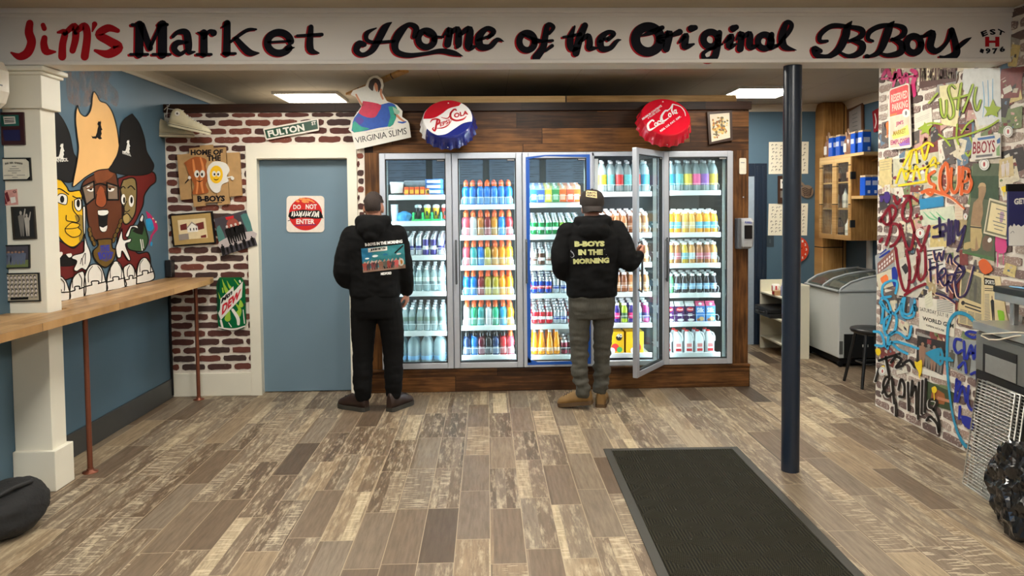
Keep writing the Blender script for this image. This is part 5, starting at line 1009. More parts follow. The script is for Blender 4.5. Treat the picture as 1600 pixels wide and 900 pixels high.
# ---------------------------------------------------------------- hanging canvas shoes
def shoe(root, T, L, up, sole, toe, hh, sole_t=.028, laces=None, patch=None, W=1):
    """x runs heel to toe"""
    hw = [(0, .024), (.04, .032), (.15, .037), (.35, .035), (.55, .041), (.72, .046), (.86, .042), (.95, .03), (1, .012)]
    def wid(u):
        for (a, p), (b, q) in zip(hw, hw[1:]):
            if a <= u <= b: return (p+(q-p)*(u-a)/(b-a))*W*L/.3
        return .012
    us = [0, .02, .06, .12, .2, .3, .4, .5, .6, .7, .8, .88, .94, .98, 1]
    ol = [(u*L, -wid(u)*1.06-.002) for u in us]+[(u*L, wid(u)*1.06+.002) for u in us[::-1]]
    MB().prism([T @ Vector((x, y, 0)) for x, y in ol], T.to_3x3() @ Vector((0, 0, sole_t)), sole).build('sole', root)
    R = []
    for u in us:
        h = hh(u); w_ = wid(u); ring_ = []
        for i in range(13):
            a = PI*i/12; k = abs(math.cos(a))**.75*(1 if math.cos(a) > 0 else -1)
            ring_.append(T @ Vector((u*L, k*w_*(1-.25*math.sin(a)**2*min(1, h/.1)), sole_t-.004+h*math.sin(a)**.7)))
        R.append(ring_)
    MB().loft(R, up).build('upper', root)
    if toe:
        R = []
        for u in (.84, .88, .94, .985, 1.01): R.append([T @ Vector((u*L, math.cos(PI*i/12)*(wid(min(u, 1))+.003), sole_t-.004+(hh(min(u, 1))+.003)*math.sin(PI*i/12)**.7)) for i in range(13)])
        MB().loft(R, toe).build('toe_cap', root)
        MB().prism([T @ Vector((x, y*1.03, sole_t*.62)) for x, y in ol], T.to_3x3() @ Vector((0, 0, .004)), BLK).build('sole_stripe', root)
    if laces:
        m = MB()
        for q in range(6):
            u = .38+q*.075; h = sole_t+hh(u)+.001; w_ = wid(u)*.55
            m.tube([T @ Vector((u*L, -w_, h-.012)), T @ Vector((u*L-.004, 0, h+.001)), T @ Vector((u*L, w_, h-.012))], .0035, laces, 6)
        m.build('laces', root)
    if patch: patch(root, T)
def hitop(u):
    pts = [(0, .1), (.03, .125), (.1, .135), (.22, .13), (.3, .112), (.4, .09), (.55, .068), (.75, .05), (.9, .036), (.97, .022), (1, .006)]
    for (a, p), (b, q) in zip(pts, pts[1:]):
        if a <= u <= b: return p+(q-p)*(u-a)/(b-a)
    return .006
canvas = M('aged cream canvas', (200, 192, 162), .85, var=.2, scale=20, bump=.2); rub = M('cream rubber', (206, 198, 170), .5)
def shoepatch(root, T):
    m = MB(); C0 = Vector((.06, -.0385, .115))
    m.prism([T @ (C0+Vector((.021*math.cos(a), -.002, .021*math.sin(a)))) for a in [2*PI*i/24 for i in range(24)]], T.to_3x3() @ Vector((0, .006, 0)), WHT)
    m.prism([T @ (C0+Vector(((.012 if i % 2 == 0 else .005)*math.sin(2*PI*i/10), -.003, (.012 if i % 2 == 0 else .005)*math.cos(2*PI*i/10)))) for i in range(10)], T.to_3x3() @ Vector((0, .001, 0)), BLK); m.build('ankle_patch', root)
p = at(239, 214, Y=6.355); t = thing('canvas_shoe', 'cream high top canvas shoe hanging behind the other, nearer the corner', 'shoe', p, 'pair of canvas shoes hung on the brick wall')
shoe(t, Matrix.Translation(p) @ Matrix.Rotation(math.radians(1), 4, 'Y'), .34, canvas, rub, rub, hitop, laces=WHT)
p = at(264.5, 197, Y=6.25); t = thing('canvas_shoe', 'cream high top canvas shoe hanging in front, toe tilted down, star patch showing', 'shoe', p, 'pair of canvas shoes hung on the brick wall')
T = Matrix.Translation(p) @ Matrix.Rotation(math.radians(13), 4, 'Y'); shoe(t, T, .34, canvas, rub, rub, hitop, laces=WHT, patch=shoepatch)
N = at(262, 166, Y=YB-.05); lc = MB().tube([T @ Vector((.09, 0, .15)), (N.x+.03, 6.3, N.z-.03), N, (N.x+.004, 6.34, N.z-.06), (N.x+.002, 6.34, N.z-.1)], .0035, WHT, 6).tube([N+Vector((-.03, 0, -.03)), N, N+Vector((.02, -.01, .012))], .003, WHT, 6).tube([N+Vector((0, .06, .004)), N+Vector((0, -.012, .004))], .004, chrome, 8)
lc.build('hanging_lace', t)
# ---------------------------------------------------------------- wall air conditioner, pictures on the pillar
t = thing('air_conditioner', 'white wall air conditioner at the upper left, in front of the pillar', 'air conditioner', (-2.75, 3.5, 2.12)); acm = M('warm white plastic', (222, 216, 200), .35)
pf = [(-2.738, 2.43), (-2.6, 2.43), (-2.555, 2.41), (-2.53, 2.36), (-2.53, 2.25), (-2.55, 2.19), (-2.62, 2.13), (-2.738, 2.12)]
R = []
for y, k in ((3.1, 1), (4.01, 1), (4.04, .985), (4.055, .94)): R.append([(-2.738+(x+2.738)*k, y, 2.28+(z-2.28)*k) for x, z in pf])
MB().loft(R, acm, smooth=False).build('body', t)
MB().prism([(-2.55, 3.98, 2.186), (-2.618, 3.98, 2.128), (-2.618, 3.12, 2.128), (-2.55, 3.12, 2.186)], (.006, 0, -.006), M('black louver', (22, 22, 24), .3)).build('louver', t)
MB().box(-2.5295, -2.5285, 3.93, 3.98, 2.275, 2.282, M('grey print')).build('maker_mark', t)
PP = Plane('Y', 4.297-.014, -.0012, 0, 160, 5.29); P2 = Plane('Y', 4.297-.014, -.0012, 0, 310, 4.74)
bw = M('black picture frame', (20, 19, 19), .35)
def fill(c, n): return M('photo '+n, c, .4, var=.35, scale=60)
frame('award_plaque', 'dark wooden plaque with green and blue plates, topmost on the white pillar', 'plaque', PP, [(-24, 82), (192, 80), (204, 350), (4, 352)], 22, M('maroon wood', (58, 26, 30), .35), lambda m, q: (upoly(m, PP, q, [(0, 0), (.9, 0), (.9, .4), (0, .42)], M('teal plate', (30, 92, 84)), -2), upoly(m, PP, q, [(.15, .06), (.72, .06), (.74, .32), (.17, .34)], WHT, -1), [upoly(m, PP, q, [(.2, .12+v), (.68, .11+v), (.68, .14+v), (.2, .15+v)], BLK, 0) for v in (0, .07, .13)], upoly(m, PP, q, [(.05, .55), (.92, .55), (.92, .95), (.08, .95)], M('navy plate', (24, 24, 70)), -2)), .012, M('maroon wood'))
def cert(m, q):
    for c in ([(0, 0), (.1, 0), (0, .14)], [(1, 0), (.9, 0), (1, .14)], [(0, 1), (.1, 1), (0, .86)], [(1, 1), (.9, 1), (1, .86)]): upoly(m, PP, q, c, BLK, -1)
    text_quad(m, 'Mustang High School', lq(q, .2, .16), lq(q, .8, .15), lq(q, .8, .28), lq(q, .2, .29), BLK, 0, PP, -1) if 0 else [upoly(m, PP, q, [(u, v), (u+.018, v-.01), (u+.022, v+.08), (u+.004, v+.08)], BLK, -1) for u, v in [(.2+i*.03, .2-.05*math.sin(i/19*PI)) for i in range(20)] if int(u*100) % 5]
    for v, a, b_ in ((.36, .44, .58), (.48, .36, .66), (.58, .3, .72), (.68, .42, .58), (.8, .15, .45), (.8, .58, .85), (.9, .42, .6)): upoly(m, PP, q, [(a, v-.01), (b_, v-.01), (b_, v+.015), (a, v+.015)], M('grey print'), -1)
frame('framed_certificate', 'black framed pale certificate, second from the top on the white pillar', 'certificate', PP, [(-30, 458), (246, 456), (257, 644), (-12, 648)], 10, bw, cert, .012, M('cream paper', (214, 208, 190)))
def players(m, q): fig(m, P2, q, .4, .95, .85, M('grey player', (120, 116, 110)), -2, 1, M('pale grey', (176, 170, 160))); fig(m, P2, q, .68, .95, .75, M('pale grey'), -1.5, 1)
frame('framed_photo', 'framed black and white photo of two basketball players, on the white pillar', 'photo', P2, [(78, 62), (252, 58), (268, 300), (96, 306)], 12, M('brown black frame', (48, 40, 30), .4), players, .012, fill((34, 32, 30), 'dark'))
def team(m, q):
    upoly(m, P2, q, [(0, .7), (1, .66), (1, 1), (0, 1)], M('grass print', (104, 116, 70)), -2.5)
    for k in range(7): fig(m, P2, q, .1+k*.12, .86+.02*(k % 2), .62, M('slate uniform', (96, 104, 124)), -2, skin=M('print tan', (140, 110, 92)))
frame('framed_photo', 'dark framed photo of a team standing in a row, above the portrait board', 'photo', P2, [(-22, 348), (216, 342), (218, 516), (-12, 522)], 8, bw, team, .012, fill((70, 66, 74), 'stadium'))
def portraits(m, q):
    for r in range(5):
        for k in range(9):
            u, v = .08+k*.105+(r % 2)*.02, .1+r*.17; ell(m, P2, *lq(q, u, v), 11, 13, M('dark hair print', (40, 36, 34)), -2, 0, 9); ell(m, P2, *lq(q, u+.005, v+.025), 8, 10, M('pale faces'), -1.5, 0, 9); upoly(m, P2, q, [(u-.045, v+.12), (u-.02, v+.075), (u+.03, v+.075), (u+.05, v+.12)], M('grey player'), -2)
    upoly(m, P2, q, [(.24, .88), (.72, .87), (.72, .96), (.24, .97)], BLK, -1)
frame('framed_photo', 'black framed sepia board of many small portraits, lowest on the white pillar', 'photo', P2, [(-10, 556), (286, 550), (297, 762), (2, 770)], 9, bw, portraits, .012, M('sepia paper', (172, 162, 140)))
q = [(-20, 735), (140, 715), (150, 845), (-10, 856)]; m = MB(); PN = Plane('Y', 4.297-.003, -.001, 0, 160, 5.29); panel(m, PN, q, fill((206, 150, 140), 'pink'), .002)
for c in ([(0, .1), (.3, .05), (.45, .9), (.1, .95)], [(.35, .2), (.5, .1), (.6, .7), (.45, .8)]): upoly(m, PN, q, c, M('oxblood print', (104, 24, 34)), 1)
ell(m, PN, 120, 738, 14, 10, BLK, 1); ell(m, PN, 120, 738, 10, 6, fill((206, 150, 140), 'pink'), 1.5); upoly(m, PN, q, [(.62, .5), (.88, .48), (.9, .85), (.64, .88)], WHT, 1); tag(m.build('snapshot'), 'unframed pink and dark red snapshot on the white pillar', 'photo')
# ---------------------------------------------------------------- back corner
BW = Plane('Y', 8.344, -.0012, 1165, 200, 3.752)
for k, (q, lab) in enumerate((([(137, 82), (370, 80), (366, 268), (135, 270)], 'upper cream poster of small sketched heads, half hidden by the steel post'), ([(136, 444), (366, 442), (360, 630), (131, 630)], 'lower cream poster of small sketched heads, half hidden by the steel post'))):
    m = MB(); panel(m, BW, q, M('cream poster', (232, 226, 204), .6, var=.03), .002); random.seed(k+4)
    for r in range(8):
        for c in range(9):
            x, y = lq(q, .1+c*.1+random.uniform(-.02, .02), .12+r*.108+random.uniform(-.02, .02)); ell(m, BW, x, y, 6, 6.5, M('dark hair print') if random.random() < .5 else M('grey player'), 1, 0, 9); ell(m, BW, x+1, y+2, 4.4, 5, M('cream poster'), 2, 0, 9)
    tag(m.build('sketch_poster'), lab, 'poster', 'cream sketch posters')
BF = Plane('Y', 8.33, -.0012, 1165, 200, 3.752)
frame('framed_notice', 'tall dark framed notice between the two cream posters', 'picture', BF, [(190, 280), (300, 278), (300, 440), (190, 442)], 14, M('dark walnut frame'), lambda m, q: (upoly(m, BF, q, [(.0, .05), (1, .05), (1, .45), (0, .45)], WHT, -2), upoly(m, BF, q, [(.1, .15), (.4, .12), (.5, .35), (.2, .4)], BLK, -1), upoly(m, BF, q, [(.0, .55), (1, .55), (1, .85), (0, .85)], M('grey player'), -2)), .012, M('dark walnut frame'))
t = thing('griddle_trivet', 'small round ridged pan with a short handle hanging beside the steel post', 'pan', BF.at((360, 372))); m = MB(); panel(m, BF, [(360+38*math.cos(a), 372+38*math.sin(a)) for a in [2*PI*i/28 for i in range(28)]], M('grey brown iron', (140, 122, 104), .5, .3), .014); m.build('pan', t)
m = MB()
for k in range(5): stroke(m, BF, [(332+k*3, 358+k*10, 5), (350, 352+k*10, 5), (372, 362+k*9, 5), (390-k*2, 352+k*9, 5)], M('dark iron ridge', (60, 48, 42)), layer=1)
m.build('ridges', t); m = MB(); panel(m, BF, [(338, 342), (322, 328), (326, 314), (338, 322), (350, 336)], M('grey brown iron'), .012); m.build('handle', t)
t = thing('wall_clock', 'orange red round wall clock with white numerals, half hidden by the steel post', 'clock', BF.at((318, 712))); m = MB(); C0 = (312, 712)
panel(m, BF, [(C0[0]+58*math.cos(a), C0[1]+72*math.sin(a)) for a in [2*PI*i/36 for i in range(36)]], M('clock orange', (206, 66, 36), .35), .02); m.build('clock_face', t); m = MB()
for h in range(12):
    a = math.radians(h*30-90); x, y = C0[0]+44*math.cos(a), C0[1]+56*math.sin(a); text_box(m, str(h or 12), x-5-(4 if h in (0, 10, 11) else 0), x+5+(4 if h in (0, 10, 11) else 0), y-7, y+7, WHT, BF, 1, .03)
m.build('numerals', t); m = MB(); stroke(m, BF, [C0, (C0[0]+20, C0[1]-8)], BLK, 4, 1.5); stroke(m, BF, [C0, (C0[0]-10, C0[1]+38)], BLK, 3, 1.5); m.build('hands', t)
m = MB(); panel(m, BW, [(122, 630), (166, 630), (166, 697), (122, 697)], M('slate plate', (52, 64, 72), .4), .006); stroke(m, BW, [(144, 655), (144, 672)], M('slate toggle', (76, 88, 96)), 8, 2); tag(m.build('switch_plate'), 'dark slate blank switch plate under the lower cream poster', 'switch plate')
tag(MB().bbox(3.77, 4.045, 8.14, 8.345, 0, 2.745, .006, pine_v).build('timber_post'), 'thick knotty timber post in the far right corner', 'post')
# wall cabinet, doors facing the aisle
t = thing('wall_cabinet', 'pine wall cabinet with two glazed doors, hanging beside the timber post', 'cabinet', (3.69, 7.35, 1.236)); m = MB(); x0, x1, ya, yb_, za, zb = 3.71, 4.045, 7.35, 8.05, 1.236, 2.118
m.box(x0, x1, ya, yb_, za, za+.02, pine_v).box(x0-.02, x1, 7.1, yb_, zb-.028, zb, pine).box(x0, x1, yb_-.018, yb_, za+.02, zb-.028, pine_v).box(x1-.012, x1, ya, yb_-.018, za+.02, zb-.028, pine); m.build('carcass', t)
MB().box(x0-.02, x1, ya-.018, ya, za, zb-.028, pine_v).build('end_panel', t)
for z in (1.565, 1.84): MB().box(x0, x1-.012, ya, yb_-.018, z-.016, z, pine).build('inner_shelf', t)
MB().box(x0-.02, x1, 7.1, ya-.018, 1.66, 1.69, pine).build('end_shelf', t)
for k, (a, b_) in enumerate(((7.352, 7.698), (7.702, 8.048))):
    d = MB(); w_ = .045; xq = (3.688, 3.71); d.box(*xq, a, a+w_, za, zb-.03, pine).box(*xq, b_-w_, b_, za, zb-.03, pine).box(*xq, a+w_, b_-w_, za, za+.05, pine).box(*xq, a+w_, b_-w_, zb-.08, zb-.03, pine); d = d.build('door', t)
    g = MB().box(3.696, 3.7, a+w_, b_-w_, za+.05, zb-.08, clear('cabinet glass', (250, 252, 250), .985, .03, (230, 230, 230), 1.12)).build('glass_pane'); g.parent = d
for z in (1.37, 1.86): MB().box(3.684, 3.73, 7.328, 7.353, z, z+.075, M('black hinge', (20, 20, 20))).build('hinge', t)
MB().tube([(3.9, 7.33, 2.04), (3.9, 7.2, 2.06), (3.9, 7.14, 2.09)], .012, pine_v, 6).build('bracket', t)
brownb = clear('amber glass', (120, 60, 30), .3, .05, (92, 36, 20), 1.3)
def syrup(): return bottle(M('amber syrup', (84, 34, 22), .15, coat=.4), 'syrup', .2, .036, capk, M('tan label', (206, 160, 120), .4, var=.3, scale=60), (.2, .5), .012, .014)
def squeeze():
    b = MB().lathe([(0, 0), (.03, 0), (.032, .01), (.032, .13), (.022, .15)], plastic('squeeze bottle', (226, 224, 216), .4), None, 16); return b, [('nozzle', MB().lathe([(.018, .148), (.016, .165), (.004, .205), (.003, .21), (0, .21)], capw, None, 12)), ('band', band(.0325, .05, .08, M('grey band', (180, 178, 170)), 16))]
for k, y in enumerate((7.47, 7.58, 7.85)): put('syrup_bottle', 'syrup', syrup, (3.80, y, 1.842), 'amber syrup bottle, %s from right on the top shelf of the glazed cabinet' % ORD[k], 'syrup bottle', 'amber syrup bottles')
for k, y in enumerate((7.45, 7.56, 7.68, 7.88)): put('squeeze_bottle', 'squeeze', squeeze, (3.80, y, 1.567), 'white squeeze bottle, %s from right on the middle shelf of the glazed cabinet' % ORD[k], 'squeeze bottle', 'white squeeze bottles in the cabinet')
for k, y in enumerate((7.44, 7.56, 7.86)): put('squeeze_bottle', 'squeeze', squeeze, (3.775, y, 1.258), 'white squeeze bottle, %s from right on the cabinet bottom, before syrup bottles' % ORD[k], 'squeeze bottle', 'white squeeze bottles in the cabinet')
for k, y in enumerate((7.49, 7.62, 7.92)): put('syrup_bottle', 'syrup', syrup, (3.86, y, 1.258), 'amber syrup bottle, %s from right on the bottom of the glazed cabinet' % ORD[k], 'syrup bottle', 'amber syrup bottles')
def tub():
    b = MB().bbox(-.046, .046, -.046, .046, 0, .205, .008, M('bright blue tub', (22, 84, 196), .35, var=.08)); return b, [('lid', MB().bbox(-.044, .044, -.044, .044, .203, .222, .005, M('beige lid', (214, 186, 150), .4))), ('printed_front', MB().box(-.032, .03, -.0475, -.046, .1, .15, M('pale blue print', (196, 206, 236))).box(.01, .034, -.0475, -.046, .02, .055, M('pale blue print')).box(-.0475, -.046, -.03, .032, .1, .15, M('pale blue print')))]
for k, (x, y) in enumerate(((3.775, 7.885), (3.775, 7.72), (3.775, 7.4), (3.775, 7.25))): put('coffee_tub', 'coffee tub', tub, (x, y, 2.12), 'tall blue tub with beige lid on the cabinet, %s from left' % ORD[k], 'tub', 'blue tubs on the cabinet')
def carafe():
    b = MB().lathe([(0, 0), (.055, 0), (.06, .02), (.06, .15), (.04, .19), (.022, .21), (.022, .23)], M('tea brown jug', (140, 104, 86), .3, coat=.3), None, 18); return b, [('handle', MB().tube([(.0, .02, .22), (0, .05, .27), (0, .09, .24), (0, .062, .13)], .012, M('jug handle', (178, 144, 120), .3), 8)), ('paper_label', MB().box(-.0615, -.06, -.03, .03, .03, .12, WHT).box(-.03, .03, -.0615, -.06, .03, .12, WHT))]
for k, (x, y) in enumerate(((3.79, 8.0), (3.80, 7.58))): put('syrup_jug', 'carafe', carafe, (x, y, 2.12), ('brown handled jug nearest the timber post, on top of the cabinet', 'brown handled jug between the blue tubs on top of the cabinet')[k], 'jug', 'brown jugs on the cabinet')
for k in range(3): put('coffee_tub', 'short tub', lambda: (MB().bbox(-.032, .032, -.05, .05, 0, .18, .004, M('bright blue tub')), [('lid', MB().bbox(-.031, .031, -.049, .049, .18, .2, .003, M('beige lid'))), ('printed_front', MB().box(-.024, .024, -.0515, -.05, .1, .145, M('pale blue print')).box(-.004, .02, -.0515, -.05, .02, .05, M('pale blue print')))]), (3.765+k*.067, 7.2, 1.692), 'short blue tub on the cabinet end shelf, %s from left' % ORD[k], 'tub', 'blue tubs on the end shelf')
AW = Plane('X', 4.03, -.0012)
frame('framed_picture', 'wood framed document on the blue wall above the cabinet', 'picture', AW, [(1323, 172), (1348, 160.5), (1349, 212), (1323, 216)], 3, M('walnut frame', (96, 62, 40), .4), lambda m, q: [upoly(m, AW, q, [(.3, v), (.7, v), (.7, v+.03), (.3, v+.03)], M('grey print'), -2) for v in (.2, .35, .5, .65, .8)], .015, M('grey paper', (150, 146, 142)))
m = MB(); panel(m, AW, [(1363, 174), (1374, 168), (1374, 204), (1365, 207)], M('scarlet tin', (150, 20, 34), .3), .01); stroke(m, AW, [(1367, 178), (1369, 190), (1367, 200)], WHT, 1.5, 1); tag(m.build('tin_sign'), 'narrow red and white tin sign just left of the graffiti wall', 'sign')
o = MB().bbox(4.02, 4.049, 7.58, 7.66, 0, 1.62, .003, WHT); struct(o.build('trim_10'))
# cream shelf unit and what stands on it
t = thing('shelf_unit', 'low cream shelf unit standing behind the dark steel post', 'shelf unit', (3.2, 7.8, 0)); cs = M('cream melamine', (226, 222, 200), .4, var=.03)
for y0, y1 in ((7.48, 7.5), (8.12, 8.14)): MB().bbox(3.06, 3.335, y0, y1, 0, .77, .002, cs).build('end_panel', t)
MB().box(3.318, 3.335, 7.5, 8.12, 0, .77, cs).build('back_panel', t)
for z in (.64, .40, .15): MB().bbox(3.062, 3.318, 7.5, 8.12, z-.018, z, .002, cs).build('shelf_board', t)
t = thing('mug', 'white mug with red and black print on the cream shelf unit', 'mug', (3.13, 7.86, .641)); T = Matrix.Translation((3.13, 7.86, .641)); MB().lathe([(0, 0), (.038, 0), (.04, .006), (.04, .105), (.037, .105), (.036, .01), (0, .01)], WHT, T, 20).build('cup', t)
MB().tube([(.02, -.034, .085), (.034, -.058, .08), (.036, -.06, .04), (.022, -.036, .02)], .006, WHT, 8).build('handle', t); [c.__setattr__('matrix_parent_inverse', Matrix.Identity(4)) for c in t.children if c.name.startswith('handle')]
m = MB().prism([T @ Vector((-.0405, -.012, .03)), T @ Vector((-.0405, .012, .03)), T @ Vector((-.0405, .012, .09)), T @ Vector((-.0405, -.012, .09))], (-.001, 0, 0), rpaint).prism([T @ Vector((-.02, -.0385, .03)), T @ Vector((.012, -.0385, .03)), T @ Vector((.005, -.0385, .09)), T @ Vector((-.02, -.0385, .09))], (0, -.001, 0), rpaint); m.build('printed_mark', t)
put('sauce_bottle', 'sauce', lambda: (MB().lathe([(0, 0), (.03, 0), (.03, .1), (.018, .13)], M('navy sauce bottle', (36, 40, 80), .3), None, 16), [('cap', MB().lathe([(.024, .128), (.026, .15), (.016, .17), (0, .17)], capr, None, 14)), ('wrapper', band(.0305, .05, .09, M('tan label'), 16))]), (3.2, 7.78, .641), 'dark sauce bottle with rounded red cap on the cream shelf unit', 'bottle', 'condiments')
put('sauce_bottle', 'pale sauce', lambda: (MB().lathe([(0, 0), (.028, 0), (.028, .09), (.016, .12)], M('pale violet bottle', (150, 150, 190), .3), None, 16), [('cap', MB().lathe([(.018, .118), (.018, .14), (0, .14)], capw, None, 14))]), (3.13, 7.66, .641), 'pale bottle with white cap nearest the post on the cream shelf unit', 'bottle', 'condiments')
o = MB().bbox(-.045, .045, -.035, .035, 0, .05, .003, M('tan small carton', (190, 150, 110), .5)); o = o.build('packet_box'); o.location = (3.1, 7.74, .641); tag(o, 'small tan carton lying in front of the sauce bottle', 'box'); c = MB().box(-.046, -.045, -.03, .03, .012, .04, rpaint).build('printed_front'); c.parent = o
t = thing('tool_case', 'black plastic tool case sticking out of the middle shelf of the cream unit', 'case', (3.15, 7.9, .402)); cm = M('black case plastic', (24, 25, 27), .4); MB().bbox(2.985, 3.3, 7.66, 8.1, .402, .45, .01, cm).build('lower_shell', t); MB().bbox(2.985, 3.3, 7.66, 8.1, .452, .50, .01, cm).build('lid', t)
MB().tube([(2.985, 7.8, .45), (2.95, 7.8, .45), (2.95, 7.95, .45), (2.985, 7.95, .45)], .01, cm, 8).build('handle', t)
for y in (7.72, 8.02): MB().bbox(2.976, 2.99, y, y+.035, .43, .475, .003, M('grey latch', (60, 62, 64))).build('latch', t)
# ice cream freezer
t = thing('chest_freezer', 'white chest freezer with curved glass lids beside the cream shelf unit', 'freezer', (3.74, 7.4, 0)); fz = M('white freezer enamel', (206, 210, 208), .35, var=.03); fx0, fx1, fy0, fy1 = 3.45, 4.03, 7.08, 7.84
pf = [(fx0, .74), (fx0+.03, .78), (fx0+.12, .835), (fx0+.25, .875), (fx0+.4, .9), (fx1, .915)]
MB().bbox(fx0, fx1, fy0, fy1, .09, .745, .012, fz).build('body', t)
m = MB()
for y in (fy0, fy1-.012): MB().prism([(x, y, z) for x, z in pf]+[(fx1, y, .745)], (0, .012, 0), fz).build('lid_end', t)
rim = M('grey lid rim', (150, 154, 156), .4)
m = MB()
for y in (fy0+.006, (fy0+fy1)/2, fy1-.006): m.tube([(x, y, z+.004) for x, z in pf], .012, rim, 8)
m.tube([(fx0-.004, fy0, .752), (fx0-.004, fy1, .752)], .014, rim, 8).tube([(fx1-.02, fy0, .915), (fx1-.02, fy1, .915)], .012, rim, 8).tube([(fx0, fy0-.004, .752), (fx1, fy0-.004, .752)], .012, rim, 8); m.build('lid_rim', t)
for a, b_ in ((fy0+.012, (fy0+fy1)/2-.004), ((fy0+fy1)/2+.004, fy1-.012)): MB().loft([[(x, y, z) for x, z in pf]+[(x, y, z-.005) for x, z in pf[::-1]] for y in (a, b_)], clear('freezer lid glass', (190, 196, 190), .7, .05, (120, 124, 116), 1.3), smooth=False).build('glass_lid', t)
MB().box(fx0+.02, fx1-.02, fy0+.02, fy1-.02, .03, .09, BLK).build('plinth', t)
MB().bbox(3.5, 3.9, fy0-.012, fy0, .095, .33, .003, M('black vent panel', (18, 18, 19), .4)).build('vent_panel', t)
MB().bbox(3.455, 3.488, fy0-.01, fy0, .13, .26, .002, M('grey vent', (92, 94, 92))).build('control_panel', t); MB().box(3.68, 3.74, fy0-.014, fy0-.012, .2, .225, WHT).build('rating_label', t)
for x, y in ((3.48, 7.11), (3.97, 7.11), (3.48, 7.8), (3.97, 7.8)): MB().lathe([(.0, -.012), (.026, -.012), (.03, -.008), (.03, .008), (.026, .012), (0, .012)], BLK, Matrix.Translation((x, y, .03)) @ Matrix.Rotation(PI/2, 4, 'X'), 16).build('caster', t)
for k in range(6): tag(MB().bbox(-.05, .05, -.035, .035, 0, .05, .012, M('frozen tub pink', (170, 110, 110), .4)).build('ice_cream_tub'), 'dull pink ice cream tub under the freezer glass, %s from the aisle' % ORD[k], 'tub', 'tubs in the freezer').location = (3.56+.06*(k % 2), 7.2+k*.1, .747)
# stool behind the graffiti wall
t = thing('bar_stool', 'black round stool half hidden behind the graffiti wall', 'stool', (3.4, 6.38, 0)); bk = M('black stool paint', (22, 22, 23), .35)
MB().lathe([(0, .455), (.12, .455), (.165, .475), (.175, .495), (.17, .508), (.1, .502), (0, .5)], bk, Matrix.Translation((3.4, 6.38, 0)), 28).build('seat', t)
for sx_, sy_ in ((-1, -1), (1, -1), (-1, 1), (1, 1)): MB().tube([(3.4+sx_*.09, 6.38+sy_*.09, .46), (3.4+sx_*.16, 6.38+sy_*.16, .0)], [.016, .013], bk, 10).build('leg', t)
MB().tube([(3.4+.127*math.cos(PI/4+k*PI/2), 6.38+.127*math.sin(PI/4+k*PI/2)*1, .2) for k in range(5)], .008, bk, 8).build('footrest', t); MB().lathe([(.06, .44), (.06, .455)], bk, Matrix.Translation((3.4, 6.38, 0)), 20).build('seat_plate', t)
# ---------------------------------------------------------------- floor mat and bags
n = NT('ribbed black mat', .9); X, Y, Z = n.sep(); s_ = .11
u = n.math('DIVIDE', n.math('ADD', X, Y), s_*1.414); v = n.math('DIVIDE', n.math('SUBTRACT', X, Y), s_*1.414)
par = n.math('MODULO', n.math('ADD', n.math('ADD', n.math('FLOOR', u), n.math('FLOOR', v)), 100), 2)
ra = n.math('SINE', n.math('MULTIPLY', X, 2*PI/.016)); rb = n.math('SINE', n.math('MULTIPLY', n.math('ADD', X, n.math('MULTIPLY', Y, 1.2)), 2*PI/.018))
hgt = n.math('ADD', n.math('MULTIPLY', ra, par), n.math('MULTIPLY', rb, n.math('SUBTRACT', 1, par)))
n.bump(hgt, .9, .006); n.b.inputs['Specular IOR Level'].default_value = .2
lint = n.math('GREATER_THAN', n.noise(n.co, 55, 2), .79)
mat_m = n.done(n.mix(lint, n.mix(n.math('MULTIPLY', n.math('ADD', hgt, 1), .5), (20, 19, 14), (58, 55, 42)), (190, 186, 176)))
t = thing('floor_mat', 'large ribbed black entrance mat lying on the wood look floor', 'mat', (1.2, 3.7, 0)); T = Matrix.Translation((1.18, 3.6, 0)) @ Matrix.Rotation(math.radians(-1.0), 4, 'Z'); bm_ = M('black rubber border', (52, 50, 44), .6)
MB().bbox(-.395, .4, -1.13, 1.14, .001, .010, .003, mat_m, T).build('ribbed_field', t)
m = MB(); e = .05
for a, b_, c, d in ((-.445, -.395, -1.18, 1.19), (.4, .45, -1.18, 1.19), (-.395, .4, -1.18, -1.13), (-.395, .4, 1.14, 1.19)): m.bbox(a, b_, c, d, .0005, .007, .0025, bm_, T)
m.build('rubber_border', t)
def lump(name, c, r, h, mat, amp, f, label, cat, seed, knot=None, sm=True):
    t = thing(name, label, cat, (c[0], c[1], 0)); bm = bmesh.new(); bmesh.ops.create_icosphere(bm, subdivisions=5, radius=1)
    for p in bm.verts:
        d = p.co.copy(); k = 1+amp*noise.noise(d*f+Vector((seed, 0, 0)))+amp*.5*abs(noise.noise(d*f*2.7+Vector((0, seed, 0))))+(0 if sm else .3*(.4-abs(noise.noise(d*2.2+Vector((seed, 1, 2)))))+.12*(.4-abs(noise.noise(d*5))))
        z = d.z*k; p.co = Vector((c[0]+d.x*r[0]*k, c[1]+d.y*r[1]*k, max(0.001, h*.46+z*h*.52)))
    MB().bm(bm, mat, None, sm).build('bag_body', t)
    if knot: knot(t)
lump('cloth_bag', (-2.47, 3.74), (.2, .26), .25, M('black cloth', (17, 17, 18), .8, bump=.3, scale=60), .12, 1.6, 'round black cloth bag on the floor at the lower left', 'bag', 3, lambda t: MB().tube([(-2.42, 3.6, .22), (-2.36, 3.68, .25), (-2.35, 3.8, .235), (-2.42, 3.92, .2)], .012, M('black webbing', (26, 26, 27), .7), 8).build('strap', t))
trash = M('glossy black bin bag', (14, 14, 15), .2, coat=.3)
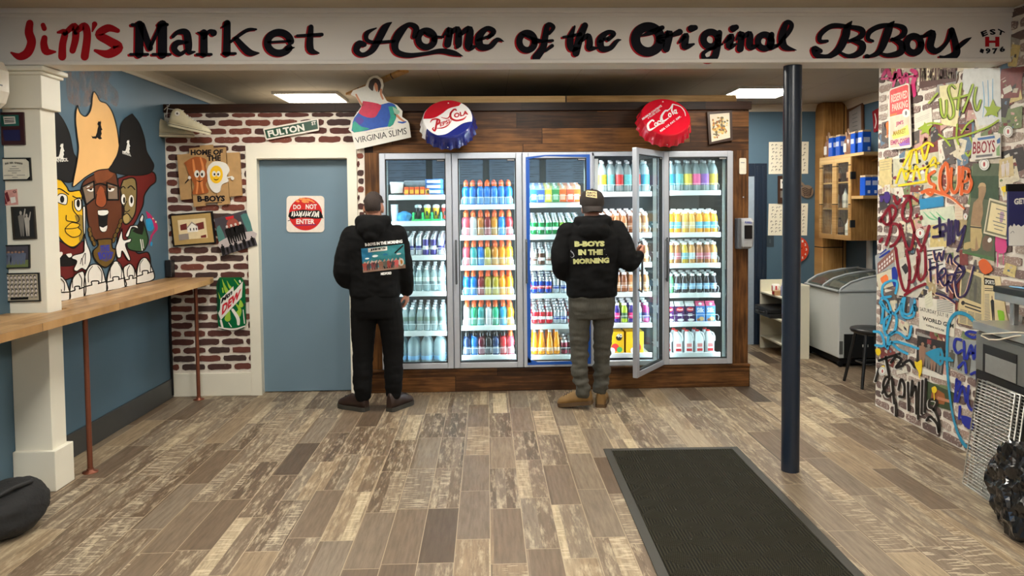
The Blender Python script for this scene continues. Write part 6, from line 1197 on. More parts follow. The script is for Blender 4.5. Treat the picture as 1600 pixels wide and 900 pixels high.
lump('trash_bag', (2.615, 3.42), (.135, .19), .42, trash, .34, 1.5, 'glossy black bin bag on the floor in front of the wire racks', 'bag', 9, lambda t: MB().loft([[(2.62+(r+.012*math.sin(3*a))*math.cos(a), 3.46+r*math.sin(a), z) for a in [2*PI*i/14 for i in range(14)]] for z, r in ((.33, .07), (.385, .022), (.40, .024), (.43, .05))], trash).build('tied_neck', t), False)
# ---------------------------------------------------------------- steel prep counter, racks, overshelf, display
steel = M('brushed steel', (176, 176, 172), .32, .8, var=.08, scale=12); gsteel = M('grey steel door', (120, 121, 118), .45, .4, var=.05)
t = thing('prep_fridge', 'low stainless steel prep fridge against the graffiti wall', 'fridge', (2.9, 3.8, 0)); FC = at(1520, 507, X=2.86); FT = Matrix.Translation((FC.x, FC.y, 0)) @ Matrix.Rotation(math.radians(-6.4), 4, 'Z')
MB().bbox(.02, .19, -1.2, 0, .06, .86, .006, gsteel, FT).build('body', t); MB().bbox(0, .2, -1.22, .004, .87, .92, .004, steel, FT).build('worktop', t)
MB().box(.01, .02, -.55, -.02, .64, .85, gsteel, FT).build('side_door', t); MB().box(.012, .02, -.75, -.02, .08, .635, M('black grille', (16, 16, 17), .5), FT).build('grille_panel', t); MB().box(.0055, .0105, -.42, -.1, .64, .80, M('black recess', (18, 18, 18), .4), FT).build('handle_recess', t); MB().box(.003, .006, -.42, -.13, .645, .75, M('inner grip plate', (150, 150, 146), .4, .4), FT).build('grip_plate', t)
for y in (-.05, -1.15):
    for x in (.05, .16): MB().lathe([(.02, 0), (.02, .06)], steel, FT @ Matrix.Translation((x, y, 0)), 12).build('foot', t)
RA, RU = Vector((2.715, 4.075, .004)), Vector((.085, .01, .6)); RW = Vector((-.03, -.34, 0)); wire = M('chromed wire', (196, 194, 186), .3, .7)
for k in range(3):
    o_ = Vector((.0075*k+.004, -.028*k, 0)); t = thing('wire_rack', ('front', 'middle', 'rearmost')[k]+' chromed wire rack of the three leaning on the steel fridge', 'wire rack', RA+o_, 'leaning wire racks'); m = MB()
    A_, B_2, C_, D_ = RA+o_, RA+o_+RW, RA+o_+RW+RU, RA+o_+RU
    m.tube([A_, B_2, C_, D_, A_], .005, wire, 8); m.build('rim', t); m = MB()
    for q in range(1, 34): a = A_+RU*(q/34); m.tube([a, a+RW], .0028, wire, 5, False)
    m.build('bars', t); m = MB()
    for q in (.12, .5, .88): a = A_+RW*q+Vector((.004, 0, 0)); m.tube([a, a+RU], .003, wire, 5, False)
    m.build('cross_wires', t)
t = thing('overshelf', 'black and steel shelf standing on legs over the prep fridge', 'shelf', (2.9, 3.8, .92)); FO = FT
MB().bbox(.07, .195, -1.1, -.085, 1.055, 1.10, .004, steel, FO).build('steel_tray', t); MB().bbox(.065, .2, -1.1, -.08, 1.10, 1.135, .004, M('black shelf top', (24, 26, 28), .4), FO).build('black_top', t)
for y in (-.15, -1.0): MB().bbox(.13, .16, y-.02, y+.02, .92, 1.055, .003, steel, FO).build('leg', t)
for k in range(3): tag(MB().tube([FO @ Vector((.09+.02*k, -.2-.03*k, 1.142)), FO @ Vector((.13, -.36-.02*k, 1.142))], .0045, M('light blue plastic', (110, 170, 210), .4), 8).build('drinking_straw'), 'light blue plastic straw lying on the black overshelf, %s from the front' % ORD[k], 'straw', 'light blue straws')
cd_ = MB().tube([FO @ Vector(p) for p in ((.05, -.5, .928), (-.008, -.42, .922), (-.012, -.32, .9), (-.014, -.2, .875), (-.016, -.13, .862), (-.016, -.12, .85), (-.016, -.2, .842), (-.016, -.3, .86), (-.01, -.42, .9), (.02, -.52, .927))], .004, M('cream cord', (220, 212, 190), .5), 8); tag(cd_.build('looped_string'), 'cream looped string hanging over the edge of the steel worktop', 'string')
DP = Plane('Y', 3.98, -.0012, 1480, 260, 4.5)
t = thing('display_stand', 'navy and white GET notice on a stand at the right edge', 'display', DP.at((600, 880))); m = MB(); panel(m, DP, [(430, 125), (700, 120), (700, 560), (430, 560)], M('display navy', (34, 38, 92), .35), .012); m.build('panel', t)
m = MB(); panel(m, DP, [(426, 124), (702, 118), (702, 176), (426, 176)], BLK, .016, 2); m.build('top_bar', t); m = MB(); poly(m, DP, [(432, 430), (446, 412), (458, 425), (470, 400), (484, 420), (500, 408), (520, 424), (540, 410), (560, 426), (600, 410), (640, 424), (698, 412), (698, 558), (432, 558)], WHT, 1); stroke(m, DP, [(445, 470), (462, 455), (470, 468)], M('grey print'), 3, 2); m.build('torn_paper', t)
m = MB(); text_quad(m, 'GET', (470, 226), (556, 220), (556, 262), (470, 270), WHT, .05, DP, 1); m.build('lettering', t)
q = DP.at((650, 560)); MB().tube([(q.x, 3.99, 1.14), (q.x, 3.99, q.z+.05)], .01, BLK, 10).build('pole', t); MB().lathe([(.07, 1.136), (.07, 1.142), (.012, 1.15)], BLK, Matrix.Translation((q.x, 3.99, 0)), 20).build('base', t)
# ---------------------------------------------------------------- people
def blob(c, r, n=16, T=None):
    bm = bmesh.new(); bmesh.ops.create_uvsphere(bm, u_segments=n, v_segments=max(8, n//2), radius=1)
    for p in bm.verts: p.co = Vector((p.co.x*r[0], p.co.y*r[1], p.co.z*r[2]))
    return bm, (Matrix.Translation(c) @ (T or Matrix.Identity(4)))
def rings_z(rows, n=24):                  # (z, cx, cy, rx, ry)
    return [[(cx+rx*abs(math.cos(a))**.85*math.copysign(1, math.cos(a)), cy+ry*abs(math.sin(a))**.85*math.copysign(1, math.sin(a)), z) for a in [2*PI*k/n for k in range(n)]] for z, cx, cy, rx, ry in rows]
def taper(mb, pts, mat=None, seg=16):     # (pos, r): closed tapering limb with rounded ends
    P = smooth_path([tuple(p)+(r,) for p, r in pts], 5)
    mb.tube([q[:3] for q in P], [q[3] for q in P], mat, seg)
    for q in (P[0], P[-1]):
        bm, T = blob(q[:3], (q[3],)*3, 14); mb.bm(bm, mat, T, True)
def fuse(mb, name, mat, parent, voxel, smooth=3, folds=None):
    """melt the overlapping pieces into one continuous skin"""
    o = bpy.data.objects.new(name, mb.mesh(name)); COL.objects.link(o)
    r = o.modifiers.new('r', 'REMESH'); r.mode = 'VOXEL'; r.voxel_size = voxel
    s = o.modifiers.new('s', 'SMOOTH'); s.iterations = smooth; s.factor = .5
    dg = bpy.context.evaluated_depsgraph_get(); me = bpy.data.meshes.new_from_object(o.evaluated_get(dg)); bpy.data.objects.remove(o)
    if folds:
        nm = [v.normal.copy() for v in me.vertices]
        for v, q in zip(me.vertices, nm): v.co += q*folds(v.co)
    me.materials.clear(); me.materials.append(mat)
    me.polygons.foreach_set('use_smooth', [True]*len(me.polygons)); me.polygons.foreach_set('material_index', [0]*len(me.polygons))
    o = bpy.data.objects.new(name, me); COL.objects.link(o)
    if parent is not None: adopt(o, parent)
    return o
def hand(mb, wrist, f, n, curl, palm=.085, k=1.0, thumb=(.5, .5), side=1):
    """palm and five unequal fingers; f: towards the fingertips, n: out of the palm, side: which side the thumb leaves"""
    wrist, f, n = Vector(wrist), Vector(f).normalized(), Vector(n); n = (n-f*n.dot(f)).normalized(); s = f.cross(n)*side
    R = []
    for u, w_, t_ in ((0, .024, .02), (.3, .034, .017), (.7, .041, .015), (1, .040, .012)):
        c = wrist+f*palm*u*k; R.append([c+s*(w_*k*math.cos(a))+n*(t_*k*math.sin(a)) for a in [2*PI*i/16 for i in range(16)]])
    mb.loft(R)
    for i, (off, L) in enumerate(((.030, .92), (.010, 1.0), (-.011, .95), (-.030, .76))):
        p = wrist+f*palm*.9*k+s*off*k; d = f.copy(); path = [(p, .0098*k)]
        for j, l in enumerate((.043, .027, .021)):
            d = Matrix.Rotation(math.radians(curl[j]*(1+.06*i)), 3, f.cross(n)) @ d; p = p+d*l*L*k; path.append((p, (.0092, .0085, .0072)[j]*k))
        taper(mb, path, seg=10)
    p = wrist+f*palm*.3*k+s*.026*k; d = (s*.75+f*.65+n*thumb[0]).normalized(); path = [(p, .014*k)]
    for j, l in enumerate((.036, .031, .025)):
        p = p+d*l*k; path.append((p, (.0115, .0105, .0085)[j]*k)); d = (d*.8+f*thumb[1]*.5+n*.25*thumb[0]-s*.15).normalized()
    taper(mb, path, seg=10)
class PlaneHit:                            # marks printed on a curved surface
    def __init__(s, obj, x0, y0, sc, lift=.002):
        bm = bmesh.new(); bm.from_mesh(obj.data); s.b = BVHTree.FromBMesh(bm); bm.free(); s.x0, s.y0, s.sc, s.lift = x0, y0, sc, lift; s.last = None
    def at(s, p, layer=0):
        x, y = s.x0+p[0]/s.sc, s.y0+p[1]/s.sc; d = (CR*((x-PCX)/F)-CU*((y-PCY)/F)+CF).normalized()
        h = s.b.ray_cast(CAM, d)[0]
        if h is None: h = CAM+d*s.last
        s.last = (h-CAM).length
        return h-d*(s.lift+.0008*layer)
skin = M('skin', (176, 122, 98), .5, var=.06)
def head_body(mb, c, top, fwd=1):
    """head with face, ears, neck; c = (x, y) of the neck, looking along +y"""
    x, y = c; z = top-.118
    for q, r in (((x, y+.005, z+.01), (.074, .094, .105)), ((x, y+.03, z-.045), (.06, .066, .07)), ((x, y+.055, z-.09), (.034, .03, .026)), ((x, y+.1, z-.03), (.013, .02, .03)), ((x, y+.108, z-.045), (.017, .014, .011)), ((x, y+.086, z-.075), (.026, .012, .008)), ((x, y+.082, z+.012), (.05, .02, .014)), ((x-.073, y-.005, z-.02), (.01, .022, .034)), ((x+.073, y-.005, z-.02), (.01, .022, .034))):
        bm, T = blob(q, r); mb.bm(bm, None, T, True)
    taper(mb, [((x, y-.012, z-.02), .054), ((x, y-.02, z-.13), .056), ((x, y-.01, z-.2), .075)])
def noise3(p, sx, sy, sz, o=0): return noise.noise(Vector((p.x*sx+o, p.y*sy, p.z*sz)))
def person(label, cx, cy, top, torso, arms, legs, hands, fold_top, fold_leg, tm, lm, hem_z, waist):
    t = thing('person', label, 'person', (cx, cy, 0))
    b = MB(); head_body(b, (cx, cy), top)
    b.loft(rings_z([(z, x, y, rx-.03, ry-.03) for z, x, y, rx, ry in torso]))
    for a in arms: taper(b, [(p, max(.026, r-.026)) for p, r in a])
    for l in legs: taper(b, [(p, max(.03, r-.025)) for p, r in l])
    for h in hands: hand(b, **h)
    o = fuse(b, 'body', skin, t, .0062, 2); o['label'] = 'bare skin of head, neck and hands'
    for sgn in (-1, 1):
        bm, T = blob((cx+sgn*.028, cy+.088, top-.125), (.012, .009, .008)); e = MB().bm(bm, WHT, T, True); bm, T = blob((cx+sgn*.028, cy+.0955, top-.125), (.005, .003, .005)); e.bm(bm, BLK, T, True); e.build('eye', t)
    g = MB().loft(rings_z(torso))
    for a in arms: taper(g, a)
    top_o = (g, tm); 
    p = MB(); rows = [(hem_z+.1, waist[0], waist[1], waist[2]*.96, waist[3]*.95), (hem_z, waist[0], waist[1], waist[2], waist[3]), (hem_z-.1, waist[0], waist[1], waist[2]*1.0, waist[3]*1.02), (hem_z-.17, waist[0], waist[1], waist[2]*.93, waist[3]*.9)]
    p.loft(rings_z(rows))
    for l in legs: taper(p, l)
    tr = fuse(p, 'trousers', lm, t, .009, 3, fold_leg)
    return t, g, tr
def leg_folds(amp, ank):
    def f(p):
        k = max(0, 1-(p.z-.05)/.55); s = .35+k*1.0
        return amp*s*(noise3(p, 7, 7, 26, ank)+.5*noise3(p, 16, 16, 40, ank+5))
    return f
def top_folds(p):
    q = Vector((p.x+.35*p.z, p.y, p.z-.3*abs(p.x))); return .009*noise3(p, 8, 8, 10)+.007*(.5-abs(noise3(q, 9, 9, 17, 3)))+.003*noise3(p, 24, 24, 32, 4)
# --- the man in black
x0, y0 = -.892, 5.86
kn = M('black cotton fleece', (9, 9, 10), .9, var=.15, scale=120, spec=.2); kt = M('black twill', (9, 9, 10), .9, var=.15, scale=150, spec=.2)
torso = [(.90, x0+.0, y0, .185, .135), (.93, x0, y0, .2, .15), (1.05, x0, y0, .205, .152), (1.2, x0, y0, .212, .15), (1.33, x0, y0-.01, .222, .145), (1.42, x0, y0-.015, .2, .125), (1.475, x0, y0-.02, .14, .1), (1.53, x0, y0-.015, .09, .085)]
aL = [((x0-.175, y0-.01, 1.40), .082), ((x0-.225, y0-.04, 1.22), .08), ((x0-.232, y0-.03, 1.07), .076), ((x0-.16, y0+.1, 1.04), .062), ((x0-.06, y0+.24, 1.10), .05)]
aR = [((x0+.175, y0-.01, 1.40), .082), ((x0+.225, y0+.0, 1.2), .074), ((x0+.235, y0+.04, 1.05), .066), ((x0+.238, y0+.09, .95), .052)]
lL = [((x0-.085, y0, .86), .112), ((x0-.1, y0+.005, .66), .1), ((x0-.105, y0+.005, .45), .083), ((x0-.112, y0-.005, .25), .078), ((x0-.112, y0-.005, .14), .068)]
lR = [((x0+.095, y0, .86), .11), ((x0+.125, y0+.005, .66), .098), ((x0+.135, y0+.005, .45), .082), ((x0+.135, y0-.005, .25), .074), ((x0+.13, y0, .13), .062)]
t1, g, tr = person('man in a black hooded sweatshirt and black trousers standing before the leftmost cooler', x0, y0, 1.745, torso, [aL, aR], [lL, lR],
    [dict(wrist=(x0+.239, y0+.095, .94), f=(.02, .12, -1), n=(-1, .2, 0), curl=(25, 30, 25), side=-1), dict(wrist=(x0-.05, y0+.25, 1.1), f=(.75, .6, .25), n=(.3, -.3, 1), curl=(35, 45, 35), side=-1)], top_folds, leg_folds(.008, 2), kn, kt, .92, (x0, y0, .192, .148))
R = []
for k in range(20):                        # hood lying in folds round the neck
    a = 2*PI*k/20; back = max(0, -math.sin(a)); c = Vector((x0+.1*math.cos(a), y0-.02+.085*math.sin(a), 1.505-.02*back)); o_ = Vector((math.cos(a), math.sin(a), 0)); r1, r2 = .042+.03*back, .052+.028*back
    R.append([c+o_*(r1*math.cos(q))+Vector((0, 0, 1))*(r2*math.sin(q)) for q in [2*PI*i/12 for i in range(12)]])
g.loft(R+[R[0]], cap=False); bm, T = blob((x0, y0-.12, 1.46), (.115, .075, .085)); g.bm(bm, None, T, True); bm, T = blob((x0, y0-.15, 1.4), (.06, .05, .05)); g.bm(bm, None, T, True)
hood1 = fuse(g, 'hooded_sweatshirt', kn, t1, .010, 3, top_folds)
def shoes(t, specs, up, sole, hh, st, nm, W=1.12, pitch=(0, 0), lift=(0, 0)):
    for k, ((hx, hy), (dx, dy), L) in enumerate(specs):
        e = bpy.data.objects.new(nm, None); COL.objects.link(e); adopt(e, t)
        T = Matrix.Translation((hx, hy, lift[k])) @ Matrix.Rotation(math.atan2(dy, dx), 4, 'Z') @ Matrix.Rotation(pitch[k], 4, 'Y'); m = MB(); s_ = MB()
        class Cap: pass
        shoe_mesh(T, L, up, sole, hh, st, t, nm, W); bpy.data.objects.remove(e)
def shoe_mesh(T, L, up, sole, hh, st, t, nm, W):
    tmp = bpy.data.objects.new('tmp', None); COL.objects.link(tmp); tag(tmp, 'x', 'x'); shoe(tmp, T, L, up, sole, None, hh, st, laces=M('dark laces', (40, 30, 26)), W=W)
    ch = {c.name.split('.')[0]: c for c in tmp.children}; u = ch['upper']; u.name = nm; u.parent = None; adopt(u, t)
    for q in ('sole', 'laces'): ch[q].parent = u; ch[q].matrix_parent_inverse = Matrix.Identity(4); ch[q].matrix_local = u.matrix_parent_inverse.inverted() @ u.matrix_parent_inverse if 0 else Matrix.Identity(4)
    bpy.data.objects.remove(tmp)
def bootline(u): return hitop(u)*.98 if u < .5 else hitop(u)*1.3
shoes(t1, [((-.968, 5.83), (-.78, .5), .3), ((-.79, 5.80), (.5, .85), .3)], M('dark brown leather', (44, 28, 22), .5, var=.3, scale=30), M('dark grey sole', (56, 54, 48), .7), bootline, .034, 'shoe')
hm = M('dark brown hair', (40, 28, 22), .8, var=.4, scale=120, bump=.4); hb = MB(); bm, T = blob((x0, y0-.004, 1.745-.104), (.080, .096, .106), 40)
for v in list(bm.verts):
    if v.co.z < -.05 or (v.co.y > .045 and v.co.z < .05) or (abs(v.co.x) > .055 and v.co.z < .01 and v.co.y > -.045): bm.verts.remove(v)
for v in bm.verts: v.co *= 1+.07*noise.noise(v.co*70)
hb.bm(bm, hm, T, True); o = hb.build('hair', t1); o['label'] = 'short dark brown hair'
PH = PlaneHit(hood1, 550, 360, 11.25); prm = lambda n, c=(0, 0, 0): M('print '+n, c, .7, var=.15, scale=80)
def quad_grid(m, pl, q, mat, L, nu=18, nv=12):
    vs = [pl.at(lq(q, i/nu, j/nv), L) for j in range(nv+1) for i in range(nu+1)]
    m.add(vs, [(j*(nu+1)+i, j*(nu+1)+i+1, (j+1)*(nu+1)+i+1, (j+1)*(nu+1)+i) for j in range(nv) for i in range(nu)], mat)
Q = [(160, 320), (915, 240), (942, 662), (195, 742)]
m = MB(); quad_grid(m, PH, Q, prm('teal', (40, 124, 132)), 1); quad_grid(m, PH, [lq(Q, 0, .86), lq(Q, 1, .84), lq(Q, 1, 1), lq(Q, 0, 1)], prm('tan', (138, 124, 92)), 2); quad_grid(m, PH, [lq(Q, 0, 0), lq(Q, .3, 0), lq(Q, .2, .5), lq(Q, 0, .55)], prm('deep teal', (20, 110, 150)), 1.5)
for u, v, r in ((.31, .37, .07), (.12, .44, .05), (.55, .35, .06), (.86, .38, .06)): upoly(m, PH, Q, [(u+r*math.cos(a), v+r*.7*math.sin(a)) for a in [2*PI*i/10 for i in range(10)]], prm('cloud', (214, 226, 226)) if u != .55 else prm('deep teal'), 2.5)
stroke(m, PH, [lq(Q, .78, .32), lq(Q, .97, .06)], BLK, 26, 3)
for u, c in ((.06, (150, 60, 50)), (.13, (60, 50, 52)), (.25, (110, 40, 40)), (.31, (40, 36, 40)), (.43, (120, 80, 60)), (.52, (90, 90, 80)), (.62, (150, 110, 90)), (.7, (60, 50, 44)), (.79, (190, 80, 80))): fig(m, PH, Q, u, .93, .36, prm('figure %d' % c[0], c), 3, 1, prm('pale', (190, 160, 146)))
ell(m, PH, 862, 556, 52, 68, WHT, 4); ell(m, PH, 866, 556, 24, 38, prm('yolk', (214, 140, 50)), 5)
upoly(m, PH, Q, [(.48, .82), (.7, .8), (.7, .92), (.5, .93)], BLK, 4); quad_grid(m, PH, [(280, 318), (618, 280), (620, 350), (285, 388)], WHT, 3, 8, 3); text_quad(m, "JIM'S", (310, 325), (595, 292), (597, 335), (314, 370), kpaint, .05, PH, 4); o = m.build('back_print', hood1); o['label'] = 'teal cartoon picture printed on the back'
m = MB(); text_quad(m, 'B-BOYS IN THE MORNING', (228, 226), (884, 162), (888, 220), (232, 280), wpaint, .05, PH, 2); o = m.build('lettering', hood1); o['label'] = 'white slogan printed on the back'; m = MB(); text_quad(m, 'MEDFORD', (505, 742), (692, 724), (694, 772), (508, 788), wpaint, .05, PH, 2); o = m.build('lettering', hood1); o['label'] = 'white word printed under the back picture'
# --- the man in the cap
x0, y0 = .832, 5.80; top = 1.725
torso = [(.90, x0-.005, y0, .18, .135), (.92, x0-.005, y0, .196, .152), (.98, x0-.005, y0, .2, .158), (1.1, x0, y0, .212, .16), (1.25, x0, y0-.005, .225, .155), (1.37, x0, y0-.01, .225, .14), (1.44, x0, y0-.012, .19, .12), (1.49, x0, y0-.012, .14, .1), (1.53, x0, y0-.01, .1, .088)]
aL = [((x0-.19, y0-.01, 1.40), .09), ((x0-.24, y0-.03, 1.26), .086), ((x0-.245, y0-.03, 1.13), .076), ((x0-.19, y0+.1, 1.08), .064), ((x0-.12, y0+.22, 1.12), .05)]
aR = [((x0+.19, y0-.01, 1.41), .09), ((x0+.25, y0-.05, 1.27), .082), ((x0+.27, y0-.075, 1.165), .07), ((x0+.325, y0-.06, 1.18), .052), ((x0+.365, y0-.035, 1.215), .042)]
lL = [((x0-.092, y0, .84), .1), ((x0-.104, y0-.005, .64), .084), ((x0-.104, y0-.0, .44), .072), ((x0-.094, y0-.02, .25), .066), ((x0-.078, y0-.025, .15), .06)]
lR = [((x0+.088, y0, .84), .1), ((x0+.088, y0+.015, .64), .082), ((x0+.082, y0+.03, .44), .07), ((x0+.076, y0+.04, .25), .064), ((x0+.066, y0+.045, .15), .058)]
den = NT('grey brown denim', .85); fd = den.noise(den.co, 9, 4); fw_ = den.noise(den.scalev(den.co, (1, 1, .25)), 160, 3)
den.bump(fw_, .25, .002); den_m = den.done(den.mix(fd, den.mix(fw_, (46, 45, 40), (66, 64, 57)), den.mix(fw_, (62, 61, 54), (92, 90, 80))))
bk2 = M('black heavy fleece', (11, 11, 12), .9, var=.2, scale=120, spec=.2)
t2, g, tr = person('man in a dark cap, black sweatshirt and grey jeans holding the open cooler door', x0, y0, top, torso, [aL, aR], [lL, lR],
    [dict(wrist=(x0+.385, y0-.012, 1.24), f=(.5, .82, .26), n=(-.8, .5, .1), curl=(55, 75, 55), side=-1, thumb=(.5, .1)), dict(wrist=(x0-.11, y0+.235, 1.12), f=(.7, .6, .1), n=(.3, -.4, .8), curl=(35, 45, 35), side=-1)], top_folds, leg_folds(.02, 7), bk2, den_m, .90, (x0-.005, y0, .186, .145))
R = []
for k in range(20):
    a = 2*PI*k/20; back = max(0, -math.sin(a)); c = Vector((x0+.115*math.cos(a), y0-.01+.09*math.sin(a), 1.50-.015*back)); o_ = Vector((math.cos(a), math.sin(a), 0)); r1, r2 = .035+.03*back, .042+.012*back
    R.append([c+o_*(r1*math.cos(q))+Vector((0, 0, 1))*(r2*math.sin(q)) for q in [2*PI*i/12 for i in range(12)]])
g.loft(R+[R[0]], cap=False); bm, T = blob((x0, y0-.12, 1.42), (.13, .06, .085)); g.bm(bm, None, T, True)
g.lathe([(.19, 0), (.2, .02), (.2, .05), (.19, .07)], None, Matrix.Translation((x0-.005, y0, .895)) @ Matrix.Scale(.78, 4, (0, 1, 0)), 28)
hood2 = fuse(g, 'hooded_sweatshirt', bk2, t2, .010, 3, top_folds)
tanl = M('tan work leather', (128, 98, 54), .6, var=.25, scale=24, bump=.2)
shoes(t2, [((.825, 5.765), (-.78, .34), .29), ((.895, 5.80), (.22, .97), .29)], tanl, M('brown boot sole', (84, 62, 36), .7), bootline, .03, 'boot', 1.2, (.16, 0), (.045, 0))
hb = MB(); bm, T = blob((x0, y0-.004, top-.112), (.081, .098, .104), 28)
for v in list(bm.verts):
    if v.co.z < -.058 or (v.co.y > .03 and v.co.z < .05) or v.co.z > .05: bm.verts.remove(v)
hb.bm(bm, hm, T, True); hb.build('hair', t2)
capm = M('dark brown cap cloth', (36, 28, 24), .85, var=.2, scale=80); T = Matrix.Translation((x0, y0-.004, top-.09)) @ Matrix.Rotation(math.radians(8), 4, 'X')
cp = MB().lathe([(.096, -.01), (.098, .02), (.094, .055), (.076, .088), (.045, .106), (.012, .112), (0, .112)], capm, T @ Matrix.Scale(1.12, 4, (0, 1, 0)), 32)
cp.lathe([(0, .111), (.008, .112), (.008, .117), (0, .119)], capm, T, 10); cap_o = cp.build('cap', t2); cap_o['label'] = 'dark backward cap'
R = []
for v in (0, .35, .7, 1):
    R.append([T @ Vector((.092*math.sin(a)*(1-.1*v), -(.1*math.cos(a)+v*.06*math.cos(a)), -.006-.03*v*v-.05*(abs(math.sin(a))**2)*v*.6+th)) for th, sg in ((.002, 1), (-.002, -1)) for a in [sg*(-1.25+2.5*i/14) for i in range(15)]])
br = MB().loft(R, capm).build('brim'); br.parent = cap_o
PC = PlaneHit(cap_o, 890, 285, 6.43, .0025)
m = MB(); quad_grid(m, PC, [(168, 80), (272, 92), (276, 158), (164, 142)], M('cream patch', (222, 196, 140), .7), 0, 8, 5); text_quad(m, 'B-BOYS', (178, 90), (264, 98), (266, 118), (176, 112), kpaint, .06, PC, 1); text_quad(m, 'BROOKS' if 0 else 'MEDFORD', (176, 118), (266, 124), (268, 146), (174, 138), kpaint, .05, PC, 1); o = m.build('patch'); o.parent = cap_o; o['label'] = 'cream patch with dark lettering'
PT = PlaneHit(hood2, 890, 285, 6.43, .003); yl = M('pale yellow green print', (196, 196, 132), .7, var=.3, scale=120)
m = MB(); text_quad(m, 'B-BOYS', (48, 590), (352, 588), (352, 644), (50, 648), yl, .07, PT, 1); text_quad(m, 'IN THE', (86, 674), (334, 672), (334, 728), (88, 731), yl, .07, PT, 1); text_quad(m, 'MORNING', (35, 768), (398, 754), (398, 810), (38, 822), yl, .07, PT, 1)
random.seed(5)
for q in range(16): ell(m, PT, random.uniform(10, 390), random.uniform(660, 760), 3, 3, M('print speck', (170, 170, 180)), 1, 0, 6)
stroke(m, PT, [(10, 690, 5), (30, 705, 8), (44, 740, 6), (20, 755, 4)], M('print speck'), layer=1); o = m.build('lettering', hood2); o['label'] = 'pale yellow green lettering printed on the back'
PJ = PlaneHit(tr, 840, 280, 2.37, .003); st_ = M('jean stitching', (60, 57, 50), .8)
for q in ([(122, 428), (190, 430), (184, 498), (154, 506), (128, 494)], [(214, 432), (278, 428), (278, 486), (250, 502), (222, 494)]):
    m = MB(); c = q+[q[0]]; stroke(m, PJ, c, st_, 2.4, 1, 2); m.build('pocket_seam', tr)
# ---------------------------------------------------------------- graffiti wall: pasted posters, signs and spray paint
GP = Plane('X', WX-.0085, -.0007); G1, G2, G3 = GP.sub(1360, 90, 4.5), GP.sub(1360, 270, 4.09), GP.sub(1360, 470, 3.75)
def paper(name, label, pl, q, c, draw=None, cat='poster', layer=0, var=.12, scale=25, t=.006):
    m = MB(); m_ = M('paper %d %d %d' % c, c, .6, var=var, scale=scale); panel(m, pl, q, m_, t, layer)
    if draw: draw(m, q)
    return tag(m.build(name), label, cat)
def lines(pl, mat, rows, L=1, seed=1, u0=.08, u1=.92, th=.012):
    def f(m, q):
        random.seed(seed)
        for v in rows: upoly(m, pl, q, [(u0, v), (u1-random.uniform(0, .12), v), (u1-.05, v+th), (u0, v+th)], mat, L)
    return f
gpr, dk_ = M('grey print'), M('dark print', (40, 38, 40), .6)
fr_ = lambda k: [i/k for i in range(1, k)]
# big backing papers first
paper('poster', 'pale blue white pasted sheet high on the graffiti wall under the beam', G1, [(655, 78), (912, 72), (920, 452), (765, 482), (700, 300), (640, 200)], (206, 208, 204), lambda m, q: [stroke(m, G1, [(790+k*35, 170-k*10, 5), (800+k*30, 300, 7), (790+k*40, 420, 4)], M('blue drip', (120, 170, 200)), layer=1) for k in range(3)], var=.2)
paper('poster', 'cream pasted sheet behind the lime green writing, upper graffiti wall', G1, [(485, 200), (650, 178), (610, 470), (600, 486), (500, 470)], (218, 208, 158), layer=.5, var=.2)
paper('poster', 'small white torn paper beside the parking sign', G1, [(306, 400), (428, 350), (436, 470), (312, 520)], (214, 206, 190), lines(G1, gpr, (.3, .4, .5)))
paper('poster', 'torn yellowish papers pasted below the parking sign', G1, [(62, 720), (150, 705), (150, 890), (60, 900)], (206, 186, 130), lines(G1, gpr, (.1, .2, .3, .4), 1, 2), var=.3)
paper('poster', 'speckled collage sheet behind the yellow writing', G1, [(160, 716), (480, 660), (480, 890), (160, 905)], (190, 186, 160), lambda m, q: [ell(m, G1, random.uniform(170, 470), random.uniform(720, 880), random.uniform(8, 22), random.uniform(8, 18), random.choice([dk_, WHT, M('blue scrap', (110, 150, 170)), M('maroon scrap', (120, 50, 70)), M('green scrap', (120, 150, 90))]), 1, 0, 7) for _ in range(34)], var=.3)
def wood_sign(m, q): text_quad(m, 'FRESH LOUGH', (358, 72), (588, 60), (590, 148), (356, 168), M('cream letter', (226, 214, 180)), .04, G1, 2); upoly(m, G1, q, [(0, .0), (1, .0), (1, .62), (0, .66)], M('black sign field', (26, 22, 22)), 1)
paper('wooden_sign', 'dark brown lettered board at the top of the graffiti wall', G1, [(346, 70), (600, 58), (598, 166), (344, 216)], (84, 56, 50), wood_sign, 'sign', 2)
t = thing('parking_sign', 'pink and white metal parking sign bolted to the graffiti wall', 'sign', G1.at((200, 400))); SP_ = Plane('X', WX-.03, -.0008, 1360, 90, 4.5)
out_ = [(128, 236), (142, 220), (258, 180), (274, 188), (288, 622), (276, 634), (142, 648), (128, 638)]
m = MB(); panel(m, SP_, out_, M('sign white'), .006); m.build('sign_plate', t)
m = MB(); poly(m, SP_, [(136, 240), (148, 226), (254, 190), (266, 196), (272, 384), (136, 416)], M('faded coral', (222, 74, 74), .5, var=.3, scale=20), 1); poly(m, SP_, [(136, 420), (272, 388), (280, 616), (140, 636)], M('rainbow wash', (224, 196, 170), .5, var=.3, scale=14), 1); poly(m, SP_, [(150, 545), (262, 470), (272, 540), (160, 575)], M('lime wash', (200, 214, 110), .5), 1.5); poly(m, SP_, [(200, 610), (275, 560), (278, 612), (210, 624)], M('violet wash', (150, 110, 190), .5), 1.5, 1); poly(m, SP_, [(138, 400), (190, 388), (180, 404), (140, 416)], M('orange wash', (236, 120, 60)), 1.6); m.build('painted_face', t)
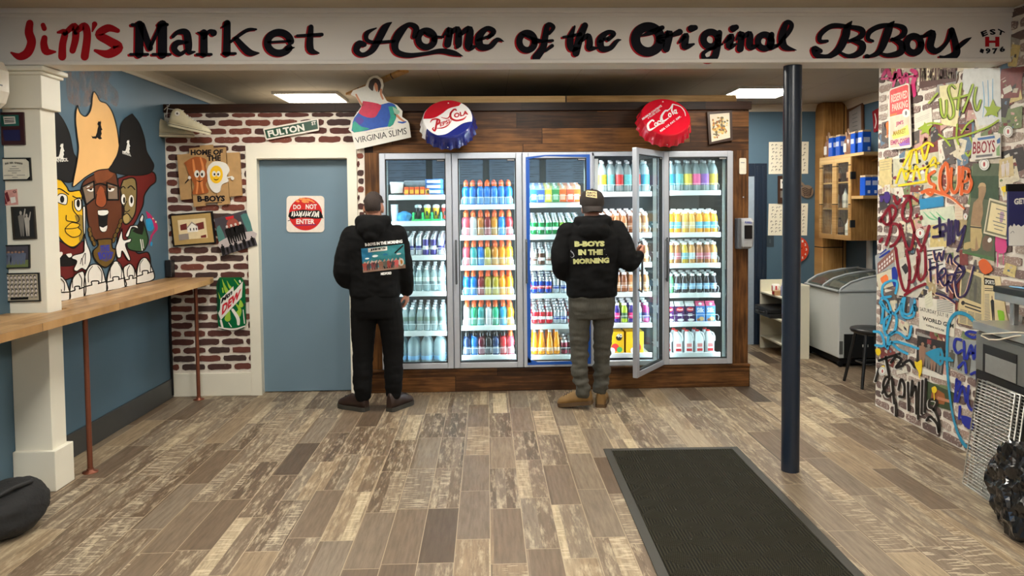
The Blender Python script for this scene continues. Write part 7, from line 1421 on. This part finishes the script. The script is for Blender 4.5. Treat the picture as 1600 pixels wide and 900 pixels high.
m = MB(); pk_ = M('pale pink letter', (244, 196, 180)); text_quad(m, 'RESERVED', (146, 262), (260, 226), (262, 282), (146, 318), pk_, .03, SP_, 2.5); text_quad(m, 'PARKING', (152, 328), (262, 296), (264, 348), (152, 380), pk_, .03, SP_, 2.5); pm_ = M('plum letter', (170, 70, 110)); text_quad(m, "JIM'S", (178, 452), (232, 438), (234, 474), (180, 488), pm_, .03, SP_, 2.5); text_quad(m, 'MARKET', (160, 516), (248, 496), (250, 530), (160, 550), M('ochre letter', (170, 130, 40)), .03, SP_, 2.5); text_quad(m, 'EMPLOYEE', (142, 582), (272, 560), (274, 596), (142, 616), pm_, .03, SP_, 2.5); m.build('lettering', t)
m = MB(); ell(m, SP_, 250, 390, 26, 30, WHT, 3); ell(m, SP_, 250, 390, 8, 16, gpr, 3.5); m.build('round_sticker', t)
t = thing('license_plate', 'white license plate reading BBOYS in dark red', 'license plate', G1.at((810, 620))); LP = Plane('X', WX-.02, -.0007, 1360, 90, 4.5); m = MB(); panel(m, LP, [(718, 562), (914, 534), (916, 698), (706, 722)], M('plate white', (214, 208, 196), .35), .004); m.build('plate', t)
m = MB(); text_quad(m, 'BBOYS', (722, 592), (876, 578), (878, 664), (718, 680), M('plate red', (140, 40, 50)), .02, LP, 1); poly(m, LP, [(752, 566), (872, 548), (876, 566), (756, 582)], M('plate blue', (70, 110, 160)), 1); poly(m, LP, [(742, 688), (858, 676), (858, 692), (742, 704)], gpr, 1); poly(m, LP, [(884, 640), (908, 610), (910, 690), (886, 690)], M('plate green', (130, 160, 110)), 1, 1); poly(m, LP, [(888, 580), (912, 560), (912, 600), (890, 606)], M('plate blue'), 1); m.build('lettering', t)
for k, (pl, x, y, rx, ry, lab) in enumerate(((G1, 968, 520, 34, 40, 'right of the license plate'), (G1, 800, 750, 36, 42, 'just below the license plate'), (G2, 318, 386, 28, 32, 'on the dark red graffiti letters'), (G2, 607, 280, 13, 22, 'beside the standing figure poster'), (G3, 70, 412, 22, 26, 'low at the left end of the graffiti wall'))):
    m = MB(); ell(m, pl, x, y, rx, ry, WHT, 9, 0, 24); ell(m, pl, x, y, rx*.82, ry*.82, gpr, 9.4, 0, 24); ell(m, pl, x, y, rx*.74, ry*.74, WHT, 9.8, 0, 24); ell(m, pl, x, y, rx*.2, ry*.4, M('sticker red', (170, 60, 60)), 10.2); tag(m.build('sticker'), 'round white sticker '+lab, 'sticker', 'round white stickers')
paper('poster', 'small white notice near the right end of the graffiti wall', G1, [(930, 220), (985, 190), (1000, 230), (940, 260)], (210, 204, 190), lines(G1, gpr, (.3, .5, .7)))
paper('poster', 'cream scrap with pale drawings right of the license plate', G1, [(905, 720), (1000, 690), (1010, 830), (900, 850)], (196, 176, 130), lambda m, q: [fig(m, G1, q, u, .95, .8, M('pale faces'), 1) for u in (.3, .6)], var=.3)
random.seed(21); m = MB()          # the torn scraps between the larger sheets: nobody could count them
pal_ = [M('scrap %d' % i, c, .6, var=.35, scale=45) for i, c in enumerate(((206, 196, 170), (188, 178, 160), (150, 146, 140), (212, 206, 190), (170, 150, 110), (92, 84, 80), (120, 60, 56), (96, 120, 140), (200, 180, 120), (110, 124, 84), (60, 54, 54), (190, 150, 140)))]
for k in range(230):
    y_ = random.uniform(4.15, 5.62); z_ = random.uniform(.25, 2.6); w2, h2 = random.uniform(.03, .11), random.uniform(.03, .1)
    if z_ < .6 and random.random() < .6: continue
    a = random.uniform(-.35, .35); L_ = -1+k*.004; q = [(w2*u*random.uniform(.7, 1.1), h2*v*random.uniform(.7, 1.1)) for u, v in ((-1, 1), (1, 1), (1, -1), (-1, -1))]
    pt = lambda p, e=0: Vector((WX-.0082-.0007*(L_+e), y_+p[0]*math.cos(a)-p[1]*math.sin(a), z_+p[0]*math.sin(a)+p[1]*math.cos(a)))
    m.flat([pt(p) for p in q], random.choice(pal_))
    for j in range(random.randint(1, 5)):
        u, v, r_ = random.uniform(-.6, .6)*w2, random.uniform(-.6, .6)*h2, random.uniform(.1, .3)
        m.flat([pt((u+r_*w2*s1*random.uniform(.5, 1.2), v+r_*h2*s2*random.uniform(.3, 1)), .5) for s1, s2 in ((-1, 1), (1, 1), (1, -1), (-1, -1))], random.choice(pal_))
o = tag(m.build('paper_scraps'), 'countless small torn paper scraps pasted between the posters on the graffiti wall', 'paper scraps'); o['kind'] = 'stuff'
# standing figure poster
def standing(m, q):
    poly(m, G2, [(640, 20), (820, 20), (820, 180), (640, 160)], M('print dark green', (58, 78, 56), .6, var=.3), 1); poly(m, G2, [(590, 500), (792, 540), (790, 565), (588, 512)], M('print green', (76, 110, 66)), 1.2)
    poly(m, G2, [(690, 85), (712, 62), (735, 80), (738, 120), (724, 165), (716, 190), (720, 260), (706, 320), (712, 360), (700, 480), (660, 500), (640, 480), (640, 330), (650, 250), (660, 190), (690, 160)], M('print flesh', (150, 122, 92), .6, var=.3), 1.5, 2); poly(m, G2, [(640, 335), (706, 345), (716, 400), (700, 480), (690, 480), (676, 400), (668, 490), (640, 480)], M('print khaki', (176, 156, 108), .6, var=.2), 1.8, 1)
    poly(m, G2, [(686, 96), (700, 66), (730, 66), (738, 90), (712, 84)], M('print sand hair', (176, 150, 110)), 2, 2); stroke(m, G2, [(640, 345), (706, 352)], dk_, 8, 2); poly(m, G2, [(735, 400), (780, 420), (770, 500), (720, 490), (715, 430)], M('print brown shade', (110, 88, 72)), 1.4, 2); ell(m, G2, 762, 430, 12, 16, WHT, 2, .5); poly(m, G2, [(600, 450), (640, 440), (640, 480), (596, 490)], M('print khaki'), 1.3, 2)
paper('poster', 'tall green poster of a bare chested standing figure', G2, [(655, -60), (826, -60), (802, 160), (792, 562), (586, 512), (640, 180)], (86, 96, 74), standing, var=.25)
t = thing('framed_certificate', 'tilted certificate in a pale frame on the standing figure poster', 'certificate', G2.at((800, 290))); CP = Plane('X', WX-.022, -.0007, 1360, 270, 4.09); q = [(760, 162), (904, 204), (878, 428), (722, 386)]
m = MB(); panel(m, CP, q, M('pale frame', (206, 196, 168), .5), .006); upoly(m, CP, q, [(.05, .05), (.95, .05), (.95, .95), (.05, .95)], M('olive mat', (110, 108, 84)), .8); m.build('frame', t)
m = MB(); upoly(m, CP, q, [(.12, .1), (.9, .1), (.9, .9), (.12, .9)], M('aged paper', (222, 206, 160)), 1.6); [upoly(m, CP, q, [(a, v), (b_, v), (b_, v+.025), (a, v+.025)], gpr, 2.2) for v, a, b_ in ((.22, .35, .85), (.34, .45, .75), (.46, .4, .8), (.58, .3, .85), (.68, .35, .8), (.78, .4, .75))]; upoly(m, CP, q, [(.55, .28), (.72, .28), (.7, .55), (.58, .55)], M('faint violet seal', (170, 140, 160)), 1.9, 2); m.build('picture', t)
def news(seed): return lambda m, q: [upoly(m, G2, q, [(u, v), (u+.26, v), (u+.26, v+.012), (u, v+.012)], gpr, 1) for u in (.06, .37, .68) for v in [.45+.03*i for i in range(17)]]
def sports(m, q): upoly(m, G2, q, [(.0, .04), (.66, .06), (.66, .2), (.0, .18)], BLK, 1); text_quad(m, 'SPORTS', lq(q, .05, .075), lq(q, .62, .09), lq(q, .62, .175), lq(q, .05, .16), WHT, .03, G2, 1.6); fig(m, G2, q, .42, .9, .5, dk_, 1, 0, M('print tan')); [upoly(m, G2, q, [(.03, v), (.5, v+.01), (.5, v+.025), (.03, v+.015)], dk_, 1) for v in (.24, .28)]; [upoly(m, G2, q, [(.03, v), (.28, v), (.28, v+.012), (.03, v+.012)], gpr, 1) for v in [.36+.03*i for i in range(18)]]; upoly(m, G2, q, [(.62, .7), (.9, .74), (.86, .95), (.66, .95)], M('lime spray', (140, 196, 50)), 2, 2)
paper('newspaper_page', 'yellowed newspaper page headed SPORTS above the steel overshelf', G2, [(728, 655), (824, 665), (880, 960), (724, 990)], (212, 194, 150), sports, 'newspaper')
def photo_news(m, q): upoly(m, G2, q, [(.06, .03), (.9, .08), (.9, .56), (.06, .52)], M('newsprint photo', (110, 108, 92), .7, var=.5, scale=40), 1); fig(m, G2, q, .35, .52, .42, M('grey player'), 1.6); fig(m, G2, q, .65, .54, .42, M('dark grey player', (84, 82, 74)), 1.6); ell(m, G2, *lq(q, .16, .62), 12, 14, dk_, 1.5); [upoly(m, G2, q, [(.24, v), (.9, v+.02), (.9, v+.045), (.24, v+.025)], dk_, 1.5) for v in (.6, .66)]; [upoly(m, G2, q, [(u, v), (u+.26, v), (u+.26, v+.012), (u, v+.012)], gpr, 1) for u in (.06, .37, .66) for v in [.74+.025*i for i in range(10)]]
paper('newspaper_page', 'yellowed newspaper page with a large photo, left of the SPORTS page', G2, [(578, 605), (724, 648), (722, 1000), (560, 960)], (204, 186, 140), photo_news, 'newspaper')
def worldgym(m, q):
    bk_ = M('black print'); [upoly(m, G3, q, [(.5, .02+.05*i), (.95, .03+.05*i), (.95, .05+.05*i), (.5, .04+.05*i)], gpr, 1) for i in range(7)]
    text_quad(m, 'SATURDAY JULY 18', lq(q, .03, .30), lq(q, .82, .38), lq(q, .82, .54), lq(q, .03, .45), bk_, 0, G3, 1); text_quad(m, 'WORLD GYM', lq(q, .1, .58), lq(q, .98, .64), lq(q, .98, .77), lq(q, .1, .7), bk_, .03, G3, 1); text_quad(m, 'OPEN HOUSE', lq(q, .2, .8), lq(q, .72, .86), lq(q, .72, .92), lq(q, .2, .86), bk_, .02, G3, 1)
paper('poster', 'white event poster reading SATURDAY JULY 18 at mid height', G3, [(282, -20), (496, 0), (490, 212), (286, 164)], (214, 208, 192), worldgym)
paper('poster', 'small tilted flyer with green print above the event poster', G2, [(345, 788), (392, 752), (398, 850), (352, 872)], (206, 204, 180), lines(G2, gpr, (.1, .3, .5, .7)), layer=1)
paper('poster', 'white sheet with bold lines behind the purple writing', G2, [(345, 480), (470, 470), (480, 620), (372, 660)], (212, 208, 200), lines(G2, dk_, (.1, .25, .4, .55, .7), 1, 3, .1, .95, .05))
def band(m, q): [fig(m, G3, q, u, 1.0, .8, M('grey player') if k % 2 else M('dull skin', (150, 116, 96)), 1.2) for k, u in enumerate((.2, .42, .62, .85))]; upoly(m, G3, q, [(.35, .05), (.5, .05), (.5, .2), (.35, .2)], M('dull red print', (130, 50, 46)), 1)
paper('poster', 'dark crowded photo poster under the event poster', G3, [(276, 204), (440, 240), (424, 440), (268, 362)], (44, 40, 40), band, var=.4)
paper('poster', 'grey photo sheet behind the blue letters', G3, [(452, 212), (640, 236), (636, 470), (450, 384)], (148, 152, 150), lambda m, q: [fig(m, G3, q, u, .95, .55, M('dark grey player'), 1.2) for u in (.15, .4, .65)], var=.2)
paper('poster', 'long white strip pasted low across the graffiti wall', G3, [(290, 390), (500, 452), (498, 486), (292, 424)], (214, 210, 198))
def frog(m, q): upoly(m, G3, q, [(.35, .2), (.7, .25), (.75, .8), (.3, .75)], M('dull orange print', (150, 90, 50)), 1, 2); upoly(m, G3, q, [(.5, .5), (.95, .45), (.95, .6), (.5, .65)], M('salmon print', (190, 130, 100)), 1.4)
paper('poster', 'dark green poster near the floor beside the yellow drips', G3, [(312, 462), (490, 540), (470, 645), (300, 590)], (58, 72, 48), frog, var=.35)
def building(m, q): upoly(m, G2, q, [(.1, .45), (1, .1), (1, .75), (.1, 1)], M('brick print', (140, 92, 80)), 1); [upoly(m, G2, q, [(.16+.14*i, .62-.06*i+d), (.24+.14*i, .58-.06*i+d), (.24+.14*i, .7-.06*i+d), (.16+.14*i, .74-.06*i+d)], WHT, 1.5) for i in range(6) for d in (0, .2)]
paper('poster', 'photo print of a brick building at the left end of the wall', G2, [(30, 530), (148, 470), (156, 600), (36, 650)], (156, 160, 160), building)
paper('poster', 'small drawing with an orange shape under the building print', G2, [(38, 652), (140, 612), (150, 720), (52, 750)], (206, 196, 170), lambda m, q: upoly(m, G2, q, [(.2, .3), (.6, .2), (.7, .6), (.3, .7)], M('orange wash'), 1, 2))
paper('poster', 'blue rectangular sticker reading MEDFORD', G2, [(312, 168), (464, 150), (466, 210), (318, 236)], (40, 130, 176), lambda m, q: text_quad(m, 'MEDFORD', lq(q, .06, .15), lq(q, .95, .18), lq(q, .95, .85), lq(q, .06, .85), M('navy print', (30, 60, 110)), .04, G2, 1), 'sticker', 3)
for k, (q, lab) in enumerate((([(60, 820), (120, 812), (120, 960), (62, 970)], 'black and white photo strip at the left, behind light blue loops'), ([(170, 800), (235, 800), (230, 900), (172, 905)], 'black and white snapshot right of the photo strip, behind light blue loops'))):
    paper('poster', lab, G2, q, (60, 58, 58), lambda m, q: [fig(m, G2, q, u, 1, .85, M('pale grey'), 1) for u in (.3, .7)], var=.4)
paper('poster', 'pale blue green scribbled sheet above the dark red letters', G2, [(316, 240), (530, 210), (545, 300), (430, 330), (330, 340)], (196, 200, 176), lambda m, q: [stroke(m, G2, [(340+k*40, 250, 4), (380+k*40, 290, 10), (420+k*30, 300, 4)], M('mint spray', (110, 180, 130)), layer=1) for k in range(3)], var=.25)
paper('poster', 'pink edged small card right of the mint scribbles', G2, [(538, 206), (592, 196), (590, 298), (540, 300)], (206, 190, 166), lines(G2, M('salmon print'), (.2, .4, .6, .8)))
paper('poster', 'white patchwork of torn papers behind the light blue loops', G2, [(150, 560), (350, 500), (352, 720), (300, 800), (160, 780)], (196, 190, 176), lambda m, q: [upoly(m, G2, q, [(u, v), (u+.2, v-.05), (u+.22, v+.15), (u, v+.2)], c, 1) for u, v, c in ((.1, .2, dk_), (.5, .3, M('brick print')), (.2, .6, gpr), (.6, .6, M('dull skin')))], var=.3)
# spray paint
sp = lambda n, c=(0, 0, 0): M('spray '+n, c, .4, var=.12, scale=12)
def spray(label, pl, mat, strokes, w=14, L=6, shadow=None, blobs=(), txt=()):
    m = MB()
    for s in strokes:
        if shadow: stroke(m, pl, s, shadow, w, L-.7, 6, -5, 4)
        stroke(m, pl, s, mat, w, L)
    for b_ in blobs: poly(m, pl, b_, mat, L+.3, 2)
    for s, q in txt: text_quad(m, s, *q, mat, .04, pl, L+.5)
    return tag(m.build('graffiti_writing'), label, 'graffiti')
spray('magenta spray scribbles at the upper left of the graffiti wall', G1, sp('magenta', (196, 50, 110)), [[(85, 130, 20), (120, 90, 30), (150, 160, 26), (180, 100, 30), (160, 200, 16)], [(200, 90, 24), (220, 180, 26), (250, 110, 22), (260, 180, 20)], [(290, 90, 26), (320, 110, 30), (300, 180, 30), (310, 250, 24), (306, 275, 10)], [(80, 150, 16), (200, 140, 14), (330, 130, 16)]])
lime_ = sp('lime', (150, 172, 50))
spray('large lime green sprayed word across the upper graffiti wall', G1, lime_, [[(490, 290), (500, 390), (520, 420), (535, 380), (535, 300)], [(600, 215, 12), (570, 190, 14), (550, 230, 16), (580, 330, 16), (585, 400, 16), (560, 430, 12), (545, 400, 8)], [(640, 180), (620, 300), (615, 360)], [(575, 290), (640, 275), (690, 260)], [(720, 190), (690, 280), (650, 380)], [(745, 210), (730, 300), (750, 370), (775, 300)]], 15, 6, BLK)
spray('lime green star and arrow sprayed round the license plate', G1, lime_, [[(340, 500), (420, 460), (500, 470)], [(480, 540), (520, 570), (560, 620)], [(610, 470), (605, 560), (620, 610)], [(640, 530), (680, 470), (720, 440)], [(470, 250), (410, 320)], [(540, 570), (640, 555), (820, 490), (900, 440)], [(700, 560), (720, 620), (690, 690), (670, 670)]], 13, 6, None, [[(795, 340), (840, 345), (860, 290), (880, 340), (920, 350), (890, 385), (896, 420), (850, 400), (800, 415), (820, 380)], [(345, 500), (370, 490), (380, 450), (400, 480), (440, 470), (410, 510), (415, 545), (385, 525), (350, 545), (365, 515)]])
spray('bright yellow sprayed writing left of the orange letters', G1, sp('yellow', (232, 200, 40)), [[(300, 650), (340, 640), (400, 600), (440, 620)], [(230, 760), (290, 650), (270, 760)], [(320, 650), (330, 740)], [(360, 640), (380, 720), (410, 620)], [(180, 880), (220, 780), (250, 860), (280, 760)], [(300, 860), (320, 760), (350, 850)], [(390, 870), (400, 780), (450, 700), (460, 770)], [(240, 800), (330, 790), (480, 740)], [(200, 900), (330, 880), (400, 870)]], 16, 6)
og_ = sp('orange', (206, 94, 40)); OG = sp('pale edge', (232, 190, 160))
spray('tall orange sprayed letters in the middle of the graffiti wall', G1, og_, [[(450, 800), (410, 830), (420, 880), (450, 900), (430, 960), (400, 950)], [(530, 740), (495, 800), (490, 900), (520, 950), (550, 900), (540, 750)], [(570, 780), (565, 900), (590, 950), (620, 900), (625, 770)], [(650, 770), (640, 960)], [(650, 780), (690, 790), (680, 860), (650, 870)], [(690, 820), (710, 880), (690, 940), (660, 940)]], 22, 6.5, OG)
spray('orange sprayed sweep under the tall orange letters', G2, og_, [[(330, 125, 20), (380, 110, 24), (450, 130, 20), (520, 160, 14), (600, 230, 8)]], 16, 6.6, OG)
spray('orange paint patch below the standing figure poster', G2, og_, [[(720, 560, 14), (740, 600, 14)]], 14, 6.6, None, [[(690, 570), (715, 550), (745, 560), (775, 600), (780, 625), (735, 650), (700, 620)]])
dr = sp('blood red', (124, 16, 34))
spray('large dark red looping letters at the left of the graffiti wall', G2, dr, [[(60, 310), (120, 220), (150, 215), (160, 260), (110, 330), (70, 300)], [(110, 330), (170, 330), (190, 390), (160, 450), (130, 470)], [(120, 230), (130, 350), (100, 460)], [(150, 150), (170, 200), (190, 170)], [(260, 150, 22), (215, 200, 20), (205, 280, 18), (240, 310, 18), (260, 250, 16), (250, 160, 14)], [(215, 150), (260, 150), (300, 180)], [(260, 300), (290, 400), (330, 470), (375, 340)], [(190, 330), (230, 470), (260, 480), (280, 380)], [(160, 480), (180, 620), (210, 740), (240, 740), (250, 620), (230, 500)], [(245, 690), (275, 690), (310, 560), (300, 490)], [(300, 540), (310, 680), (350, 640), (345, 470), (320, 500)], [(220, 780), (280, 740), (350, 710)], [(60, 440), (75, 420)]], 18, 6.4, None, [[(285, 270), (300, 258), (308, 280), (290, 288)], [(312, 282), (330, 270), (332, 296), (316, 302)]])
pu = sp('purple', (44, 28, 74))
spray('dark purple scrawled name sprayed beside the dark red letters', G2, pu, [[(440, 290), (445, 400)], [(405, 350), (470, 330), (480, 370), (440, 380), (470, 400), (400, 410)], [(500, 300), (495, 460)], [(520, 310), (512, 450)], [(545, 305), (530, 440)], [(560, 310), (560, 400), (605, 340)], [(605, 340), (580, 440), (555, 500)]], 17, 6.6)
spray('dark purple words was here, below the purple name', G2, pu, [[(405, 500), (420, 560), (440, 510), (455, 560), (470, 500)], [(490, 570), (510, 520), (520, 580)], [(560, 530), (535, 560), (575, 600), (590, 630), (540, 640)], [(380, 560), (385, 690)], [(375, 620), (430, 600)], [(425, 580), (430, 700)], [(440, 680), (480, 640), (470, 610), (440, 650), (470, 720), (500, 690)], [(490, 650), (490, 760)], [(490, 660), (530, 650), (520, 700), (495, 700), (530, 760)], [(550, 700), (590, 650), (600, 610), (560, 600), (540, 680), (560, 790), (610, 770), (640, 680), (660, 600)], [(420, 770), (480, 790), (540, 830)]], 14, 6.6, OG)
cy = sp('sky', (60, 160, 204))
spray('light blue looping spray scrawl at the left end of the graffiti wall', G2, cy, [[(160, 770), (170, 700), (130, 690), (80, 720), (80, 790), (130, 790)], [(70, 800), (110, 820), (130, 900), (100, 1000)], [(60, 830), (80, 870), (70, 960)], [(150, 900), (180, 870), (210, 800)], [(220, 800), (210, 890), (250, 900), (280, 840), (285, 880)]], 15, 7)
spray('lower light blue loops and bars behind the black writing', G3, cy, [[(60, 0), (100, 60), (150, 90), (140, 180), (90, 200), (80, 120), (110, 90)], [(100, 280), (110, 200), (160, 185), (220, 220), (240, 150)], [(90, 270), (150, 240), (280, 280)], [(120, 240), (160, 280), (215, 310)], [(180, 20), (190, 90), (250, 90), (260, 0)], [(20, 180), (60, 190), (80, 260), (30, 260)]], 15, 7)
ar = M('spray cyan arrow', (44, 140, 176), .4)
spray('long cyan sprayed loop ending in an arrow head', G3, ar, [[(615, 128, 22), (560, 80, 20), (500, 75, 20), (460, 130, 18), (450, 220, 16), (450, 400, 14), (470, 600, 12), (500, 740, 14), (540, 830, 18), (575, 860, 24)], [(330, 308), (410, 285), (415, 370), (330, 308)], [(410, 330), (480, 350)]], 14, 7, None, [[(325, 308), (412, 282), (404, 325), (470, 330), (468, 356), (404, 345), (412, 384)]])
bl = sp('royal', (28, 44, 150))
spray('royal blue sprayed letters next to the steel fridge', G3, bl, [[(630, 190), (580, 180), (560, 195), (600, 215), (632, 205)], [(530, 230), (500, 225), (490, 270), (510, 305), (535, 290)], [(548, 240), (550, 340)], [(565, 340), (590, 260), (605, 340)], [(572, 310), (604, 305)], [(615, 330), (620, 260), (632, 330)], [(515, 390), (550, 360), (560, 420)], [(590, 430), (620, 420), (625, 470)], [(495, 590), (505, 460)], [(505, 470), (525, 480), (510, 520)], [(510, 590), (540, 500), (560, 590)], [(575, 500), (570, 600), (600, 640), (620, 560)], [(520, 690), (525, 620)]], 16, 7, None, [[(530, 670), (600, 690), (596, 760), (540, 720)]])
bkp = sp('black', (18, 17, 18))
spray('black sprayed writing along the bottom of the graffiti wall', G3, bkp, [[(50, 350), (110, 330), (170, 310)], [(90, 330), (110, 440)], [(120, 360), (150, 330), (180, 345), (150, 390), (190, 380)], [(190, 370), (230, 350), (260, 390)], [(70, 540), (110, 460), (90, 450), (75, 500), (100, 560), (130, 540)], [(125, 450), (140, 600)], [(165, 520), (180, 460), (200, 500), (195, 560), (170, 560)], [(150, 600), (150, 680)], [(220, 480), (225, 640)], [(245, 470), (240, 560), (265, 500), (270, 660)], [(285, 480), (280, 690)], [(305, 470), (300, 660)], [(325, 460), (318, 650)], [(370, 640), (390, 590), (350, 580), (345, 620), (375, 640), (400, 700), (405, 760)], [(330, 700), (350, 680), (390, 720), (400, 770)], [(50, 400), (30, 470)]], 16, 7.2, M('spray white edge', (206, 202, 196), .5))
for q, dr_, lab in (([(258, 350), (275, 360), (300, 345), (302, 400), (292, 440), (278, 410), (262, 380)], [(285, 430, 8), (288, 455, 4)], 'yellow paint splat left of the cyan arrow head'), ([(358, 510), (378, 500), (390, 520), (380, 540), (362, 535)], [(372, 536, 6), (374, 580, 4)], 'yellow paint splat with drips on the dark green poster'), ([(28, 285), (50, 278), (62, 300), (50, 320), (34, 312)], [(45, 310, 6), (46, 325, 3)], 'yellow paint splat at the left wall edge'), ([(62, 385), (80, 378), (84, 400), (68, 408)], [(72, 400, 6), (73, 412, 3)], 'small yellow paint splat above the low white sticker')):
    spray(lab, G3, sp('yellow'), [dr_], 6, 8, None, [q])
spray('pink paint patch under the certificate', G2, sp('rose', (206, 70, 130)), [[(815, 490, 10), (812, 600, 5)], [(850, 490, 8), (850, 590, 4)]], 8, 5, None, [[(800, 400), (866, 425), (866, 510), (800, 500)]])
spray('orange sprayed splat at the left edge of the graffiti wall', G1, sp('bright orange', (236, 120, 40)), [[(120, 490, 10), (118, 560, 6)]], 8, 5, None, [[(110, 460), (130, 445), (140, 470), (135, 505), (112, 500)]])
spray('violet spray patches at the left edge', G2, sp('violet', (70, 50, 120)), [[(70, 160, 20), (100, 150, 20)]], 8, 5, None, [[(88, 125), (115, 120), (128, 160), (110, 195), (90, 180)], [(58, 150), (76, 145), (80, 180), (62, 186)]])
spray('navy spray patch by the brick building print', G2, sp('navy', (36, 56, 150)), [[(60, 540, 10), (120, 500, 12)], [(62, 520, 6), (100, 490, 8)]], 10, 5, None, [[(135, 610), (160, 600), (175, 660), (160, 730), (140, 700)]])
spray('yellow drip mark near the navy display', G2, sp('yellow'), [[(850, 105, 6), (852, 150, 4)], [(872, 100, 6), (872, 140, 4)]], 6, 5, None, [[(836, 90), (880, 84), (882, 110), (858, 124), (838, 112)]])
